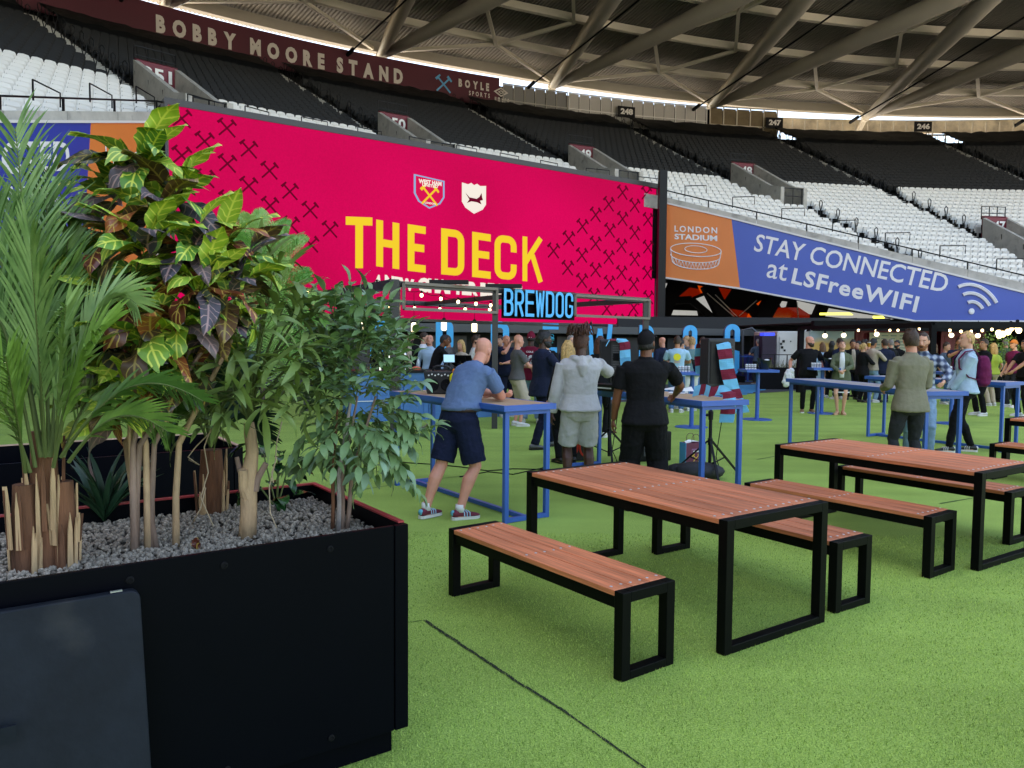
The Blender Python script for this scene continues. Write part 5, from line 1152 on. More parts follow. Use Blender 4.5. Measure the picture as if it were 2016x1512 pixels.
m.build('knobs', M_white, T, kind='stuff')
p = atz(893, 777, 1.10); T = thing('sauce_bottle', 'yellow bottle beside the portable speaker', 'bottle', (p.x, p.y+0.02, 1.101)); m = MB(); m.lathe((0, 0, 0), [(0.04, 0), (0.042, 0.01), (0.042, 0.15), (0.036, 0.18), (0.03, 0.2)], 16); m.build('bottle_body', mat('pale_label', hx('#d8d488'), 0.4), T, smooth=True)
m = MB(); m.lathe((0, 0, 0), [(0.0445, 0.15), (0.0445, 0.21), (0.02, 0.235)], 16); m.build('yellow_cap', mat('yellow_plastic', hx('#e8e010'), 0.35), T); m = MB(); m.lathe((0, 0, 0), [(0.015, 0.23), (0.015, 0.265), (0.008, 0.28)], 10); m.build('nozzle', mat('orange_plastic', hx('#f08020'), 0.35), T)
# mixer and papers on the sound table
p = atz(1200, 772, 1.10); T = thing('mixer', 'black sound mixer between the two men at the blue table', 'mixer', (p.x+0.05, p.y+0.25, 1.101), -0.9); m = MB(); m.bb(-0.22, 0.22, -0.14, 0.14, 0, 0.08); m.build('mixer_body', M_blk, T, bevel=0.008); m = MB(); m.bb(-0.18, 0.14, -0.143, -0.1405, 0.03, 0.045); m.build('mixer_lettering', M_print, T)
for k, (x, y, r) in enumerate(((1338, 776, 0.4), (1352, 772, 0.9), (1322, 770, 0.1))):
    p = atz(x, y, 1.10); T = thing('paper_leaflet', 'white leaflet on the sound table, %s of three' % ('middle', 'rightmost', 'leftmost')[k], 'leaflet', (p.x, p.y+0.12, 1.103+0.003*k), r-0.9); m = MB(); m.add([(-0.1, -0.06, 0), (0.1, -0.06, 0.002), (0.1, 0.07, 0.05 if k else 0.004), (-0.1, 0.07, 0.01)], [(0, 1, 2, 3)]); m.build('sheet', M_white, T)
# cables on the turf
for lab, pp in (('thin black cable on the turf from the planter towards the sound table', [(760, 905), (800, 912), (850, 915), (905, 920), (960, 928), (1010, 924), (1060, 925), (1110, 926)]), ('second black cable crossing the turf under the near blue table', [(905, 940), (960, 930), (1010, 935), (1075, 921)]), ('black cable looping from the right loudspeaker stand', [(1300, 930), (1330, 925), (1365, 930), (1400, 935)])):
    m = MB(); m.tube([atz(x, y)+Vector((0, 0, 0.008)) for x, y in pp], 0.007, 6); m.build('cable', M_blkm, label=lab, cat='cable')
for x0, Y in ((1416, 9.7), (1210, 10.7)):
    m = MB(); c = aty(x0, 760, Y); m.tube([c, c+Vector((0.06, 0, -0.3)), c+Vector((0.02, 0, -0.6)), c+Vector((-0.02, 0, -0.9)), c+Vector((0.05, 0, -c.z+0.01))], 0.006, 6); m.build('hanging_cable', M_blkm, label='thin black cable hanging down beside the %s speaker stand' % ('right' if x0 > 1300 else 'left'), cat='cable')
# ------------------------------------------------------------ planters
M_pl = mat('satin_black_planter', (0.0016, 0.002, 0.004), 0.4, spec=0.06, var=0.1, vscale=3); M_rim = mat('red_edge_strip', hx('#a83a3c'), 0.4); M_rimw = mat('worn_pale_edge', hx('#c4a088'), 0.6, var=0.3, vscale=9)
ZR = 0.955
c0 = atz(803, 1030, ZR); c1 = atz(0, 1146, ZR); fd = (c0-c1).normalized(); fd.z = 0; bk = Vector((-fd.y, fd.x, 0)); PA = math.atan2(fd.y, fd.x)
def planter(label, corner, L, W, H, rimmat):
    """corner: near right top corner; local x runs along the front towards the left (negative)"""
    T = thing('planter', label, 'planter', (corner.x, corner.y, 0), PA)
    m = MB(); m.bb(-L, -0.062, 0, 0.02, 0.11, H-0.003); m.build('front_panel', M_pl, T, bevel=0.002)
    m = MB(); m.bb(-0.058, 0, -0.004, 0.02, 0.11, H-0.003); m.bb(-0.02, 0, 0.02, W, 0.11, H-0.003); m.build('side_panel', M_pl, T, bevel=0.002)
    m = MB(); m.bb(-L, -0.02, W-0.02, W, 0.11, H-0.003); m.bb(-L, -L+0.02, 0.02, W-0.02, 0.11, H-0.003); m.build('rear_panel', M_pl, T)
    m = MB(); m.bb(-L, 0, 0.0205, 0.030, H-0.02, H-0.010); m.bb(-L, 0, W-0.024, W, H-0.003, H+0.005); m.bb(-0.026, 0, 0.034, W-0.024, H-0.003, H+0.004); m.build('rim', rimmat, T)
    m = MB(); m.bb(-L+0.05, -0.05, 0.05, W-0.05, 0, 0.11); m.build('plinth', M_pl, T)
    for x in (-0.33, -0.72, -1.02, -1.5, -1.95):
        for z in (H-0.055, 0.16): m = MB(); m.lathe((0, 0, 0), [(0.013, 0), (0.013, 0.004), (0.007, 0.006), (0.006, 0.003)], 12, Matrix.Rotation(PI/2, 3, 'X')); m.build('bolt', M_blkm, T, loc=(x, -0.001, z))
    return T
PL1 = planter('long glossy black planter with a red rim in the foreground', c0, 3.2, 1.04, ZR, M_rim)
c2_ = atz(478, 879, ZR)
PL2 = planter('second black planter with a pale rim behind the foreground one', c2_, 3.2, 0.9, ZR, M_rimw)
# gravel: a bed of individual pebbles near the front, stuff
def inplant(u, w): return Vector((c0.x, c0.y, 0))-fd*u+bk*w
ZG = 0.885
mb = MB(); mb.poly([inplant(0.02, 0.02)+Vector((0, 0, ZG-0.02)), inplant(3.1, 0.02)+Vector((0, 0, ZG-0.02)), inplant(3.1, 1.0)+Vector((0, 0, ZG-0.02)), inplant(0.02, 1.0)+Vector((0, 0, ZG-0.02))], (0, 0, 0.01)); mb.build('soil', mat('dark_soil', (0.03, 0.025, 0.02), 0.95), kind='structure')
ico = bmesh.new(); bmesh.ops.create_icosphere(ico, subdivisions=1, radius=1.0); IV = np.array([v.co[:] for v in ico.verts]); IF = [tuple(v.index for v in f.verts) for f in ico.faces]; ico.free()
rs = np.random.RandomState(4); NPB = 11000
uu = rs.uniform(0.03, 2.3, NPB); ww = rs.uniform(0.03, 1.0, NPB); rr = rs.uniform(0.006, 0.0115, NPB)
cen = np.stack([c0.x-fd.x*uu+bk.x*ww, c0.y-fd.y*uu+bk.y*ww, ZG-0.008+rs.uniform(-0.006, 0.012, NPB)+0.03*np.exp(-((uu-0.35)**2+(ww-0.75)**2)/0.06)], 1)
sc = rr[:, None]*rs.uniform(0.75, 1.25, (NPB, 3)); an = rs.uniform(0, 6.28, NPB); ca, sa = np.cos(an), np.sin(an)
jit = rs.uniform(0.85, 1.12, (NPB, len(IV), 1)); v = IV[None]*sc[:, None, :]*jit
x = v[..., 0]*ca[:, None]-v[..., 1]*sa[:, None]; y = v[..., 0]*sa[:, None]+v[..., 1]*ca[:, None]
V_ = np.stack([x, y, v[..., 2]], -1)+cen[:, None, :]
me = bpy.data.meshes.new('gravel'); nvI = len(IV)
F_ = (np.array(IF)[None]+np.arange(NPB)[:, None, None]*nvI).reshape(-1, 3)
me.from_pydata(V_.reshape(-1, 3).tolist(), [], F_.tolist()); me.materials.append(mat('grey_pebbles', (0.32, 0.27, 0.215), 0.8, var=0.7, vscale=45))
o = bpy.data.objects.new('gravel', me); COL.objects.link(o); o['kind'] = 'stuff'; o['label'] = 'grey lava pebbles filling the black planter'
# grey panel leaning on the planter
M_pan = mat('slate_grey_board', (0.009, 0.012, 0.018), 0.55, spec=0.16, var=0.35, vscale=3.5, bump=0.1, bscale=40, dirt=0.35)
A_, B_ = (c1.x, c1.y), (c0.x, c0.y)
tr = onplane(276, 1160, A_, B_, 0.07); br = onplane(300, 1540, A_, B_, 0.16)
up = (tr-br).normalized(); lf = -fd
pan = thing('leaning_panel', 'slate grey round-cornered board leaning against the black planter', 'panel')
r = 0.03; H_ = 0.84; pts_ = [tr+lf*1.3, ]
def pp(a, b): return tr+lf*a-up*b
P = [pp(1.2, 0), pp(r+0.01, 0)]+[pp(r*(1-math.sin(t)), r*(1-math.cos(t))) for t in (0.3, 0.6, 0.9, 1.2, 1.5)]+[pp(0, H_), pp(1.2, H_)]
nrm = Vector((-fd.y, fd.x, 0)); m = MB(); m.poly(P, nrm*0.035); m.build('board', M_pan, pan, bevel=0.006)
m = MB(); c = pp(0.065, 0.001)-nrm*0.0; m.bar(pp(0.05, -0.0015)+nrm*0.015, pp(0.085, -0.0015)+nrm*0.015, 0.012, 0.004); m.build('catch', M_screw, pan)
for (x, y) in ((12, 1448),): m = MB(); q_ = onplane(x, y, A_, B_, 0.17); m.box(q_+nrm*0.004, (0.05, 0.012, 0.05), Matrix.Rotation(PA, 3, 'Z')); m.build('hinge_plate', M_pan, pan)
# ------------------------------------------------------------ leaves
def leafmat(name, base, alt, vein=None, vk=46.0, rnd=0.25, rough=0.42, hue=0.02, vw=0.72):
    if name in MATS: return MATS[name]
    m = bpy.data.materials.new(name); m.use_nodes = True; MATS[name] = m; nt = m.node_tree; N = nt.nodes; L = nt.links; b = N['Principled BSDF']; b.inputs['Roughness'].default_value = rough
    tc = N.new('ShaderNodeTexCoord'); n1 = N.new('ShaderNodeTexNoise'); n1.inputs['Scale'].default_value = 14; n1.inputs['Detail'].default_value = 4; L.new(tc.outputs['Object'], n1.inputs[0])
    oi = N.new('ShaderNodeObjectInfo'); ad = N.new('ShaderNodeMath'); ad.operation = 'ADD'; L.new(n1.outputs['Fac'], ad.inputs[0])
    sb = N.new('ShaderNodeMath'); sb.operation = 'MULTIPLY_ADD'; L.new(oi.outputs['Random'], sb.inputs[0]); sb.inputs[1].default_value = 0.7; sb.inputs[2].default_value = -0.35; L.new(sb.outputs[0], ad.inputs[1])
    rp = N.new('ShaderNodeValToRGB'); e = rp.color_ramp.elements; e[0].position = 0.3; e[0].color = (*base, 1); e[1].position = 0.75; e[1].color = (*alt, 1); L.new(ad.outputs[0], rp.inputs[0]); last = rp.outputs[0]
    if vein:
        sp = N.new('ShaderNodeSeparateXYZ'); L.new(tc.outputs['Object'], sp.inputs[0]); ab = N.new('ShaderNodeMath'); ab.operation = 'ABSOLUTE'; L.new(sp.outputs['X'], ab.inputs[0])
        n2 = N.new('ShaderNodeTexNoise'); n2.inputs['Scale'].default_value = 30; L.new(tc.outputs['Object'], n2.inputs[0])
        q = N.new('ShaderNodeMath'); q.operation = 'MULTIPLY_ADD'; L.new(ab.outputs[0], q.inputs[0]); q.inputs[1].default_value = -0.8; L.new(sp.outputs['Y'], q.inputs[2])
        q1 = N.new('ShaderNodeMath'); q1.operation = 'MULTIPLY_ADD'; L.new(n2.outputs['Fac'], q1.inputs[0]); q1.inputs[1].default_value = 0.02; L.new(q.outputs[0], q1.inputs[2])
        w = N.new('ShaderNodeMath'); w.operation = 'MULTIPLY'; L.new(q1.outputs[0], w.inputs[0]); w.inputs[1].default_value = vk*2*PI
        s = N.new('ShaderNodeMath'); s.operation = 'SINE'; L.new(w.outputs[0], s.inputs[0]); g = N.new('ShaderNodeMapRange'); g.inputs['From Min'].default_value = vw; g.inputs['From Max'].default_value = 0.98; L.new(s.outputs[0], g.inputs[0])
        mdr = N.new('ShaderNodeMapRange'); mdr.inputs['From Min'].default_value = 0.0035; mdr.inputs['From Max'].default_value = 0.0015; L.new(ab.outputs[0], mdr.inputs[0])
        mx2 = N.new('ShaderNodeMath'); mx2.operation = 'MAXIMUM'; L.new(g.outputs[0], mx2.inputs[0]); L.new(mdr.outputs[0], mx2.inputs[1]); mx2.use_clamp = True
        mx = N.new('ShaderNodeMix'); mx.data_type = 'RGBA'; L.new(mx2.outputs[0], mx.inputs[0]); L.new(last, mx.inputs[6]); mx.inputs[7].default_value = (*vein, 1); last = mx.outputs[2]
    L.new(last, b.inputs['Base Color']); return m
def leaf(L, W, prof, droop=0.3, fold=0.25, wave=0.0, nx=2, ny=8, curl=0.0):
    """leaf blade along +y, face up +z; prof(t) width profile"""
    m = MB(); vs = []; y = z = 0.0; ang = 0.25
    for j in range(ny+1):
        t = j/ny; w = W*prof(t)
        for i in range(-nx, nx+1):
            u = i/nx; vs.append((u*w, y, z+abs(u)*w*fold+wave*W*math.sin(t*9+u*2)*abs(u)-curl*W*u*u))
        ang -= (droop+0.25)/ny; y += L/ny*math.cos(ang); z += L/ny*math.sin(ang)
    n = 2*nx+1; m.add(vs, [(j*n+i, j*n+i+1, (j+1)*n+i+1, (j+1)*n+i) for j in range(ny) for i in range(n-1)])
    return m
def lance(t): return max(0.03, math.sin(PI*min(1, t*0.98+0.02))**0.8*(1-0.35*t))
def ellip(t): return max(0.03, math.sin(PI*min(0.995, t))**0.75*(1.0-0.15*t))
def crot(t): return max(0.05, (math.sin(PI*min(0.99, t))**0.55)*(0.72+0.3*math.sin(t*10.5)**2*(0.6+0.4*t)))
M_g1 = leafmat('croton_green', (0.09, 0.24, 0.03), (0.30, 0.44, 0.04), vein=(0.62, 0.66, 0.10), vk=42)
M_g2 = leafmat('croton_dark', (0.03, 0.04, 0.02), (0.12, 0.06, 0.025), vein=(0.34, 0.25, 0.06), vk=44, vw=0.88, rough=0.35)
M_g3 = leafmat('croton_red', (0.13, 0.03, 0.015), (0.34, 0.10, 0.03), vein=(0.55, 0.36, 0.08), vk=42, vw=0.85, rough=0.35)
M_g4 = leafmat('croton_grey_purple', (0.05, 0.045, 0.055), (0.14, 0.10, 0.10), vein=(0.36, 0.22, 0.20), vk=42, vw=0.9)
M_lg = leafmat('long_leaf_green', (0.022, 0.070, 0.012), (0.11, 0.20, 0.035), vein=(0.16, 0.24, 0.06), vk=1, vw=2.0)
M_fi = leafmat('ficus_leaf', (0.025, 0.075, 0.025), (0.11, 0.21, 0.09), vein=(0.15, 0.26, 0.10), vk=1, vw=2.0)
M_fib = leafmat('ficus_leaf_blue', (0.05, 0.13, 0.09), (0.17, 0.30, 0.20), vein=(0.2, 0.32, 0.2), vk=1, vw=2.0)
M_pm = leafmat('palm_leaf', (0.06, 0.15, 0.025), (0.22, 0.38, 0.07)); M_pml = leafmat('palm_leaf_light', (0.13, 0.25, 0.07), (0.28, 0.42, 0.14)); M_ag = leafmat('dark_strap_leaf', (0.008, 0.035, 0.015), (0.02, 0.07, 0.03)); M_fern = leafmat('fern_green', (0.10, 0.30, 0.04), (0.27, 0.46, 0.11))
M_bark = mat('pale_bark', hx('#b39574'), 0.85, var=0.35, vscale=18, stretch=(1, 1, 0.3), bump=0.8, bscale=40); M_bark2 = mat('grey_pink_bark', hx('#8c7466'), 0.85, var=0.4, vscale=14, stretch=(1, 1, 0.25), bump=0.8, bscale=40)
M_husk = mat('brown_husk', hx('#6b4630'), 0.9, var=0.5, vscale=20, stretch=(1, 1, 0.15), bump=0.9, bscale=50); M_huskp = mat('pale_husk', hx('#c4a27a'), 0.85, var=0.3, vscale=16, stretch=(1, 1, 0.15))
M_stem = mat('green_stem', (0.11, 0.15, 0.04), 0.7)
rnd = random.Random(11)
def aim(p, d, roll=0.0, s=1.0):
    """matrix placing a leaf at p with its length along d"""
    d = d.normalized(); up_ = Vector((0, 0, 1)); x = d.cross(up_)
    if x.length < 1e-3: x = Vector((1, 0, 0))
    x.normalize(); z = x.cross(d); R = Matrix((x, d, z)).transposed() @ Matrix.Rotation(roll, 3, 'Y')
    return Matrix.Translation(p) @ R.to_4x4() @ Matrix.Scale(s, 4)
def spot(px, py, z=ZG): return atz(px, py, z)
def at_d(px, py, Y): return aty(px, py, Y)
# croton -----------------------------------------------------
T = thing('croton_plant', 'tall croton with yellow-veined green and dark red leaves', 'plant')
base = spot(290, 1078); Yc = base.y
tips = [(283, 330, 0.0), (250, 395, 0.1), (310, 420, -0.06), (345, 395, 0.05), (232, 470, -0.1), (290, 500, -0.15), (380, 490, -0.05), (430, 500, 0.08), (215, 560, 0.05), (330, 560, 0.0), (400, 570, -0.12), (450, 590, 0.0), (260, 610, -0.12), (360, 640, -0.1), (300, 680, -0.15), (420, 660, 0.0), (250, 700, 0.0), (275, 790, -0.1), (330, 740, 0.0), (380, 720, 0.06), (210, 650, 0.1), (245, 830, -0.05), (470, 540, 0.12)]
for k in range(8):
    q0 = base+Vector((rnd.uniform(-0.075, 0.09), rnd.uniform(-0.05, 0.05), -0.02)); tp = at_d(*tips[(k*3+4) % len(tips)][:2], Yc+0.02)
    tp.z = min(tp.z, 1.75); r_ = rnd.uniform(0.008, 0.013)
    dx = rnd.uniform(-0.05, 0.05); mid = q0+Vector((dx, rnd.uniform(-0.02, 0.03), 0.42))
    m = MB(); m.tube([q0, q0.lerp(mid, 0.5)+Vector((rnd.uniform(-0.012, 0.012), 0, 0)), mid, mid.lerp(tp, 0.5), tp], [r_*1.25, r_*1.1, r_, r_*0.8, r_*0.5], 8); m.build('stem', M_bark2 if k % 2 else M_bark, T, smooth=True)
CM = [leaf(0.185, 0.036, crot, 0.9, 0.12, 0.35, 3, 14, 0.1), leaf(0.16, 0.040, crot, 1.5, 0.2, 0.3, 3, 14, 0.2), leaf(0.2, 0.033, ellip, 0.6, 0.15, 0.25, 3, 12, 0.1)]
cme = {}
for i, mbk in enumerate(CM):
    for j, mt in enumerate((M_g1, M_g2, M_g3, M_g4)): cme[(i, j)] = mbk.mesh('croton_leaf', mt, True)
for k, (x, y, dy) in enumerate(tips):
    c = at_d(x, y, Yc+dy); bright = k in (0, 1, 3, 5, 7, 10, 14, 17, 21, 12); nl = 13
    for i in range(nl):
        a = 2*PI*i/nl*1.0+rnd.uniform(-0.4, 0.4); el = rnd.uniform(-0.5, 0.75) if i > 2 else rnd.uniform(0.5, 1.25)
        d = Vector((math.cos(a)*math.cos(el), math.sin(a)*math.cos(el), math.sin(el)))
        if bright and i < 7: j = 0; d = Vector((d.x, -abs(d.y)*0.6, abs(d.z)+0.25))
        else: j = rnd.choice((1, 2, 3, 1, 0, 0, 0))
        inst(cme[(rnd.randrange(3), j)], 'leaf', T, aim(c+d*0.02, d, rnd.uniform(-0.5, 0.5), rnd.uniform(1.05, 1.5)))
# long-leaved ficus --------------------------------------------
T = thing('longleaf_fig', 'long-leaved green fig with a pale sawn trunk', 'tree'); base = spot(487, 1056); Yc = base.y
def Q(x, y, dy=0.0): return at_d(x, y, Yc+dy)
m = MB(); m.tube([Q(487, 1060), Q(490, 1000), Q(489, 940), Q(497, 890), Q(492, 850), Q(490, 832)], [0.036, 0.033, 0.034, 0.025, 0.024, 0.02], 14); m.build('trunk', M_bark, T, smooth=True)
m = MB(); m.tube([Q(492, 985), Q(480, 960, -0.03), Q(478, 925, -0.045)], [0.03, 0.02, 0.018], 10); m.build('sawn_stub', M_bark, T); m = MB(); m.tube([Q(500, 965), Q(508, 940), Q(524, 912)], [0.02, 0.014, 0.012], 10); m.build('sawn_stub', M_bark2, T); m = MB(); m.tube([Q(482, 950), Q(472, 925), Q(466, 900)], [0.014, 0.011, 0.009], 10); m.build('sawn_stub', M_bark2, T)
LM = [leaf(0.135, 0.0135, lance, 0.8, 0.25, 0.1, 1, 7), leaf(0.115, 0.0125, lance, 1.3, 0.3, 0.15, 1, 7), leaf(0.155, 0.013, lance, 0.4, 0.2, 0.1, 1, 7)]
lme = [m_.mesh('fig_leaf', M_lg, True) for m_ in LM]
tips = [(x, y, dy) for x, y, dy in ((530, 560, 0.05), (480, 590, 0), (430, 600, 0.05), (560, 600, 0), (600, 640, 0.05), (520, 640, -0.1), (460, 660, -0.12), (400, 660, 0), (370, 720, 0.05), (430, 720, -0.12), (500, 700, -0.15), (560, 690, -0.1), (620, 690, 0.05), (590, 740, -0.08), (530, 750, -0.15), (470, 770, -0.16), (400, 770, -0.1), (350, 790, 0), (440, 820, -0.1), (510, 810, -0.12), (570, 800, -0.05), (630, 750, 0.1), (380, 830, -0.02), (540, 530, 0.1), (600, 600, 0.12))]
allL = []
for x, y, dy in tips:
    c = Q(x, y, dy); root = Q(490, 832).lerp(Q(490, 760), rnd.random()); m = MB(); m.tube([root, root.lerp(c, 0.5)+Vector((0, 0, 0.03)), c], [0.008, 0.006, 0.003], 5); m.build('branch', M_stem, T)
    for i in range(12):
        a = rnd.uniform(0, 2*PI); el = rnd.gauss(0.05, 0.5); d = Vector((math.cos(a)*math.cos(el), math.sin(a)*math.cos(el), math.sin(el))); o_ = (c-Q(490, 740)); o_ = o_.normalized() if o_.length > 0.01 else d; d = (d+o_*0.5).normalized()
        inst(lme[rnd.randrange(3)], 'leaf', T, aim(c+d*0.015+Vector((rnd.gauss(0, 0.03), rnd.gauss(0, 0.03), rnd.gauss(0, 0.03))), d, rnd.uniform(-0.7, 0.7), rnd.uniform(1.0, 1.5)))
# small-leaved ficus at the right end ------------------------
T = thing('weeping_fig', 'bushy small-leaved fig at the right end of the planter', 'tree'); base = spot(672, 1043); Yc = base.y
for (xa, xb, yb, mt, r_) in ((667, 668, 935, mat('silver_bark', hx('#a49a94'), 0.8, var=0.3, vscale=20, bump=0.5, bscale=30), 0.011), (675, 674, 940, M_bark2, 0.008), (683, 692, 935, M_bark2, 0.009), (655, 655, 940, M_husk, 0.008)):
    m = MB(); m.tube([Q(xa, 1046), Q((xa+xb)/2+1, 990), Q(xb, yb), Q(700+(xb-672)*2, 780)], [r_*1.2, r_*1.05, r_, r_*0.5], 10); m.build('trunk', mt, T, smooth=True)
FM = [leaf(0.072, 0.0145, ellip, 0.6, 0.2, 0.1, 1, 6), leaf(0.062, 0.013, ellip, 1.1, 0.25, 0.1, 1, 6)]
fme = [m_.mesh('small_leaf', M_fi, True) for m_ in FM]+[m_.mesh('small_leaf', M_fib, True) for m_ in FM]
cand = []
for k in range(155):
    a = rnd.uniform(0, 2*PI); rr_ = math.sqrt(rnd.random()); t_ = rnd.random(); y = 615+(905-615)*t_; cxp = 705-25*max(0, 0.25-t_)*4+8*math.sin(t_*3); hw = 38+52*math.sin(PI*min(1, 0.15+t_*0.75))
    x = cxp+hw*rr_*math.cos(a); dy = 0.20*rr_*math.sin(a); cand.append((x, y, dy))
cand += [(800, 835, 0), (822, 850, 0), (780, 905, 0), (798, 940, 0), (730, 915, -0.1), (620, 890, 0), (600, 900, 0), (700, 605, 0), (690, 640, 0), (745, 640, 0.05), (600, 860, 0)]
Ls = []
for (x, y, dy) in cand:
    c = Q(x, y, dy); ctr = Q(700, 790, 0); o_ = (c-ctr).normalized(); d0 = (o_+Vector((rnd.gauss(0, 0.3), rnd.gauss(0, 0.3), rnd.gauss(0.1, 0.3)))).normalized(); sd = d0.cross(Vector((0, 0, 1))).normalized()
    tw = 0.11; m = MB(); m.tube([c-d0*0.02, c+d0*tw*0.5, c+d0*tw], [0.003, 0.002, 0.0012], 4)
    if o_.length: Ls.append(('b', m))
    for i in range(7):
        f = i/6; s_ = 1 if i % 2 else -1; d = (d0*0.6+sd*s_*0.8+Vector((0, 0, rnd.uniform(-0.35, 0.15)))).normalized() if i < 6 else d0
        Ls.append(('l', aim(c+d0*tw*f, d, rnd.uniform(-0.5, 0.5), rnd.uniform(0.95, 1.45)), rnd.choice((0, 1, 0, 1, 0, 2)), c.y))
tw = MB()
for it in Ls:
    if it[0] == 'b': tw.add(it[1].v, it[1].f)
tw.build('twigs', M_stem, T, kind='stuff')
lv = sorted([it for it in Ls if it[0] == 'l'], key=lambda q: q[3]); rest = [MB() for _ in range(4)]
for k, it in enumerate(lv):
    if k < 300: inst(fme[it[2]], 'leaf', T, it[1])
    else:
        src = FM[it[2] % 2]; rest[it[2]].add([it[1] @ Vector(v) for v in src.v], src.f)
allr = MB()
for i, r_ in enumerate(rest): allr.mi = 0 if i < 2 else 1; allr.add(r_.v, r_.f)
allr.build('leaves_behind', [M_fi, M_fib], T, smooth=True, kind='stuff')
# palms -------------------------------------------------------
def frond(T, root, tip, sag, n=34, Lm=0.30, mt=None, wid=0.009, lift=0.35, plane=None, bare=0.22):
    """one feather frond: arching rachis with two ranks of narrow leaflets"""
    root, tip = Vector(root), Vector(tip); m = MB(); N_ = 24; P = []
    for k in range(N_+1):
        t = k/N_; p = root.lerp(tip, t); p.z += sag*4*t*(1-t)*0.5+sag*math.sin(PI*t)*0.5; P.append(p)
    m.mi = 1; m.tube(P, [0.007*(1-0.8*k/N_) for k in range(N_+1)], 5); m.mi = 0
    for k in range(n):
        t = bare+(1-bare)*k/n; i = min(N_-1, int(t*N_)); p = P[i].lerp(P[i+1], t*N_-i); d = (P[i+1]-P[i]).normalized()
        s = d.cross(plane if plane else Vector((0, -0.6, 0.8)))
        if s.length < 0.05: s = Vector((1, 0, 0))
        s.normalize(); Lk = Lm*(0.55+0.55*math.sin(PI*(t**0.8)))*rnd.uniform(0.85, 1.1)
        for sg in (1, -1):
            dd = (d*0.95+s*sg*0.5+Vector((rnd.gauss(0, 0.08), rnd.gauss(0, 0.08), lift*0.4+rnd.gauss(0, 0.08)))).normalized(); q = p.copy(); pr = dd.cross(Vector((0, 0.9, 0.4)))
            if pr.length < 0.05: pr = Vector((1, 0, 0))
            pr = pr.normalized(); vs = []; ns = 5
            for j in range(ns+1):
                u = j/ns; w = wid*max(0.08, math.sin(PI*(0.12+0.88*u))**0.7)*(1 if u < 1 else 0.1); vs += [q-pr*w, q+pr*w]; dd = (dd+Vector((0, 0, -0.16-0.1*u))*(Lm/0.3)*0.6).normalized(); q = q+dd*Lk/ns
            m.add(vs, [(2*j, 2*j+1, 2*j+3, 2*j+2) for j in range(ns)])
    return m.build('frond', [mt or M_pm, M_stem], T)
def husk(T, c, r_, h, n, seed=0):
    R_ = random.Random(seed); m = MB(); m.tube([c+Vector((0, 0, -0.02)), c+Vector((0, 0, h*0.5)), c+Vector((0, 0, h))], [r_*0.9, r_*0.85, r_*0.7], 14); m.build('trunk', M_husk, T)
    for k in range(n):
        a = 2*PI*k/n+R_.uniform(-0.2, 0.2); d = Vector((math.cos(a), math.sin(a), 0)); z0 = R_.choice((0, 0, h*0.3)); hh = h*R_.uniform(0.3, 0.75); w = r_*R_.uniform(0.10, 0.2); s = Vector((-d.y, d.x, 0)); p = c+d*r_*0.95+Vector((0, 0, z0-0.01))
        mm = MB(); mm.poly([p-s*w, p+s*w, p+s*w*0.8+Vector((0, 0, hh*0.7))+d*0.006, p+Vector((0, 0, hh))+d*0.01, p-s*w*0.7+Vector((0, 0, hh*0.7))+d*0.006], d*0.008); mm.build('husk_stub', M_huskp if k % 3 != 1 else M_husk, T)
T = thing('feather_palm', 'tall feathery palm with a husky trunk at the left edge', 'palm'); base = spot(85, 1122); Yc = base.y
for x, y, r_, h, s_ in ((52, 1128, 0.05, 0.30, 1), (92, 1120, 0.055, 0.48, 2), (128, 1118, 0.047, 0.30, 3)): husk(T, spot(x, y-8), r_, h, 16, s_)
FR_ = [((95, 900), (92, 330), 0.0, 0.1, 34, 0.30), ((90, 900), (30, 250), 0.02, 0.0, 38, 0.28), ((100, 900), (140, 420), 0.05, 0.1, 30, 0.2), ((80, 900), (-30, 420), 0.1, -0.1, 34, 0.30), ((110, 890), (270, 600), 0.22, -0.1, 34, 0.17), ((120, 900), (400, 790), 0.14, -0.2, 36, 0.13), ((135, 910), (330, 850), 0.10, -0.15, 26, 0.16),
       ((70, 920), (-60, 640), 0.25, -0.15, 34, 0.28), ((60, 930), (-80, 800), 0.15, -0.25, 30, 0.25), ((100, 900), (220, 470), 0.12, 0.25, 32, 0.18), ((90, 900), (60, 480), 0.05, -0.25, 32, 0.28), ((105, 920), (200, 640), 0.08, -0.25, 30, 0.22), ((85, 900), (0, 560), 0.1, 0.2, 30, 0.28), ((110, 900), (130, 600), 0.05, -0.3, 30, 0.2), ((50, 930), (10, 700), 0.02, -0.3, 28, 0.2), ((125, 900), (230, 780), 0.1, 0.2, 24, 0.2), ((100, 890), (60, 380), 0.06, 0.3, 32, 0.28)]
for i, (a_, b_, sag, dy, n, Lm) in enumerate(FR_): frond(T, at_d(*a_, Yc), at_d(*b_, Yc+dy), sag, int(n*1.35), Lm*0.95, M_pml if i % 3 == 1 else M_pm, 0.0046, lift=0.3 if b_[1] < 600 else 0.0)
T = thing('feather_palm', 'shorter palm with a husky trunk behind the vines', 'palm'); base = spot(418, 1012); Yc = base.y; husk(T, base, 0.065, 0.30, 12, 9)
for b_ in ((350, 700), (420, 640), (500, 720), (330, 850), (300, 780), (520, 860), (450, 700), (380, 760)): frond(T, at_d(415, 880, Yc), at_d(*b_, Yc+rnd.uniform(-0.15, 0.25)), 0.12, 26, 0.18, M_ag if b_[0] % 4 == 0 else M_pm, 0.008)
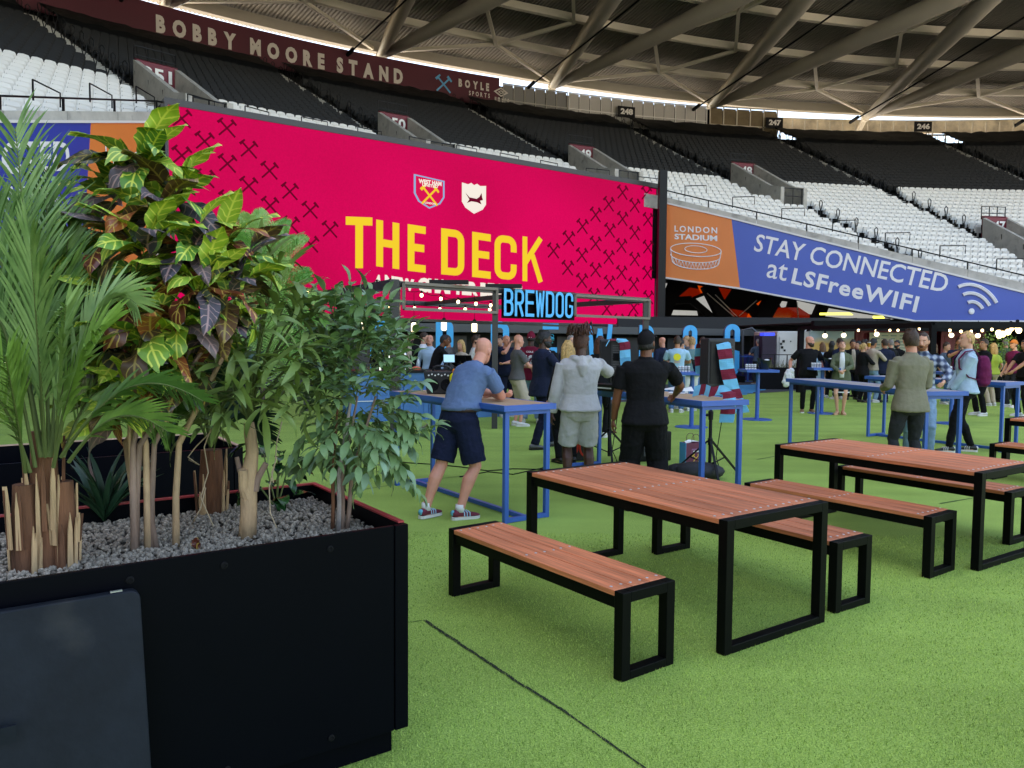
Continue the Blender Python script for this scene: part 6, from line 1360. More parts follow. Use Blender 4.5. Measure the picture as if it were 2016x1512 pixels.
# strap-leaved plant, bare vines, low broad leaves, fern tree -------------
T = thing('strap_leaf_plant', 'low dark green strap-leaved plant between the trunks', 'plant'); base = spot(205, 1028); SLm = leaf(0.34, 0.02, lance, 0.35, 0.5, 0, 1, 8).mesh('strap', M_ag, True)
for k in range(26): a = rnd.uniform(0, 2*PI); el = rnd.uniform(0.7, 1.45); inst(SLm, 'leaf', T, aim(base, Vector((math.cos(a)*math.cos(el), math.sin(a)*math.cos(el), math.sin(el))), rnd.uniform(-0.5, 0.5), rnd.uniform(0.7, 1.1)))
M_vine = mat('dry_vine', hx('#b8a488'), 0.9)
T = thing('dry_vines', 'bare pale vines dangling beside the sawn trunk', 'vines')
for pts_ in ([(425, 820), (415, 850), (385, 880), (370, 900), (392, 915), (372, 905)], [(420, 830), (402, 880), (410, 930), (395, 980), (420, 1035)], [(405, 960), (395, 1000), (378, 1032)], [(555, 830), (545, 870), (542, 910), (530, 960), (532, 1010), (545, 1040)], [(545, 900), (535, 930), (538, 950)]):
    m = MB(); m.tube([at_d(x, y, 3.12+0.02*math.sin(x)) for x, y in pts_], 0.0026, 5); m.build('vine', M_vine, T, smooth=True)
T = thing('broadleaf_plant', 'low glossy broad-leaved plant right of the sawn trunk', 'plant'); base = spot(545, 1003); BM = leaf(0.13, 0.032, ellip, 1.0, 0.1, 0.2, 2, 8).mesh('broad', leafmat('broad_green', (0.01, 0.05, 0.012), (0.04, 0.13, 0.03), rough=0.25), True)
for k in range(24):
    a = rnd.uniform(0, 2*PI); d = Vector((math.cos(a), math.sin(a), rnd.uniform(-0.1, 0.5))); c = base+Vector((d.x*0.08, d.y*0.08, rnd.uniform(0.05, 0.34))); inst(BM, 'leaf', T, aim(c, d, 0, rnd.uniform(0.7, 1.2)))
    if k % 4 == 0: m = MB(); m.tube([base, c], [0.005, 0.003], 5); m.build('stem', M_stem, T)
m = MB(); q_ = spot(388, 1082); mbk = leaf(0.05, 0.022, crot, -0.4, 0.4, 0.3, 2, 8); M = Matrix.Translation(q_+Vector((0, 0, 0.0))) @ Matrix.Rotation(D2R(80), 4, 'X'); m.add([M @ Vector(v) for v in mbk.v], mbk.f); m.build('fallen_leaf', M_g3, label='fallen orange-brown leaf standing at the planter rim', cat='leaf')
T = thing('fern_tree', 'bright green feathery fern tree behind the other plants', 'plant'); Yf = 5.3
m = MB(); m.tube([aty(520, 900, Yf), aty(515, 700, Yf), aty(510, 520, Yf), aty(490, 440, Yf)], [0.02, 0.014, 0.008, 0.003], 6); m.build('stem', mat('dark_twig', (0.05, 0.03, 0.02), 0.8), T)
def fernspray(T, a_, b_, n=22, Lm=0.13):
    m = MB(); a_, b_ = Vector(a_), Vector(b_); d = (b_-a_).normalized(); s = d.cross(Vector((0, -1, 0.2))).normalized(); m.tube([a_, b_], [0.004, 0.001], 4)
    for k in range(n):
        t = k/n; p = a_.lerp(b_, t)+Vector((0, 0, 0.05*math.sin(PI*t))); Lk = Lm*(1-t*0.85)
        for sg in (1, -1):
            q = (d*0.5+s*sg).normalized(); w = q.cross(Vector((0, -1, 0))).normalized()
            for j in range(7):
                u = (j+0.5)/7; c = p+q*Lk*u; ll = 0.032*(1-u*0.6); 
                for s2 in (1, -1): e = (q*0.6+w*s2).normalized()*ll; f_ = q*0.0045; m.add([c-f_, c+f_, c+e+Vector((0, rnd.uniform(-0.01, 0.01), 0))], [(0, 1, 2)])
    return m.build('frond', M_fern, T)
for a_, b_ in (((512, 520), (470, 430)), ((512, 520), (560, 440)), ((512, 560), (590, 480)), ((510, 540), (460, 470)), ((513, 600), (610, 540)), ((513, 620), (640, 590)), ((513, 650), (650, 640)), ((512, 580), (450, 530)), ((512, 640), (450, 600)), ((514, 560), (540, 470)), ((512, 500), (500, 420)), ((514, 680), (640, 700)), ((514, 700), (560, 640)), ((514, 620), (560, 560)), ((514, 720), (620, 740)), ((512, 700), (440, 680)), ((514, 660), (600, 600)), ((514, 600), (570, 510))):
    for _ in range(2): fernspray(T, aty(*a_, Yf), aty(b_[0]+rnd.uniform(-14, 14), b_[1]+rnd.uniform(-14, 14), Yf+rnd.uniform(-0.3, 0.3)), 20, 0.17)
T = thing('schefflera', 'green lobed-leaf plant behind the palm at the left', 'plant'); SM = leaf(0.1, 0.026, ellip, 0.8, 0.15, 0.1, 2, 7).mesh('sch', leafmat('mid_green', (0.07, 0.18, 0.05), (0.20, 0.36, 0.14)), True)
for (x, y) in ((110, 365), (90, 400), (140, 430), (165, 395), (60, 420), (190, 420), (130, 470), (30, 470), (170, 470), (80, 500)):
    c = aty(x, y, 4.9+rnd.uniform(-0.2, 0.2)); m = MB(); m.tube([c, aty(120, 800, 4.9)], [0.003, 0.008], 5); m.build('stem', M_stem, T)
    for k in range(7): a = 2*PI*k/7; inst(SM, 'leaf', T, aim(c, Vector((math.cos(a), math.sin(a)*0.6-0.3, math.sin(a)*0.5+0.1)), 0, 1.2))
# trees far right behind the bulbs
T = thing('potted_tree', 'bushy green tree behind the bulbs at the far right', 'tree'); m = MB(); R_ = random.Random(2)
for k in range(1500):
    a = R_.uniform(0, 2*PI); u = R_.random()**0.5; c = R_.choice(((1905, 690, 24, 26), (1965, 680, 38, 30), (1985, 700, 25, 25), (1950, 705, 30, 25)))
    p = aty(c[0]+c[2]*u*math.cos(a), c[1]+c[3]*u*math.sin(a), 21.5+R_.uniform(-0.5, 0.5)); d = Vector((R_.gauss(0, 1), R_.gauss(0, 1), R_.gauss(0, 0.6))).normalized(); s = d.cross(Vector((0.2, 0.3, 1))).normalized()
    m.add([p, p+d*0.045+s*0.02, p+d*0.09, p+d*0.045-s*0.02], [(0, 1, 2, 3)])
m.build('crown', leafmat('tree_green', (0.10, 0.22, 0.04), (0.28, 0.42, 0.10)), T); m = MB(); m.tube([aty(1950, 780, 21.5), aty(1955, 700, 21.5)], 0.06, 8); m.build('trunk', M_bark2, T)
# ------------------------------------------------------------ people
PEND = []          # garments and bodies waiting to be merged into one surface
def defer(mb, name, mats, parent, vox, smooth=2, disp=0.0, dsize=0.12, **kw):
    me = bpy.data.meshes.new(name); me.from_pydata(mb.v, [], mb.f); me.update()
    for m in (mats if isinstance(mats, (list, tuple)) else [mats]): me.materials.append(m)
    bm = bmesh.new(); bm.from_mesh(me); bmesh.ops.recalc_face_normals(bm, faces=bm.faces); bm.to_mesh(me); bm.free()
    o = bpy.data.objects.new(name, me); COL.objects.link(o); o.parent = parent; tag(o, **kw)
    r = o.modifiers.new('r', 'REMESH'); r.mode = 'VOXEL'; r.voxel_size = vox; r.use_smooth_shade = True
    s = o.modifiers.new('s', 'SMOOTH'); s.factor = 0.5; s.iterations = smooth
    if disp:
        k = ('fold', dsize)
        if k not in _TX: t = bpy.data.textures.new('fold', 'CLOUDS'); t.noise_scale = dsize; t.noise_depth = 3; _TX[k] = t
        d = o.modifiers.new('d', 'DISPLACE'); d.texture = _TX[k]; d.strength = disp; d.mid_level = 0.5; d.texture_coords = 'LOCAL'
    PEND.append(o); return o
_TX = {}
def flush():
    dg = bpy.context.evaluated_depsgraph_get(); dg.update(); out = []
    for o in PEND:
        me = bpy.data.meshes.new_from_object(o.evaluated_get(dg)); out.append((o, me))
    for o, me in out: o.modifiers.clear(); o.data = me
    PEND.clear()
SK = {'fair': hx('#d8a084', 0.95), 'pink': hx('#d9957c', 0.95), 'tan': hx('#b97e5c'), 'brown': hx('#74462e'), 'dark': hx('#4e2f22')}
def skin(k): return mat('skin_'+k, SK[k], 0.5, var=0.10, vscale=9, sub=0.08)
HC = {'black': (0.012, 0.010, 0.009), 'brown': hx('#3a2718'), 'lbrown': hx('#6b4a2e'), 'blond': hx('#c09a5e'), 'grey': hx('#7d766e'), 'ginger': hx('#8a5630'), 'auburn': hx('#4a2418'), 'dread': hx('#4a2a1a'), 'sandy': hx('#a8845a')}
def hairm(k): return mat('hair_'+k, HC[k], 0.6, var=0.45, vscale=40, bump=0.8, bscale=70)
def cloth(name, col, var=0.08, bump=0.35, bs=45, rough=0.85):
    m = mat('cloth_'+name, col, rough, var=var, vscale=7, bump=bump, bscale=bs, spec=0.2); nt = m.node_tree; N = nt.nodes; L = nt.links
    tc = N.new('ShaderNodeTexCoord'); mp = N.new('ShaderNodeMapping'); mp.inputs['Scale'].default_value = (1.0, 1.0, 1.9); mp.inputs['Rotation'].default_value = (0.5, 0.4, 0); L.new(tc.outputs['Object'], mp.inputs[0])
    n = N.new('ShaderNodeTexNoise'); n.noise_type = 'RIDGED_MULTIFRACTAL'; n.inputs['Scale'].default_value = 4.2; n.inputs['Detail'].default_value = 1.5; n.inputs['Distortion'].default_value = 0.9; L.new(mp.outputs[0], n.inputs[0])
    b2 = N.new('ShaderNodeBump'); b2.inputs['Strength'].default_value = 0.7; b2.inputs['Distance'].default_value = 0.009; L.new(n.outputs['Fac'], b2.inputs['Height']); bs_ = N['Principled BSDF']
    b1 = bs_.inputs['Normal'].links[0].from_node; L.new(b2.outputs[0], b1.inputs['Normal']); return m
C_ = {'polo': cloth('blue_marl', hx('#5d7496'), 0.16, 0.4, 30), 'navy': cloth('navy', hx('#141c34'), 0.1), 'hoodie': cloth('light_grey', hx('#b4b2b0'), 0.05), 'black': cloth('black', (0.006, 0.006, 0.007), 0.1), 'blackt': cloth('black_trouser', (0.004, 0.004, 0.005), 0.1),
      'olive': cloth('olive', hx('#7e7a66'), 0.1), 'dgrey': cloth('dark_grey_denim', hx('#2a2c30'), 0.2), 'lblue': cloth('pale_blue_shirt', hx('#a4bfd4'), 0.06), 'white': cloth('white', (0.72, 0.72, 0.72), 0.04), 'suit': cloth('navy_suit', hx('#1c2338'), 0.06), 'suitt': cloth('dark_navy_trouser', hx('#12172a'), 0.06),
      'claret': cloth('claret', hx('#7a1c36'), 0.05), 'denim': cloth('light_denim', hx('#7e9cb8'), 0.25), 'mdenim': cloth('mid_denim', hx('#4a6c94'), 0.22), 'beige': cloth('beige', hx('#b8a894'), 0.08), 'grey': cloth('mid_grey', hx('#5c5a5a'), 0.08), 'slate': cloth('slate_grey', hx('#44505e'), 0.08),
      'green': cloth('moss_green', hx('#5c634c'), 0.08), 'teal': cloth('grey_teal', hx('#5f7f80'), 0.08), 'paleb': cloth('pale_sky_tee', hx('#9fc6dc'), 0.1), 'plaid': None, 'lime': cloth('lime', hx('#a8c050'), 0.06), 'maroon': cloth('plum_nylon', hx('#6a1e48'), 0.08, 0.5, 20), 'tealhat': cloth('teal_plastic', hx('#1f8aa0'), 0.1, 0.1, 20, 0.4), 'ltgrey': cloth('pale_grey_tee', hx('#b8b6ae'), 0.05), 'orange': cloth('orange_cap', hx('#c87838'), 0.05)}
def _plaid():
    m = bpy.data.materials.new('cloth_plaid'); m.use_nodes = True; nt = m.node_tree; N = nt.nodes; L = nt.links; b = N['Principled BSDF']; b.inputs['Roughness'].default_value = 0.9
    tc = N.new('ShaderNodeTexCoord'); sp = N.new('ShaderNodeSeparateXYZ'); L.new(tc.outputs['Object'], sp.inputs[0]); outs = []
    for ax in ('X', 'Z'):
        w = N.new('ShaderNodeMath'); w.operation = 'MULTIPLY'; w.inputs[1].default_value = 75; L.new(sp.outputs[ax], w.inputs[0]); s = N.new('ShaderNodeMath'); s.operation = 'SINE'; L.new(w.outputs[0], s.inputs[0]); outs.append(s)
    a = N.new('ShaderNodeMath'); a.operation = 'ADD'; L.new(outs[0].outputs[0], a.inputs[0]); L.new(outs[1].outputs[0], a.inputs[1])
    r = N.new('ShaderNodeValToRGB'); e = r.color_ramp.elements; e[0].position = 0.2; e[0].color = (*hx('#2c3850'), 1); e[1].position = 0.8; e[1].color = (*hx('#a4b0bc'), 1); k = e.new(0.5); k.color = (*hx('#5a6880'), 1)
    mr = N.new('ShaderNodeMapRange'); mr.inputs['From Min'].default_value = -2; mr.inputs['From Max'].default_value = 2; L.new(a.outputs[0], mr.inputs[0]); L.new(mr.outputs[0], r.inputs[0]); L.new(r.outputs[0], b.inputs['Base Color']); return m
C_['plaid'] = _plaid()
M_eye = mat('eye_white', (0.7, 0.68, 0.65), 0.3); M_iris = mat('dark_iris', (0.02, 0.015, 0.01), 0.2); M_lip = mat('lip', hx('#9a5048'), 0.5); M_lipd = mat('lip_dark', hx('#4a2420'), 0.5); M_mouth = mat('open_mouth', (0.03, 0.006, 0.006), 0.5)
M_sole = mat('white_sole', (0.68, 0.67, 0.64), 0.6); M_shw = mat('white_shoe', (0.66, 0.65, 0.63), 0.55); M_shb = mat('black_shoe', (0.012, 0.012, 0.013), 0.35); M_shm = mat('maroon_suede', hx('#6e2436'), 0.8); M_shs = mat('sky_blue_suede', hx('#58b0c8'), 0.7); M_shbr = mat('tan_shoe', hx('#8a6a4a'), 0.6); M_nude = mat('nude_shoe', hx('#c89a78'), 0.5); M_sock = mat('white_sock', (0.7, 0.7, 0.7), 0.9); M_belt = mat('brown_leather', hx('#3a2620'), 0.5)
SHOE = {'white': M_shw, 'black': M_shb, 'maroon': M_shm, 'tan': M_shbr, 'nude': M_nude, 'grey': mat('grey_shoe', (0.12, 0.12, 0.13), 0.6)}

def person(label, pos, yaw, H=1.78, girth=1.0, skin_='fair', hair='brown', style='short', top='tee', tc='navy', bottom='trousers', bc='dgrey', shoes='white',
           lean=0.0, side=0.0, twist=0.0, head=(0, 0), armL=None, armR=None, feet=None, hips=(0, 0, 0), vox=0.016, beard=None, face=True, female=False, extra=None, belly=0.0, group=None, sink=0.0, mouth=None, legw=1.0):
    """pos: ground point under the pelvis; yaw: 0 looks away from the camera (+y), 90 looks left; arm = (wrist xyz, elbow hint xyz, curl); feet = ((x,y,toe),(x,y,toe))"""
    s = H/1.78; T = thing('person', label, 'person', (pos[0], pos[1], -sink), D2R(yaw), group); T.scale = (s, s, s)
    g = girth; sh = 0.165 if female else 0.19; vz = vox/s
    spine = [(0.95, Vector((hips[0], hips[1], 0.95+hips[2])))]; ang = 0.0
    def frame(z):
        k = max(0.0, min(1.0, (z-0.97)/0.28)); k = k*k*(3-2*k); a = lean*k; b = side*k; t = twist*k
        return Matrix.Rotation(-t, 3, 'Z') @ Matrix.Rotation(-a, 3, 'X') @ Matrix.Rotation(b, 3, 'Y')
    pos_ = {}; p = Vector((hips[0], hips[1], 0.80+hips[2])); z = 0.80; pos_[80] = p.copy()
    for k in range(81, 185): p = p+frame(z) @ Vector((0, 0, 0.01)); z += 0.01; pos_[k] = p.copy()
    def TT(x, y, z):
        k = int(round(max(0.80, min(1.84, z))*100)); return pos_[k]+frame(z) @ Vector((x, y, z-k/100))
    # legs
    if feet is None: feet = ((-0.11, 0.0, 12), (0.11, 0.02, -12))
    def ik(a, c, l1, l2, hint):
        d = c-a; L = min(d.length, (l1+l2)*0.998); dn = d.normalized(); x = (l1*l1-l2*l2+L*L)/(2*L); hgt = math.sqrt(max(0, l1*l1-x*x)); h = hint-dn*hint.dot(dn); h = h.normalized() if h.length > 1e-4 else Vector((0, 1, 0))
        return a+dn*x+h*hgt, a+dn*L
    hipsv = [TT(-0.088, 0, 0.92), TT(0.088, 0, 0.92)]; legs = []
    for i in (0, 1):
        f = feet[i]; az = 0.085+(f[3] if len(f) > 3 else 0); ta = D2R(f[2]); ft = Vector((f[0], f[1], az)); tdir = Vector((-math.sin(ta), math.cos(ta), 0))
        kn, an_ = ik(hipsv[i], ft, 0.445, 0.425, tdir+Vector((0, 0, 0.0))); legs.append((hipsv[i], kn, an_, tdir))
    arms = []
    for i, A in enumerate((armL, armR)):
        sg = -1 if i == 0 else 1; S0 = TT(sg*sh*(0.55+0.45*g), -0.01, 1.425)
        if A is None: wr = TT(sg*0.275*(0.6+0.4*g), 0.06, 0.93) if abs(lean) < 0.3 else S0+Vector((sg*0.05, 0.05, -0.5)); hint = Vector((sg*0.4, -1, 0)); curl = 0.5; hd = None
        else: wr = Vector(A[0]); hint = Vector(A[1]); curl = A[2] if len(A) > 2 else 0.6; hd = Vector(A[3]).normalized() if len(A) > 3 else None
        el, w_ = ik(S0, wr, 0.295, 0.255, hint); arms.append((S0, el, w_, curl, hd, sg))
    # ---- body (one surface)
    m = MB()
    def ring(mm, rows, n=18):
        vs = []
        for (z, w, d, yo) in rows:
            for j in range(n):
                a = 2*PI*j/n; ca, sa = math.cos(a), math.sin(a); vs.append(TT(w*math.copysign(abs(ca)**0.85, ca), yo+d*math.copysign(abs(sa)**0.85, sa), z))
        k = len(rows); fs = [(i*n+j, i*n+(j+1) % n, (i+1)*n+(j+1) % n, (i+1)*n+j) for i in range(k-1) for j in range(n)]+[tuple(range(n-1, -1, -1)), tuple((k-1)*n+j for j in range(n))]
        mm.add(vs, fs)
    fb = 0.025 if female else 0
    hw = 0.165+(0.012 if female else 0)
    B_ = [(0.84, 0.10, 0.08, -0.01), (0.88, hw*0.95, 0.10, -0.015), (0.95, hw, 0.115, -0.015), (1.02, hw*0.94, 0.108, -0.005), (1.10, (0.135 if female else 0.147), 0.098, 0.0), (1.20, 0.150, 0.105, 0.0), (1.30, 0.168, 0.115+fb, 0.005+fb*0.5), (1.37, sh*0.97, 0.112, 0.0), (1.42, sh*0.93, 0.095, -0.006), (1.452, sh*0.70, 0.082, -0.010), (1.48, sh*0.46, 0.072, -0.012), (1.505, 0.07, 0.06, -0.012)]
    ring(m, [(z, w*0.88, d*0.88, yo) for z, w, d, yo in B_])
    nk = TT(0, -0.015, 1.47); hy, hp = D2R(head[0]), D2R(head[1])
    HB = TT(0, -0.005, 1.575); FR2 = frame(1.5)
    if abs(lean) > 0.25: FR2 = frame(1.5) @ Matrix.Rotation(lean*0.75, 3, 'X')
    HM = FR2 @ Matrix.Rotation(hy, 3, 'Z') @ Matrix.Rotation(-hp, 3, 'X')
    hc = HB+HM @ Vector((0, 0.022, 0.088))
    def HH(x, y, z): return hc+HM @ Vector((x, y, z))
    m.tube([nk, TT(0, -0.012, 1.53), HH(0, -0.022, -0.05)], [0.062*(0.8+0.2*g), 0.057*(0.8+0.2*g), 0.058], 14)
    hr = [(-0.118, 0.022, 0.022, 0.055), (-0.105, 0.042, 0.045, 0.042), (-0.08, 0.055, 0.066, 0.028), (-0.045, 0.064, 0.082, 0.014), (0.0, 0.071, 0.093, 0.004), (0.04, 0.074, 0.097, 0), (0.075, 0.069, 0.09, -0.004), (0.10, 0.053, 0.07, -0.006), (0.115, 0.03, 0.042, -0.006), (0.12, 0.01, 0.014, -0.006)]
    n = 18; vs = [HH(w*math.cos(2*PI*j/n), yo+d*math.sin(2*PI*j/n), z) for (z, w, d, yo) in hr for j in range(n)]; k = len(hr)
    m.add(vs, [(i*n+j, i*n+(j+1) % n, (i+1)*n+(j+1) % n, (i+1)*n+j) for i in range(k-1) for j in range(n)]+[tuple(range(n-1, -1, -1)), tuple((k-1)*n+j for j in range(n))])
    m.tube([HH(0, 0.088, 0.018), HH(0, 0.103, -0.012), HH(0, 0.112, -0.03), HH(0, 0.092, -0.038)], [0.009, 0.012, 0.016, 0.01], 8)
    m.tube([HH(-0.04, 0.078, 0.022), HH(0, 0.092, 0.026), HH(0.04, 0.078, 0.022)], [0.010, 0.011, 0.010], 6)
    m.ball(HH(0, 0.083, -0.068), (0.024, 0.014, 0.012), 8, 6, HM)
    for e in (-1, 1): m.ball(HH(e*0.076, -0.006, -0.008), (0.012, 0.02, 0.032), 10, 8, HM)
    for (S0, el, w_, curl, hd, sg) in arms:
        ar = (0.9 if female else 1.0)*(0.82+0.18*g); au = ar*(0.8 if top in ('shirt', 'jumper', 'hoodie', 'jacket', 'coat') else 1.0); S0 = S0.lerp(el, 0.06)
        m.tube([S0+(S0-el).normalized()*0.01, S0.lerp(el, 0.35), S0.lerp(el, 0.8), el, el.lerp(w_, 0.3), el.lerp(w_, 0.75), w_], [0.050*au, 0.049*au, 0.042*au, 0.040*au, 0.043*au, 0.031*au, 0.026*ar], 12)
        d = hd if hd else (w_-el).normalized(); inn = Vector((-sg, 0.15, 0.1)); inn = inn-d*inn.dot(d); inn.normalize(); fw = d.cross(inn).normalized()*(-sg)
        M3 = Matrix((fw, d, inn)).transposed(); pc = w_+d*0.05; m.ball(pc, (0.043, 0.056, 0.018), 12, 8, M3)
        for q in range(4):
            off = (q-1.5)*0.0205; L0 = (0.068, 0.078, 0.074, 0.058)[q]; b0_ = w_+d*0.09+fw*(-off); d1 = (d*math.cos(curl*0.6)+inn*math.sin(curl*0.6)); d2 = (d*math.cos(curl*1.7)+inn*math.sin(curl*1.7))
            m.tube([b0_-d*0.02, b0_, b0_+d1*L0*0.5, b0_+d1*L0*0.5+d2*L0*0.5], [0.010, 0.0098, 0.0088, 0.0072], 8)
        tb = w_+d*0.028+fw*0.032; td = (fw*0.65+d*0.75+inn*0.35).normalized(); m.tube([tb-fw*0.015, tb+td*0.035, tb+td*0.035+(td+inn*0.4+d*0.3).normalized()*0.03], [0.013, 0.0112, 0.009], 8)
    lk = legw*(0.8+0.2*g); lb = lk*(0.8 if bottom in ('trousers', 'slim', 'wide') else 1.0)
    for (h, kn, an_, td) in legs:
        bkv = -td*0.02; m.tube([h, h.lerp(kn, 0.4), kn+td*0.0, kn.lerp(an_, 0.3)+bkv, kn.lerp(an_, 0.7)+bkv*0.5, an_], [0.080*lb, 0.072*lb, 0.051*lb, 0.055*lb, 0.038*lb, 0.034*lb], 12)
        m.tube([an_-td*0.03+Vector((0, 0, -0.045)), an_+td*0.05+Vector((0, 0, -0.05)), an_+td*0.13+Vector((0, 0, -0.062))], [0.03, 0.034, 0.025], 8)
    ob = defer(m, 'body', skin(skin_), T, vz*0.8, 1)
    # ---- face details
    if face:
        for e in (-1, 1):
            mm = MB(); mm.ball(HH(e*0.031, 0.0815, 0.004), (0.0125, 0.008, 0.0065), 8, 6, HM); mm.build('eye', M_eye, T, smooth=True)
            mm = MB(); mm.ball(HH(e*0.031, 0.088, 0.004), (0.005, 0.003, 0.005), 8, 5, HM); mm.build('iris', M_iris, T, smooth=True)
            mm = MB(); mm.tube([HH(e*0.016, 0.094, 0.021), HH(e*0.034, 0.090, 0.026), HH(e*0.05, 0.076, 0.019)], [0.004, 0.0045, 0.003], 6); mm.build('eyebrow', hairm(hair), T, smooth=True)
        mm = MB()
        if mouth == 'open': mm.ball(HH(0, 0.094, -0.067), (0.021, 0.008, 0.015), 10, 6, HM); mm.build('mouth', M_mouth, T, smooth=True)
        else:
            mm.tube([HH(-0.024, 0.084, -0.064+(0.004 if mouth == 'smile' else 0)), HH(-0.01, 0.094, -0.067), HH(0.01, 0.094, -0.067), HH(0.024, 0.084, -0.064+(0.004 if mouth == 'smile' else 0))], [0.002, 0.005, 0.005, 0.002], 6); mm.build('lips', M_lipd if skin_ in ('brown', 'dark') else M_lip, T, smooth=True)
    if beard:
        mm = MB(); rows = [(-0.128, 0.018, 0.02, 0.06), (-0.112, 0.045, 0.05, 0.045), (-0.085, 0.060, 0.072, 0.03), (-0.055, 0.0665, 0.086, 0.014), (-0.03, 0.070, 0.084, 0.006)]
        vs = []; n = 20
        for (z, w, d_, yo) in rows:
            for j in range(n+1):
                a = -0.35+(PI+0.7)*j/n; vs.append(HH(w*math.cos(a), yo+d_*math.sin(a), z-(0.022 if z > -0.06 and 0.3 < j/n < 0.7 else 0)))
        mm.add(vs, [(i*(n+1)+j, i*(n+1)+j+1, (i+1)*(n+1)+j+1, (i+1)*(n+1)+j) for i in range(len(rows)-1) for j in range(n)]); mm.tube([HH(-0.028, 0.09, -0.056), HH(0, 0.099, -0.05), HH(0.028, 0.09, -0.056)], [0.004, 0.006, 0.004], 6)
        o = mm.build('beard', hairm(beard), T, smooth=True); sd = o.modifiers.new('s', 'SOLIDIFY'); sd.thickness = 0.006; sd.offset = 1
    # ---- hair
    hm_ = hairm(hair) if style not in ('bald', 'cap', 'hat') else None
    def cap(mm, ex=0.0, front=0.062, low=-0.05, amp=0.004, seed=0, n=26, m_=12):
        """shell over the cranium: front hairline height, nape height"""
        vs = []
        for i in range(m_+1):
            for j in range(n):
                a = 2*PI*j/n; fr = max(0, math.sin(a)); edge = low+(front-low)*min(1, fr*1.6+0.0) if math.sin(a) > 0 else low
                if -0.35 < math.sin(a) <= 0.45: edge = max(edge, 0.012)
                t = i/m_; z = edge+(0.128+ex-edge)*math.sin(t*PI/2)
                zz = max(-0.08, min(0.122, z)); kk = math.sqrt(max(0.0, 1-max(0, (zz-0.02)/(0.104+ex))**2)) if zz > 0.02 else 1.0
                if i == m_: kk = 0.02
                nn = noise.noise(Vector((a*3+seed, z*60, seed)))*amp+noise.noise(Vector((a*11+seed, z*25, seed+5)))*amp*0.7
                w = (0.0775+ex*0.8)*kk+nn; d_ = (0.1005+ex*0.9)*kk+nn; w *= 0.93 if zz < -0.03 else 1; d_ *= 0.9 if zz < -0.04 else 1
                vs.append(HH(w*math.cos(a), -0.004+d_*math.sin(a)-0.004*(i/m_), z+nn))
        mm.add(vs, [(i*n+j, i*n+(j+1) % n, (i+1)*n+(j+1) % n, (i+1)*n+j) for i in range(m_) for j in range(n)]+[tuple(m_*n+j for j in range(n))])
    if style in ('short', 'quiff', 'spiky', 'curly', 'long', 'bun', 'dreads', 'hijab', 'crop', 'thin'):
        mm = MB(); ex = {'short': 0.008, 'quiff': 0.014, 'spiky': 0.016, 'curly': 0.022, 'long': 0.012, 'bun': 0.006, 'dreads': 0.012, 'hijab': 0.02, 'crop': 0.003, 'thin': 0.002}[style]
        cap(mm, ex, 0.075 if style in ('thin', 'crop') else 0.06, -0.06, {'curly': 0.014, 'spiky': 0.012, 'short': 0.007, 'quiff': 0.009, 'crop': 0.002, 'thin': 0.002}.get(style, 0.006), seed=len(label))
        if style == 'quiff': mm.ball(HH(0, 0.055, 0.115), (0.055, 0.045, 0.03), 10, 6, HM)
        if style == 'long':
            for e in (-1, 1):
                mm.tube([HH(e*0.055, -0.02, 0.06), HH(e*0.078, -0.03, -0.04), HH(e*0.082, -0.04, -0.14), HH(e*0.07, -0.05, -0.24)], [(0.03, 0.05), (0.03, 0.055), (0.035, 0.05), (0.02, 0.03)], 10, side=HM @ Vector((1, 0, 0)))
            mm.tube([HH(0, -0.06, 0.05), HH(0, -0.085, -0.06), HH(0, -0.09, -0.16), HH(0, -0.085, -0.26)], [(0.07, 0.04), (0.075, 0.035), (0.075, 0.03), (0.05, 0.015)], 12, side=HM @ Vector((1, 0, 0)))
        if style == 'bun': mm.ball(HH(0, -0.115, 0.045), 0.036, 10, 8, HM); mm.tube([HH(0, -0.12, 0.04), HH(0, -0.14, -0.04), HH(0, -0.12, -0.12)], [0.02, 0.02, 0.008], 8)
        if style == 'dreads':
            R_ = random.Random(4)
            for q in range(46):
                a = R_.uniform(0, 2*PI); e = R_.uniform(0.0, 1.2); p0_ = HH(0.05*math.cos(a), -0.01+0.06*math.sin(a), 0.085); o_ = Vector((math.cos(a)*0.05, math.sin(a)*0.045-0.01, 0.05+0.05*R_.random()))
                mm.tube([p0_, p0_+HM @ o_, p0_+HM @ (o_*1.25+Vector((R_.uniform(-0.03, 0.03), R_.uniform(-0.03, 0.03), R_.uniform(-0.02, 0.02)))), p0_+HM @ (Vector((o_.x*2.0, o_.y*2.0, -0.01*R_.random())))], [0.008, 0.009, 0.008, 0.006], 5)
        if style == 'hijab': mm.tube([HH(0, -0.02, 0.03), HH(0, -0.03, -0.10), TT(0, -0.02, 1.44)], [(0.085, 0.10), (0.07, 0.08), (0.12, 0.10)], 14, side=HM @ Vector((1, 0, 0)))
        mm.build('hair' if style != 'hijab' else 'headscarf', hm_, T, smooth=style != 'spiky')
    if style in ('cap', 'hat'):
        mm = MB(); cap(mm, 0.006, 0.055, -0.005, 0.0); brim = -1 if extra and extra.get('brimback') else 1
        mm.ball(HH(0, 0, 0.132), 0.008, 8, 5)
        cm = C_[extra.get('capcol', 'black')]
        mm.build('cap' if style == 'cap' else 'hat', cm, T, smooth=True)
        b = MB(); vs = []; n = 12
        for j in range(n+1):
            a = PI*j/n; vs += [HH(0.068*math.cos(a), brim*(0.055+0.03*math.sin(a)), 0.052), HH(0.075*math.cos(a), brim*(0.07+0.085*math.sin(a)), 0.04+0.008*math.sin(a))]
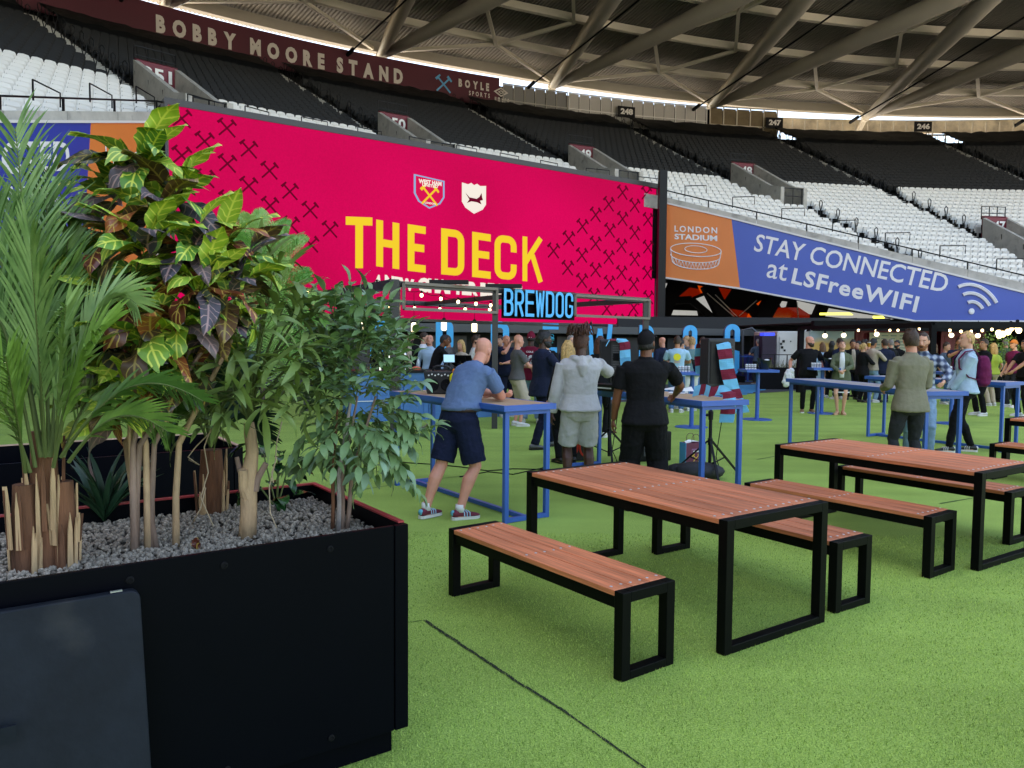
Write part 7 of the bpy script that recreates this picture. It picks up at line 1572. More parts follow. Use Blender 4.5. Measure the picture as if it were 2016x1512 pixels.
        b.add(vs, [(2*j, 2*j+1, 2*j+3, 2*j+2) for j in range(n)]); o = b.build('peak', cm, T, smooth=True); sd = o.modifiers.new('s', 'SOLIDIFY'); sd.thickness = 0.004
        if hair != 'none':
            h2 = MB(); n = 20; vs = []
            for i, z in enumerate((-0.06, -0.02, 0.03)):
                for j in range(n+1): a = PI*0.95+(PI*1.1)*j/n; vs.append(HH(0.0765*math.cos(a), -0.003+0.0985*math.sin(a), z))
            h2.add(vs, [(i*(n+1)+j, i*(n+1)+j+1, (i+1)*(n+1)+j+1, (i+1)*(n+1)+j) for i in range(2) for j in range(n)]); o = h2.build('hair', hairm(hair), T, smooth=True); sd = o.modifiers.new('s', 'SOLIDIFY'); sd.thickness = 0.004; sd.offset = 1
    # ---- bottoms
    def legtube(mm, i, frac, r0, r1, r2, ex=0.0):
        h, kn, an_, td = legs[i]; q = r0*lk
        if frac <= 1: mm.tube([h+Vector((0, 0, 0.02)), h.lerp(kn, 0.5*frac), h.lerp(kn, frac)], [q*1.0, q*0.97, r1*lk], 16)
        else:
            f = frac-1; mm.tube([h+Vector((0, 0, 0.02)), h.lerp(kn, 0.5), kn, kn.lerp(an_, 0.35)-td*0.012, kn.lerp(an_, 0.7*f+0.0), kn.lerp(an_, f)+Vector((0, 0, -0.02))], [q, q*0.9, r1*lk, r1*0.97*lk, (r1+r2)/2*lk, r2*lk], 16)
    if bottom != 'none':
        mm = MB(); gb = 0.85+0.15*g
        gb = 0.65+0.35*g; W_ = [(0.80, 0.11*gb, 0.085, -0.01), (0.85, hw*gb, 0.112, -0.018), (0.92, (hw+0.012)*gb, 0.13, -0.022), (0.99, (hw+0.006)*gb, 0.124+belly*0.3, -0.01+belly*0.2), (1.045, (hw-0.004)*gb, 0.118+belly*0.5, 0.0+belly*0.4)]
        if bottom == 'skirt':
            h0 = extra.get('hem', 0.6) if extra else 0.6; rows = [(0.80, hw*1.08, 0.135, -0.01), (0.92, hw*1.05, 0.13, -0.02), (1.0, hw*0.95, 0.115, 0), (1.05, hw*0.88, 0.105, 0)]; ring(mm, rows)
            vs = []; n = 20
            for z, k_ in ((0.84, 1.0), (h0+0.1, 1.1), (h0, 1.12)):
                for j in range(n): a = 2*PI*j/n; vs.append(Vector((hips[0]+hw*1.05*k_*math.cos(a), hips[1]-0.01+0.135*k_*math.sin(a), z)))
            mm.add(vs, [(i*n+j, i*n+(j+1) % n, (i+1)*n+(j+1) % n, (i+1)*n+j) for i in range(2) for j in range(n)]+[tuple(range(n)), tuple(2*n+j for j in range(n))])
        else:
            ring(mm, W_)
            fr, r0, r1, r2 = {'trousers': (1.96, 0.098, 0.068, 0.062), 'slim': (1.95, 0.092, 0.060, 0.048), 'wide': (1.97, 0.108, 0.088, 0.085), 'shorts': (0.9, 0.105, 0.10, 0), 'longshorts': (1.0, 0.11, 0.108, 0)}[bottom]
            for i in (0, 1): legtube(mm, i, fr, r0, r1, r2)
        defer(mm, 'trousers' if bottom in ('trousers', 'slim', 'wide') else ('skirt' if bottom == 'skirt' else 'shorts'), C_[bc], T, vz, 2, 0.022 if vox < 0.012 else 0.014, 0.07)
    # ---- tops
    mm = MB(); e_ = {'tee': 0.012, 'polo': 0.014, 'shirt': 0.014, 'jumper': 0.022, 'hoodie': 0.032, 'jacket': 0.028, 'coat': 0.03, 'dress': 0.012}[top]; hem = {'tee': 0.90, 'polo': 0.93, 'shirt': 0.90, 'jumper': 0.90, 'hoodie': 0.91, 'jacket': 0.80, 'coat': 0.82, 'dress': 0.84}[top]
    if extra and 'hem_top' in extra: hem = extra['hem_top']
    lowh = 1.0 if hem < 0.93 else (0.4 if hem < 0.99 else -0.4)
    rows = [(z, (w+e_)*(0.6+0.4*g), (d_+e_)*(0.75+0.25*g)+belly*math.exp(-((z-1.08)/0.16)**2), yo+belly*0.9*math.exp(-((z-1.08)/0.16)**2)) for z, w, d_, yo in [(hem, hw+0.024*lowh, 0.124+0.016*lowh, -0.012), (hem+0.02, hw+0.026*lowh+0.004, 0.128+0.014*lowh, -0.012), (max(1.0, hem+0.03), hw+0.008, 0.120, -0.004)]+B_[4:-1] if z >= hem-0.001]
    rows[0] = (rows[0][0], rows[0][1]*(0.98 if top not in ('hoodie',) else 0.93), rows[0][2]*0.98, rows[0][3]); rows.append((1.497, 0.078+e_*0.4, 0.066+e_*0.4, -0.012)); ring(mm, rows, 22)
    sl = 0.62 if top in ('tee', 'polo') else 1.0
    if extra and 'sleeve' in extra: sl = extra['sleeve']
    for (S0, el, w_, curl, hd, sg) in arms:
        ar = (0.9 if female else 1.0)*(0.82+0.18*g); k = ar*(0.062+e_*0.40)/0.062; ks = ar*(0.042+e_*0.75)/0.042
        mm.ball(S0+(TT(0, 0, 1.38)-S0)*0.2, (0.058*k, 0.062*k, 0.060*k), 12, 8)
        if sl < 1: mm.tube([S0, S0.lerp(el, 0.4), S0.lerp(el, sl+0.12)], [0.058*k, 0.063*k, 0.064*k if g > 1.05 else 0.058*k], 14)
        else:
            wf = 1.0 if sl == 1.0 else sl-1.0
            mm.tube([S0, S0.lerp(el, 0.4), el, el.lerp(w_, 0.4*wf), el.lerp(w_, 0.95*wf), el.lerp(w_, 1.0*wf)], [0.057*k, 0.056*k, 0.044*ks, 0.043*ks, 0.034*ks, 0.032*ks], 14)
    if top in ('shirt', 'polo', 'jacket', 'coat'): mm.tube([TT(0, -0.012, 1.475), TT(0, -0.014, 1.525)], [(0.078, 0.072), (0.068, 0.062)], 16, side=frame(1.5) @ Vector((1, 0, 0)))
    if top == 'hoodie':
        mm.tube([TT(-0.10, -0.02, 1.49), TT(-0.07, -0.085, 1.48), TT(0, -0.125, 1.43), TT(0.07, -0.085, 1.48), TT(0.10, -0.02, 1.49)], [0.03, 0.045, 0.058, 0.045, 0.03], 12)
        mm.tube([TT(-0.1, 0.0, 1.49), TT(-0.07, 0.06, 1.49), TT(0, 0.085, 1.46), TT(0.07, 0.06, 1.49), TT(0.1, 0.0, 1.49)], [0.028]*5, 10)
        mm.tube([TT(0, -0.09, 1.50), TT(0, -0.14, 1.40), TT(0, -0.15, 1.30)], [0.05, 0.065, 0.02], 12)
    nm = {'tee': 'tee_shirt', 'polo': 'polo_shirt', 'shirt': 'shirt', 'jumper': 'jumper', 'hoodie': 'hoodie', 'jacket': 'jacket', 'coat': 'coat', 'dress': 'dress'}[top]
    defer(mm, nm, C_[tc], T, vz, 2, 0.024 if vox < 0.012 else 0.018, 0.13)
    if extra and extra.get('front'):      # visible shirt front between open lapels
        f = MB(); vs = []; c_ = e_+0.008
        for z, w in ((0.90, 0.05), (1.0, 0.055), (1.1, 0.06), (1.2, 0.06), (1.3, 0.058), (1.38, 0.055), (1.45, 0.05), (1.50, 0.04)):
            dd = {0.90: 0.13, 1.0: 0.122, 1.1: 0.108, 1.2: 0.112, 1.3: 0.128+fb*1.6, 1.38: 0.118, 1.45: 0.092, 1.50: 0.062}[z]
            for u in (-1, -0.5, 0, 0.5, 1): vs.append(TT(w*u, (dd+e_)*(0.85+0.15*g)+0.010-0.008*u*u, z))
        f.add(vs, [(5*i+j, 5*i+j+1, 5*i+j+6, 5*i+j+5) for i in range(7) for j in range(4)]); o = f.build('shirt_front', C_[extra['front']], T, smooth=True); sd = o.modifiers.new('s', 'SOLIDIFY'); sd.thickness = 0.008
    if extra and extra.get('belt'):
        f = MB(); ring(f, [(1.005, (hw+0.010)*(0.65+0.35*g), 0.126+belly*0.3, -0.008+belly*0.2), (1.04, (hw+0.004)*(0.65+0.35*g), 0.123+belly*0.45, 0.0+belly*0.35)], 28); f.build('belt', M_belt, T, smooth=True)
    # ---- shoes
    sm_ = SHOE[shoes]
    for i, (h, kn, an_, td) in enumerate(legs):
        f = MB(); z0 = an_.z-0.085; c = Vector((an_.x, an_.y, z0)); sd_ = Vector((td.y, -td.x, 0))
        rows = [(-0.075, 0.030, 0.03, 0.075), (-0.06, 0.038, 0.02, 0.09), (-0.02, 0.041, 0.02, 0.10), (0.03, 0.041, 0.02, 0.092), (0.08, 0.044, 0.02, 0.072), (0.13, 0.046, 0.02, 0.058), (0.165, 0.04, 0.02, 0.05), (0.19, 0.022, 0.022, 0.04)]
        vs = []; n = 12
        for (y, w, zl, zh) in rows:
            for j in range(n): a = 2*PI*j/n; vs.append(c+td*y+sd_*w*math.cos(a)+Vector((0, 0, (zl+zh)/2+(zh-zl)/2*math.sin(a))))
        f.add(vs, [(q*n+j, q*n+(j+1) % n, (q+1)*n+(j+1) % n, (q+1)*n+j) for q in range(len(rows)-1) for j in range(n)]+[tuple(range(n-1, -1, -1)), tuple((len(rows)-1)*n+j for j in range(n))]); so_ = f.build('shoe', sm_, T, smooth=True)
        f = MB(); pts_ = [c+td*y+sd_*w for y, w in ((-0.082, 0.02), (-0.06, 0.038), (0.0, 0.041), (0.06, 0.043), (0.13, 0.048), (0.17, 0.038), (0.195, 0.012), (0.195, -0.012), (0.17, -0.038), (0.13, -0.048), (0.06, -0.043), (0.0, -0.041), (-0.06, -0.038), (-0.082, -0.02))]
        f.poly([p_+Vector((0, 0, 0.0)) for p_ in pts_], (0, 0, 0.026)); f.build('sole', M_sole if shoes in ('white', 'maroon', 'tan') or (extra and extra.get('stripes')) else M_shb if shoes != 'nude' else M_nude, so_)
        if shoes == 'maroon' or (extra and extra.get('stripes')):
            for e in (-1, 1):
                for q in range(3):
                    f = MB(); y0 = 0.03+q*0.027; f.tube([c+td*y0+sd_*e*0.044+Vector((0, 0, 0.03)), c+td*(y0+0.0)+sd_*e*0.0385+Vector((0, 0, 0.066)), c+td*(y0-0.015)+sd_*e*0.02+Vector((0, 0, 0.094-0.008*q))], 0.0055, 5); f.build('stripe', M_sole if shoes == 'black' else C_['paleb'], so_)
            f = MB(); f.ball(c-td*0.066+Vector((0, 0, 0.06)), (0.03, 0.022, 0.03), 10, 6); f.build('heel_tab', M_shs if shoes == 'maroon' else M_sole, so_, smooth=True)
        if extra and extra.get('socks'):
            f = MB(); f.tube([Vector((an_.x, an_.y, z0+0.07)), an_+Vector((0, 0, 0.055))], [0.043, 0.042], 14); f.build('sock', M_sock, T, smooth=True)
        if shoes == 'nude': f = MB(); f.bar(c-td*0.06+Vector((0, 0, -0.0)), c-td*0.06+Vector((0, 0, 0.05)), 0.02, 0.02); f.build('heel', M_nude, T)
    T['_'] = 0; del T['_']
    return T, TT, HH, arms, legs, frame
def gp(px, py): p = atz(px, py); return (p.x, p.y)
def gd(px, d): p = aty(px, 700, d); return (p.x, p.y)
def hgt(px, ytop, d): return aty(px, ytop, d).z/1.0
# ------------------------------------------------------------ the crowd, one by one
A_REL = None
TA = -55
# 1 the leaning man: hips back, forearms on the near blue table
lp = gp(898, 1016)
P_, TT, HH, arms, legs, fr_ = person('heavy bald man in blue polo leaning forward on the near blue table', (lp[0], lp[1]), -44, 1.82, 1.16, 'pink', 'grey', 'bald', 'polo', 'polo', 'shorts', 'navy', 'maroon', lean=0.66, head=(18, 4),
    armL=((0.02, 0.56, 1.12), (-1, 0.2, -0.6), 0.9, (1, 0.1, 0)), armR=((-0.02, 0.50, 1.125), (1, 0.2, -0.9), 0.9, (-1, 0.25, 0.0)), feet=((-0.13, -0.26, 4), (0.12, -0.06, -22)), hips=(0, 0.03, -0.01), vox=0.0085, belly=0.05, extra={'belt': 1, 'socks': 1, 'hem_top': 1.01}, legw=1.12)
# 2 grey hoodie
d2 = 8.5
person('man with piled dreadlocks in pale grey hoodie and matching shorts, seen from behind', gd(1143, d2), 4, 1.80, 1.12, 'dark', 'dread', 'dreads', 'hoodie', 'hoodie', 'shorts', 'hoodie', 'black', head=(-25, -2),
    armL=((-0.30, 0.06, 0.88), (-0.5, -1, 0), 0.7), armR=((0.34, 0.48, 1.36), (1, 0, -0.8), 0.5), feet=((-0.13, 0.0, 6), (0.12, 0.0, -6)), vox=0.0085, extra={'socks': 0}, legw=1.08)
# 3 man in black
d3 = 7.65
P_, TT, HH, arms, legs, fr_ = person('broad man in black cap, black shirt and black trousers standing at the sound table', gd(1272, d3), -6, 1.80, 1.34, 'brown', 'black', 'cap', 'polo', 'black', 'wide', 'blackt', 'black', head=(-30, -10),
    armL=((-0.31, 0.10, 0.86), (-0.6, -1, 0), 0.7), armR=((0.33, 0.40, 1.13), (1.0, -0.3, -0.5), 0.8), feet=((-0.15, 0.0, 8), (0.15, 0.02, -8)), vox=0.0085, belly=0.03, extra={'capcol': 'black', 'hem_top': 0.86}, legw=1.15)
# 4 navy suit
person('man in navy suit and open white shirt standing beside the near blue table', gp(1066, 882), -62, 1.83, 1.12, 'dark', 'black', 'curly', 'jacket', 'suit', 'trousers', 'suitt', 'grey', lean=0.04, head=(-22, -4), beard='black',
    armL=((-0.12, 0.34, 1.22), (-1, -0.4, -0.6), 0.8), armR=((0.20, 0.32, 1.18), (1, -0.5, -0.6), 0.8), feet=((-0.1, 0.24, 4), (0.13, -0.2, -10)), vox=0.011, extra={'front': 'white'})
# 5 blonde woman
person('blonde woman in black half hidden between the suit and the grey hoodie', gd(1118, 10.6), 20, 1.68, 0.95, 'fair', 'blond', 'long', 'jumper', 'black', 'trousers', 'blackt', 'black', vox=0.014, female=True, face=False)
# 6 claret jersey
P6, TT, HH, arms, legs, fr_ = person('man in claret football shirt numbered 12 with a claret cap, seen from behind', gp(1044, 832), -8, 1.87, 1.08, 'dark', 'black', 'cap', 'tee', 'claret', 'wide', 'denim', 'white', head=(-5, 0), feet=((-0.14, 0, 8), (0.16, 0.05, -10)), armL=((-0.30, 0.1, 0.98), (-1, -0.6, 0), 0.6), vox=0.013, extra={'capcol': 'claret', 'brimback': 0, 'hem_top': 0.84})
def backprint(P, TT, txt, x0, x1, z0, z1, mt, nm, y=-0.155, bold=0.03):
    m = MB(); v, f = glyphs(txt, bold); xs = [a[0] for a in v]; ys = [a[1] for a in v]; X0, X1, Y0, Y1 = min(xs), max(xs), min(ys), max(ys)
    m.add([TT(x0+(x1-x0)*(a[0]-X0)/(X1-X0), y, z0+(z1-z0)*(a[1]-Y0)/(Y1-Y0)) for a in v], f); m.build(nm, mt, P)
backprint(P6, TT, '12', -0.11, 0.10, 1.13, 1.33, M_print, 'shirt_number', bold=0.06); backprint(P6, TT, 'COLE', -0.075, 0.065, 1.375, 1.41, M_print, 'shirt_name', -0.15)
m = MB(); m.box(HH(0, -0.106, 0.01), (0.05, 0.004, 0.014)); m.build('cap_strap', M_print, P6)
# 7 teal hat
P7, TT, HH, arms, legs, fr_ = person('person in a large teal novelty hat between the football shirt and the navy suit', gd(1076, 15.4), -30, 1.80, 1.0, 'fair', 'black', 'hat', 'tee', 'black', 'trousers', 'dgrey', 'white', vox=0.016, face=False, extra={'capcol': 'tealhat'})
m = MB(); m.tube([HH(0, 0.04, 0.06), HH(0, 0.16, 0.05), HH(0, 0.24, 0.02)], [(0.09, 0.05), (0.08, 0.04), (0.04, 0.02)], 10); m.tube([HH(0, 0.06, 0.0), HH(0, 0.16, -0.03), HH(0, 0.22, -0.03)], [(0.08, 0.02), (0.06, 0.02), (0.03, 0.01)], 10); m.build('hat_brim', C_['tealhat'], P7, smooth=True)
for e in (-1, 1): m = MB(); m.tube([HH(e*0.05+0.035*math.cos(2*PI*k/12), 0.12, 0.1+0.035*math.sin(2*PI*k/12)) for k in range(13)], 0.008, 5); m.build('hat_goggle', C_['tealhat'], P7)
m = MB(); m.ball(HH(0, -0.02, 0.13), (0.06, 0.07, 0.03)); m.build('hat_crown', M_print, P7, smooth=True)
LOW = 0.018
def bg(label, px, d, yaw, H, **k):
    k.setdefault('vox', LOW); return person(label, gd(px, d), yaw, H, k.pop('girth', 1.0), **k)
XA = lambda z=1.22: dict(armL=((0.12, 0.24, z), (-1, 0.2, -0.6), 0.9), armR=((-0.12, 0.27, z-0.03), (1, 0.2, -0.6), 0.9))
HOLD = dict(armL=((-0.10, 0.30, 1.15), (-1, -0.3, -0.6), 0.9), armR=((0.10, 0.30, 1.17), (1, -0.3, -0.6), 0.9))
HOLDR = dict(armR=((0.12, 0.32, 1.22), (1, -0.3, -0.6), 0.9))
bg('bald stocky man in navy tee touching his face, left of the football shirt', 996, 17, -150, 1.80, girth=1.25, skin_='pink', style='bald', top='tee', tc='navy', bc='suitt', shoes='white', armL=((0.16, 0.22, 1.18), (-1, 0.2, -0.6), 0.9), armR=((0.02, 0.20, 1.58), (1, 0.2, -1), 0.9), belly=0.05)
bg('ginger-bearded man in dark suit behind the bald man in navy', 1020, 19, -170, 1.83, hair='ginger', top='jacket', tc='suit', bc='suitt', shoes='black', beard='ginger', extra={'front': 'white'})
bg('bald man in dark tee and beige shorts just left of the football shirt', 1019, 15.2, -70, 1.80, girth=1.1, skin_='pink', style='bald', top='tee', tc='grey', bottom='longshorts', bc='beige', shoes='white', **HOLD)
bg('dark-haired man behind the bald man in navy tee', 985, 19.5, 150, 1.80, hair='brown', tc='suit', top='jacket', bc='suitt', shoes='black')
bg('grey-haired man just behind the blonde woman', 1123, 15.5, -150, 1.80, hair='grey', top='shirt', tc='navy', bc='dgrey', style='crop')
bg('auburn-haired woman between the dreadlocks and the left loudspeaker', 1181, 13.5, -20, 1.76, hair='auburn', style='long', top='jumper', tc='black', bc='blackt', female=True, face=False)
# behind the bar
yb = 18.0
bg('bearded man in beige shirt and dark blazer behind the bar', 808, 18.2, 178, 1.84, hair='brown', beard='brown', top='jacket', tc='black', bc='blackt', extra={'front': 'beige'}, girth=1.1, shoes='black')
bg('tall man in white shirt seen in profile behind the bar', 834, 18.6, -95, 1.86, hair='brown', top='shirt', tc='white', bc='blackt', shoes='black')
bg('balding man in pale shirt looking down beside the leaning barman', 846, 18.0, 175, 1.80, style='bald', skin_='pink', top='shirt', tc='lblue', bc='blackt', head=(0, -18), shoes='black')
bg('barman in black leaning across the till', 856, 17.2, -80, 1.84, skin_='brown', hair='black', style='crop', top='shirt', tc='black', bc='blackt', lean=0.42, armR=((0.1, 0.55, 1.05), (1, 0, -0.5), 0.6), armL=((-0.1, 0.55, 1.05), (-1, 0, -0.5), 0.6), girth=1.15, shoes='black')
bg('man in grey jumper facing the barman', 886, 18.3, 80, 1.80, skin_='tan', hair='brown', top='jumper', tc='grey', bc='blackt', lean=0.12, girth=1.1, shoes='black')
bg('blonde woman in beige top behind the bar', 908, 18.2, 140, 1.68, hair='blond', style='long', top='tee', tc='beige', bc='blackt', female=True, shoes='black')
bg('dark-haired young man in pale grey tee looking right behind the bar', 936, 18.5, -100, 1.80, hair='brown', style='quiff', top='tee', tc='ltgrey', bc='blackt', girth=1.15, shoes='black', beard='brown')
bg('dark-haired man in black at the beer taps left of the corner post', 742, 17.6, -70, 1.80, skin_='brown', hair='black', top='shirt', tc='black', bc='blackt', shoes='black', style='curly')
bg('woman in black half hidden by the corner post', 768, 18.4, 160, 1.66, skin_='tan', hair='black', style='curly', top='jumper', tc='black', bc='blackt', female=True, shoes='black')
bg('man with cropped hair peering past the young man in pale grey tee', 950, 19.5, -120, 1.70, hair='brown', top='shirt', tc='navy', bc='blackt', shoes='black')
# middle crowd
bg('bald man in navy suit behind the pale blue tee', 1304, 20, 30, 1.80, style='bald', skin_='pink', top='jacket', tc='suit', bc='suitt', shoes='black', face=False)
P8, TT, HH, arms, legs, fr_ = person('man in pale blue tee with a yellow sun print on its back', gp(1331, 812), -12, 1.82, 1.12, 'tan', 'brown', 'short', 'tee', 'paleb', 'trousers', 'mdenim', 'white', vox=0.015, face=False, extra={'hem_top': 0.86}, **HOLD)
m = MB(); vs = [TT(0.085*math.cos(2*PI*k/20), -0.158, 1.30+0.085*math.sin(2*PI*k/20)) for k in range(20)]; m.add(vs, [tuple(range(20))]); m.build('sun_print', mat('yellow_print2', hx('#e8dc30'), 0.7), P8)
m = MB(); 
for q in range(3): m.add([TT(-0.07, -0.160, 1.20-q*0.02), TT(0.07, -0.160, 1.205-q*0.02), TT(0.07, -0.160, 1.213-q*0.02), TT(-0.07, -0.160, 1.21-q*0.02)], [(0, 1, 2, 3)])
m.build('print_lines', mat('peach_print', hx('#d8a080'), 0.7), P8, kind='stuff')
bg('black-haired woman in white top facing the man in the tie', 1339, 19.2, -60, 1.74, hair='black', style='bun', top='tee', tc='white', bc='denim', female=True)
bg('man in grey suit and tie listening to the black-haired woman', 1352, 20.0, 110, 1.83, hair='sandy', top='jacket', tc='grey', bc='dgrey', extra={'front': 'white'}, shoes='black')
bg('young man in grey-teal shirt and white trousers, seen from behind', 1362, 18.8, 15, 1.80, hair='sandy', top='tee', tc='teal', bottom='wide', bc='white', shoes='white', face=False, extra={'hem_top': 0.84})
bg('man mostly hidden behind the scarf-draped loudspeaker', 1383, 19.6, 170, 1.80, skin_='pink', hair='brown', top='shirt', tc='navy', bc='mdenim', shoes='white')
bg('lone grey-haired man in dark shirt standing far off beside the letter G', 1492, 31, 15, 1.82, hair='grey', style='crop', top='tee', tc='slate', bc='dgrey', shoes='tan', face=False, girth=1.15, **HOLD)
P9, TT, HH, arms, legs, fr_ = person('bald bearded man in black tee carrying a white jacket', gp(1588, 812), 172, 1.84, 1.22, 'pink', 'ginger', 'bald', 'tee', 'black', 'slim', 'blackt', 'tan', vox=0.013, head=(60, 0), beard='brown', armR=((0.40, 0.02, 0.98), (0.6, -1, 0), 0.7), armL=((-0.36, 0.04, 0.95), (-0.6, -1, 0), 0.6), belly=0.04, extra={'hem_top': 0.86})
m = MB(); w_ = arms[1][2]; m.ball(w_+Vector((0.02, 0.02, -0.12)), (0.12, 0.08, 0.17), 12, 8); m.ball(w_+Vector((0.08, 0.0, -0.26)), (0.10, 0.07, 0.14), 12, 8); m.ball(w_+Vector((-0.01, 0.03, -0.02)), (0.08, 0.07, 0.08), 12, 8)
cj = thing('carried_jacket', 'white bundled jacket hanging from the bald man\'s hand', 'jacket', P9.location, P9.rotation_euler.z); cj.scale = P9.scale; o = defer(m, 'jacket_cloth', C_['white'], cj, 0.014, 2, 0.05, 0.06)
P10, TT, HH, arms, legs, fr_ = person('woman in moss green blazer, white top and black skirt looking down', gp(1654, 816), 160, 1.74, 0.9, 'fair', 'brown', 'bun', 'jacket', 'green', 'skirt', 'blackt', 'nude', vox=0.013, head=(8, -28), female=True, extra={'front': 'white', 'hem': 0.56}, feet=((-0.06, 0, 10), (0.07, 0.05, -20)), armL=((-0.06, 0.30, 1.08), (-1, -0.2, -0.7), 0.9), armR=((0.08, 0.32, 1.06), (1, -0.2, -0.7), 0.9), legw=0.95)
m = MB(); m.tube([TT(0, 0, 0.8)+Vector((0, 0, -0.24)), TT(0, 0, 0.8)+Vector((0, 0, -0.265))], [(0.195, 0.158), (0.197, 0.16)], 20, side=(1, 0, 0)); m.build('white_hem', C_['white'], P10)
bg('woman in pale blue dress with long hair seen from behind', 1619, 24, 10, 1.68, hair='lbrown', style='long', top='dress', tc='lblue', bottom='skirt', bc='lblue', female=True, face=False, extra={'hem': 0.5})
bg('person in black headscarf and black jumper facing away', 1637, 23.5, -40, 1.72, skin_='tan', hair='black', style='hijab', top='jumper', tc='black', bc='blackt', face=False, female=True)
bg('man with spiky hair in navy jacket', 1653, 23, 20, 1.80, hair='brown', style='spiky', top='jacket', tc='navy', bc='dgrey', face=False)
bg('smiling dark-haired man in open black jacket', 1678, 23, 170, 1.78, skin_='tan', hair='black', top='jacket', tc='black', bc='blackt', extra={'front': 'beige'}, mouth='smile', shoes='black')
bg('dark-suited man right of the smiling man', 1690, 24, 110, 1.74, hair='black', top='jacket', tc='suit', bc='suitt', shoes='black')
bg('curly-haired man in black in front of the maroon wall', 1702, 25, 60, 1.78, skin_='dark', hair='black', style='curly', top='jacket', tc='black', bc='blackt', shoes='black')
person('blonde woman with tied hair in long black coat holding a cup', gp(1696, 792), -80, 1.68, 1.0, 'fair', 'blond', 'bun', 'coat', 'black', 'trousers', 'blackt', 'black', vox=0.014, female=True, **HOLD)
P11, TT, HH, arms, legs, fr_ = person('moustached man in cream overshirt holding a beer', gd(1718, 22), -70, 1.80, 1.0, 'tan', 'black', 'quiff', 'shirt', 'beige', 'trousers', 'denim', 'white', vox=LOW, **HOLDR)
person('broad man in navy suit seen from behind at the far table', gp(1738, 792), 8, 1.80, 1.15, 'tan', 'brown', 'short', 'jacket', 'suit', 'trousers', 'suit', 'black', vox=0.014, face=False, armL=((-0.15, 0.25, 1.1), (-1, -0.3, -0.5), 0.8))
bg('grey-haired man in dark jacket before the menu board', 1753, 25, 20, 1.80, hair='grey', top='jacket', tc='black', bc='blackt', face=False)
bg('dark-haired bearded man right of the menu board, looking left', 1766, 25.5, 120, 1.78, skin_='tan', hair='black', top='jacket', tc='black', bc='blackt', beard='black', shoes='black')
bg('second head behind the moustached man', 1710, 24.5, 0, 1.76, hair='brown', top='jumper', tc='navy', bc='dgrey', face=False)
# 20 olive shirt
d20 = 9.3
person('man in olive overshirt and dark jeans, back turned, elbows on the tall blue table', gd(1795, d20), 2, 1.85, 1.06, 'pink', 'brown', 'quiff', 'shirt', 'olive', 'slim', 'dgrey', 'black', vox=0.0095, face=False, lean=0.05, head=(-16, -4), armL=((-0.17, 0.30, 1.09), (-0.35, -1, -0.3), 0.9), armR=((0.17, 0.30, 1.09), (0.35, -1, -0.3), 0.9), feet=((-0.13, 0.0, 6), (0.13, -0.02, -8)), extra={'hem_top': 0.84}, legw=1.05)
person('man in plaid shirt and pale jeans with open mouth facing the olive overshirt', gd(1816, 11.0), 155, 1.85, 1.04, 'fair', 'brown', 'crop', 'shirt', 'plaid', 'trousers', 'denim', 'black', vox=0.0095, head=(-12, 2), beard='ginger', mouth='open', lean=0.08, armL=((-0.24, 0.42, 1.13), (-1, -0.4, -0.3), 0.7), armR=((0.24, 0.40, 1.12), (1, -0.4, -0.3), 0.7), feet=((-0.12, 0, 10), (0.14, -0.1, -10)))
# 22 backpack man
P12, TT, HH, arms, legs, fr_ = person('blond man in pale blue shirt with plum backpack and crossed hands', gp(1896, 890), 76, 1.88, 1.04, 'fair', 'blond', 'crop', 'shirt', 'lblue', 'slim', 'blackt', 'black', vox=0.0095, head=(12, -3), mouth='smile', armL=((-0.04, 0.21, 0.885), (-1, -0.8, 0.0), 0.6, (0.1, 0.25, -1)), armR=((0.10, 0.20, 0.88), (1, -0.9, 0.0), 0.6, (-0.05, 0.25, -1)), feet=((-0.10, 0.22, 6), (0.10, -0.14, -16)), extra={'hem_top': 0.88, 'stripes': 1}, legw=1.05)
m = MB(); rr_ = [(0.98, 0.10, 0.05), (1.02, 0.15, 0.09), (1.15, 0.16, 0.11), (1.3, 0.15, 0.095), (1.4, 0.12, 0.07), (1.43, 0.07, 0.03)]; vs = []; n = 16
for z, w, d_ in rr_:
    for j in range(n): a = 2*PI*j/n; vs.append(TT(w*math.cos(a), -0.215+d_*math.sin(a), z))
m.add(vs, [(i*n+j, i*n+(j+1) % n, (i+1)*n+(j+1) % n, (i+1)*n+j) for i in range(5) for j in range(n)]+[tuple(range(n)), tuple(5*n+j for j in range(n))])
bp_ = thing('backpack', 'plum backpack on the blond man\'s back', 'backpack', P12.location, P12.rotation_euler.z); bp_.scale = P12.scale; defer(m, 'bag', C_['maroon'], bp_, 0.012, 2, 0.03, 0.08)
for e in (-1, 1): m = MB(); m.tube([TT(e*0.11, -0.14, 1.40), TT(e*0.125, -0.06, 1.515), TT(e*0.13, 0.06, 1.49), TT(e*0.135, 0.145, 1.38), TT(e*0.15, 0.14, 1.25), TT(e*0.17, 0.02, 1.12), TT(e*0.14, -0.12, 1.08)], [(0.026, 0.008)]*7, 8, side=(1, 0, 0)); m.build('strap', C_['maroon'], bp_, smooth=True)
m = MB(); m.lathe(arms[0][2]-Vector((0, 0, 0.0)), [(0.036, -0.012), (0.037, 0.012)], 14); m.build('watch', M_shb, P12)
P13, TT, HH, arms, legs, fr_ = person('young man in navy tee raising a phone before the maroon container', gp(1884, 806), 168, 1.84, 1.1, 'tan', 'brown', 'quiff', 'tee', 'navy', 'trousers', 'dgrey', 'white', vox=0.014, head=(0, -8), armR=((0.12, 0.36, 1.46), (1, 0.1, -0.8), 1.0, (0, 0.2, 1)), armL=((-0.14, 0.34, 1.2), (-1, -0.3, -0.6), 0.8))
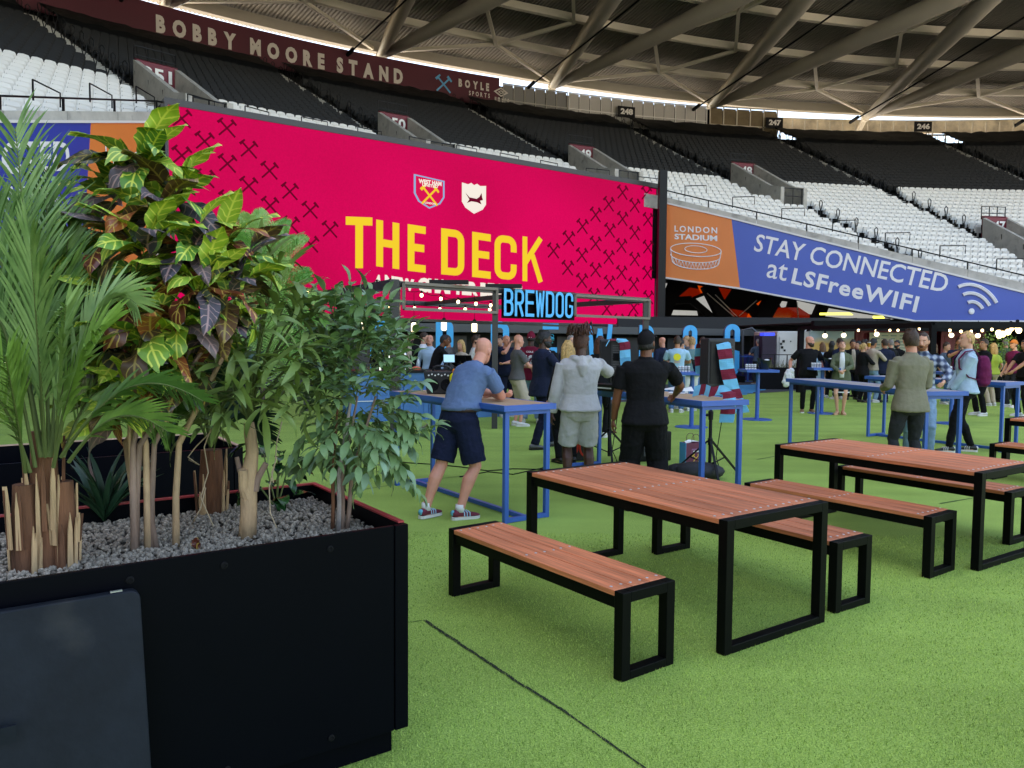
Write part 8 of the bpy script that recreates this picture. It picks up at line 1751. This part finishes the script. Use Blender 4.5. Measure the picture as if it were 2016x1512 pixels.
m = MB(); w_ = arms[1][2]; m.box(w_+Vector((0, 0.05, 0.09)), (0.075, 0.009, 0.15)); ph = thing('phone', 'dark phone held up by the young man in navy tee', 'phone', P13.location, P13.rotation_euler.z); ph.scale = P13.scale; m.build('handset', M_shb, ph)
bg('man in dark suit just behind the phone user', 1893, 20.5, 60, 1.76, hair='brown', top='jacket', tc='suit', bc='suitt', shoes='black')
person('dark-haired man in black jacket and white trainers right of the backpack', gp(1931, 818), 95, 1.80, 1.05, 'tan', 'brown', 'short', 'jacket', 'black', 'trousers', 'blackt', 'white', vox=0.014, head=(10, -10), **HOLD)
bg('blonde woman in lime top behind the dark jacket', 1956, 21, 20, 1.70, hair='blond', style='long', top='tee', tc='lime', bc='beige', female=True, face=False)
P14, TT, HH, arms, legs, fr_ = person('balding man in slate hooded jacket seen from behind with a camera bag', gp(1975, 792), -10, 1.84, 1.2, 'pink', 'grey', 'thin', 'hoodie', 'slate', 'wide', 'black', 'black', vox=0.014, face=False, **HOLD)
m = MB(); m.box(TT(0.24, -0.03, 0.98), (0.14, 0.10, 0.17)); cb = thing('camera_bag', 'black camera bag at the hip of the balding man', 'bag', P14.location, P14.rotation_euler.z); cb.scale = P14.scale; m.build('bag', M_blkm, cb, bevel=0.02); m = MB(); m.tube([TT(0.24, -0.03, 1.06), TT(0.1, -0.17, 1.3), TT(-0.14, -0.1, 1.5), TT(-0.12, 0.1, 1.42), TT(0.2, 0.1, 1.06)], 0.012, 5); m.build('strap', M_blkm, cb)
bg('man in orange cap behind the man at the right edge', 1996, 20.5, 100, 1.80, hair='black', style='cap', top='tee', tc='maroon', bc='dgrey', extra={'capcol': 'orange'})
person('dark-haired man in black tee reaching left at the right edge', gp(2014, 820), 100, 1.80, 1.1, 'tan', 'black', 'short', 'tee', 'black', 'trousers', 'blackt', 'white', vox=0.014, armL=((-0.1, 0.42, 1.05), (-1, -0.2, -0.6), 0.8), armR=((0.1, 0.42, 1.02), (1, -0.2, -0.6), 0.8))
bg('long-haired woman in dark jacket glimpsed behind the plaid shirt', 1838, 22, 30, 1.70, hair='lbrown', style='long', top='jacket', tc='black', bc='blackt', female=True, face=False)
bg('person in jeans half hidden behind the phone user', 1862, 21.5, -150, 1.72, hair='brown', tc='slate', bc='mdenim')
# held drinks
M_beer = mat('amber_beer', hx('#c88a2c'), 0.15); M_cup = mat('pale_cup', (0.6, 0.6, 0.58), 0.3)
for P, A, nm in ((P11, None, 'pint of amber beer held by the moustached man'),):
    c = aty(1711, 683, 21.6); t = thing('beer_cup', nm, 'cup', c); m = MB(); m.lathe((0, 0, 0), [(0.035, 0), (0.045, 0.11)], 12); m.build('beer', M_beer, t); m = MB(); m.lathe((0, 0, 0.111), [(0.045, 0), (0.046, 0.025)], 12); m.build('foam', M_cup, t)
flush()
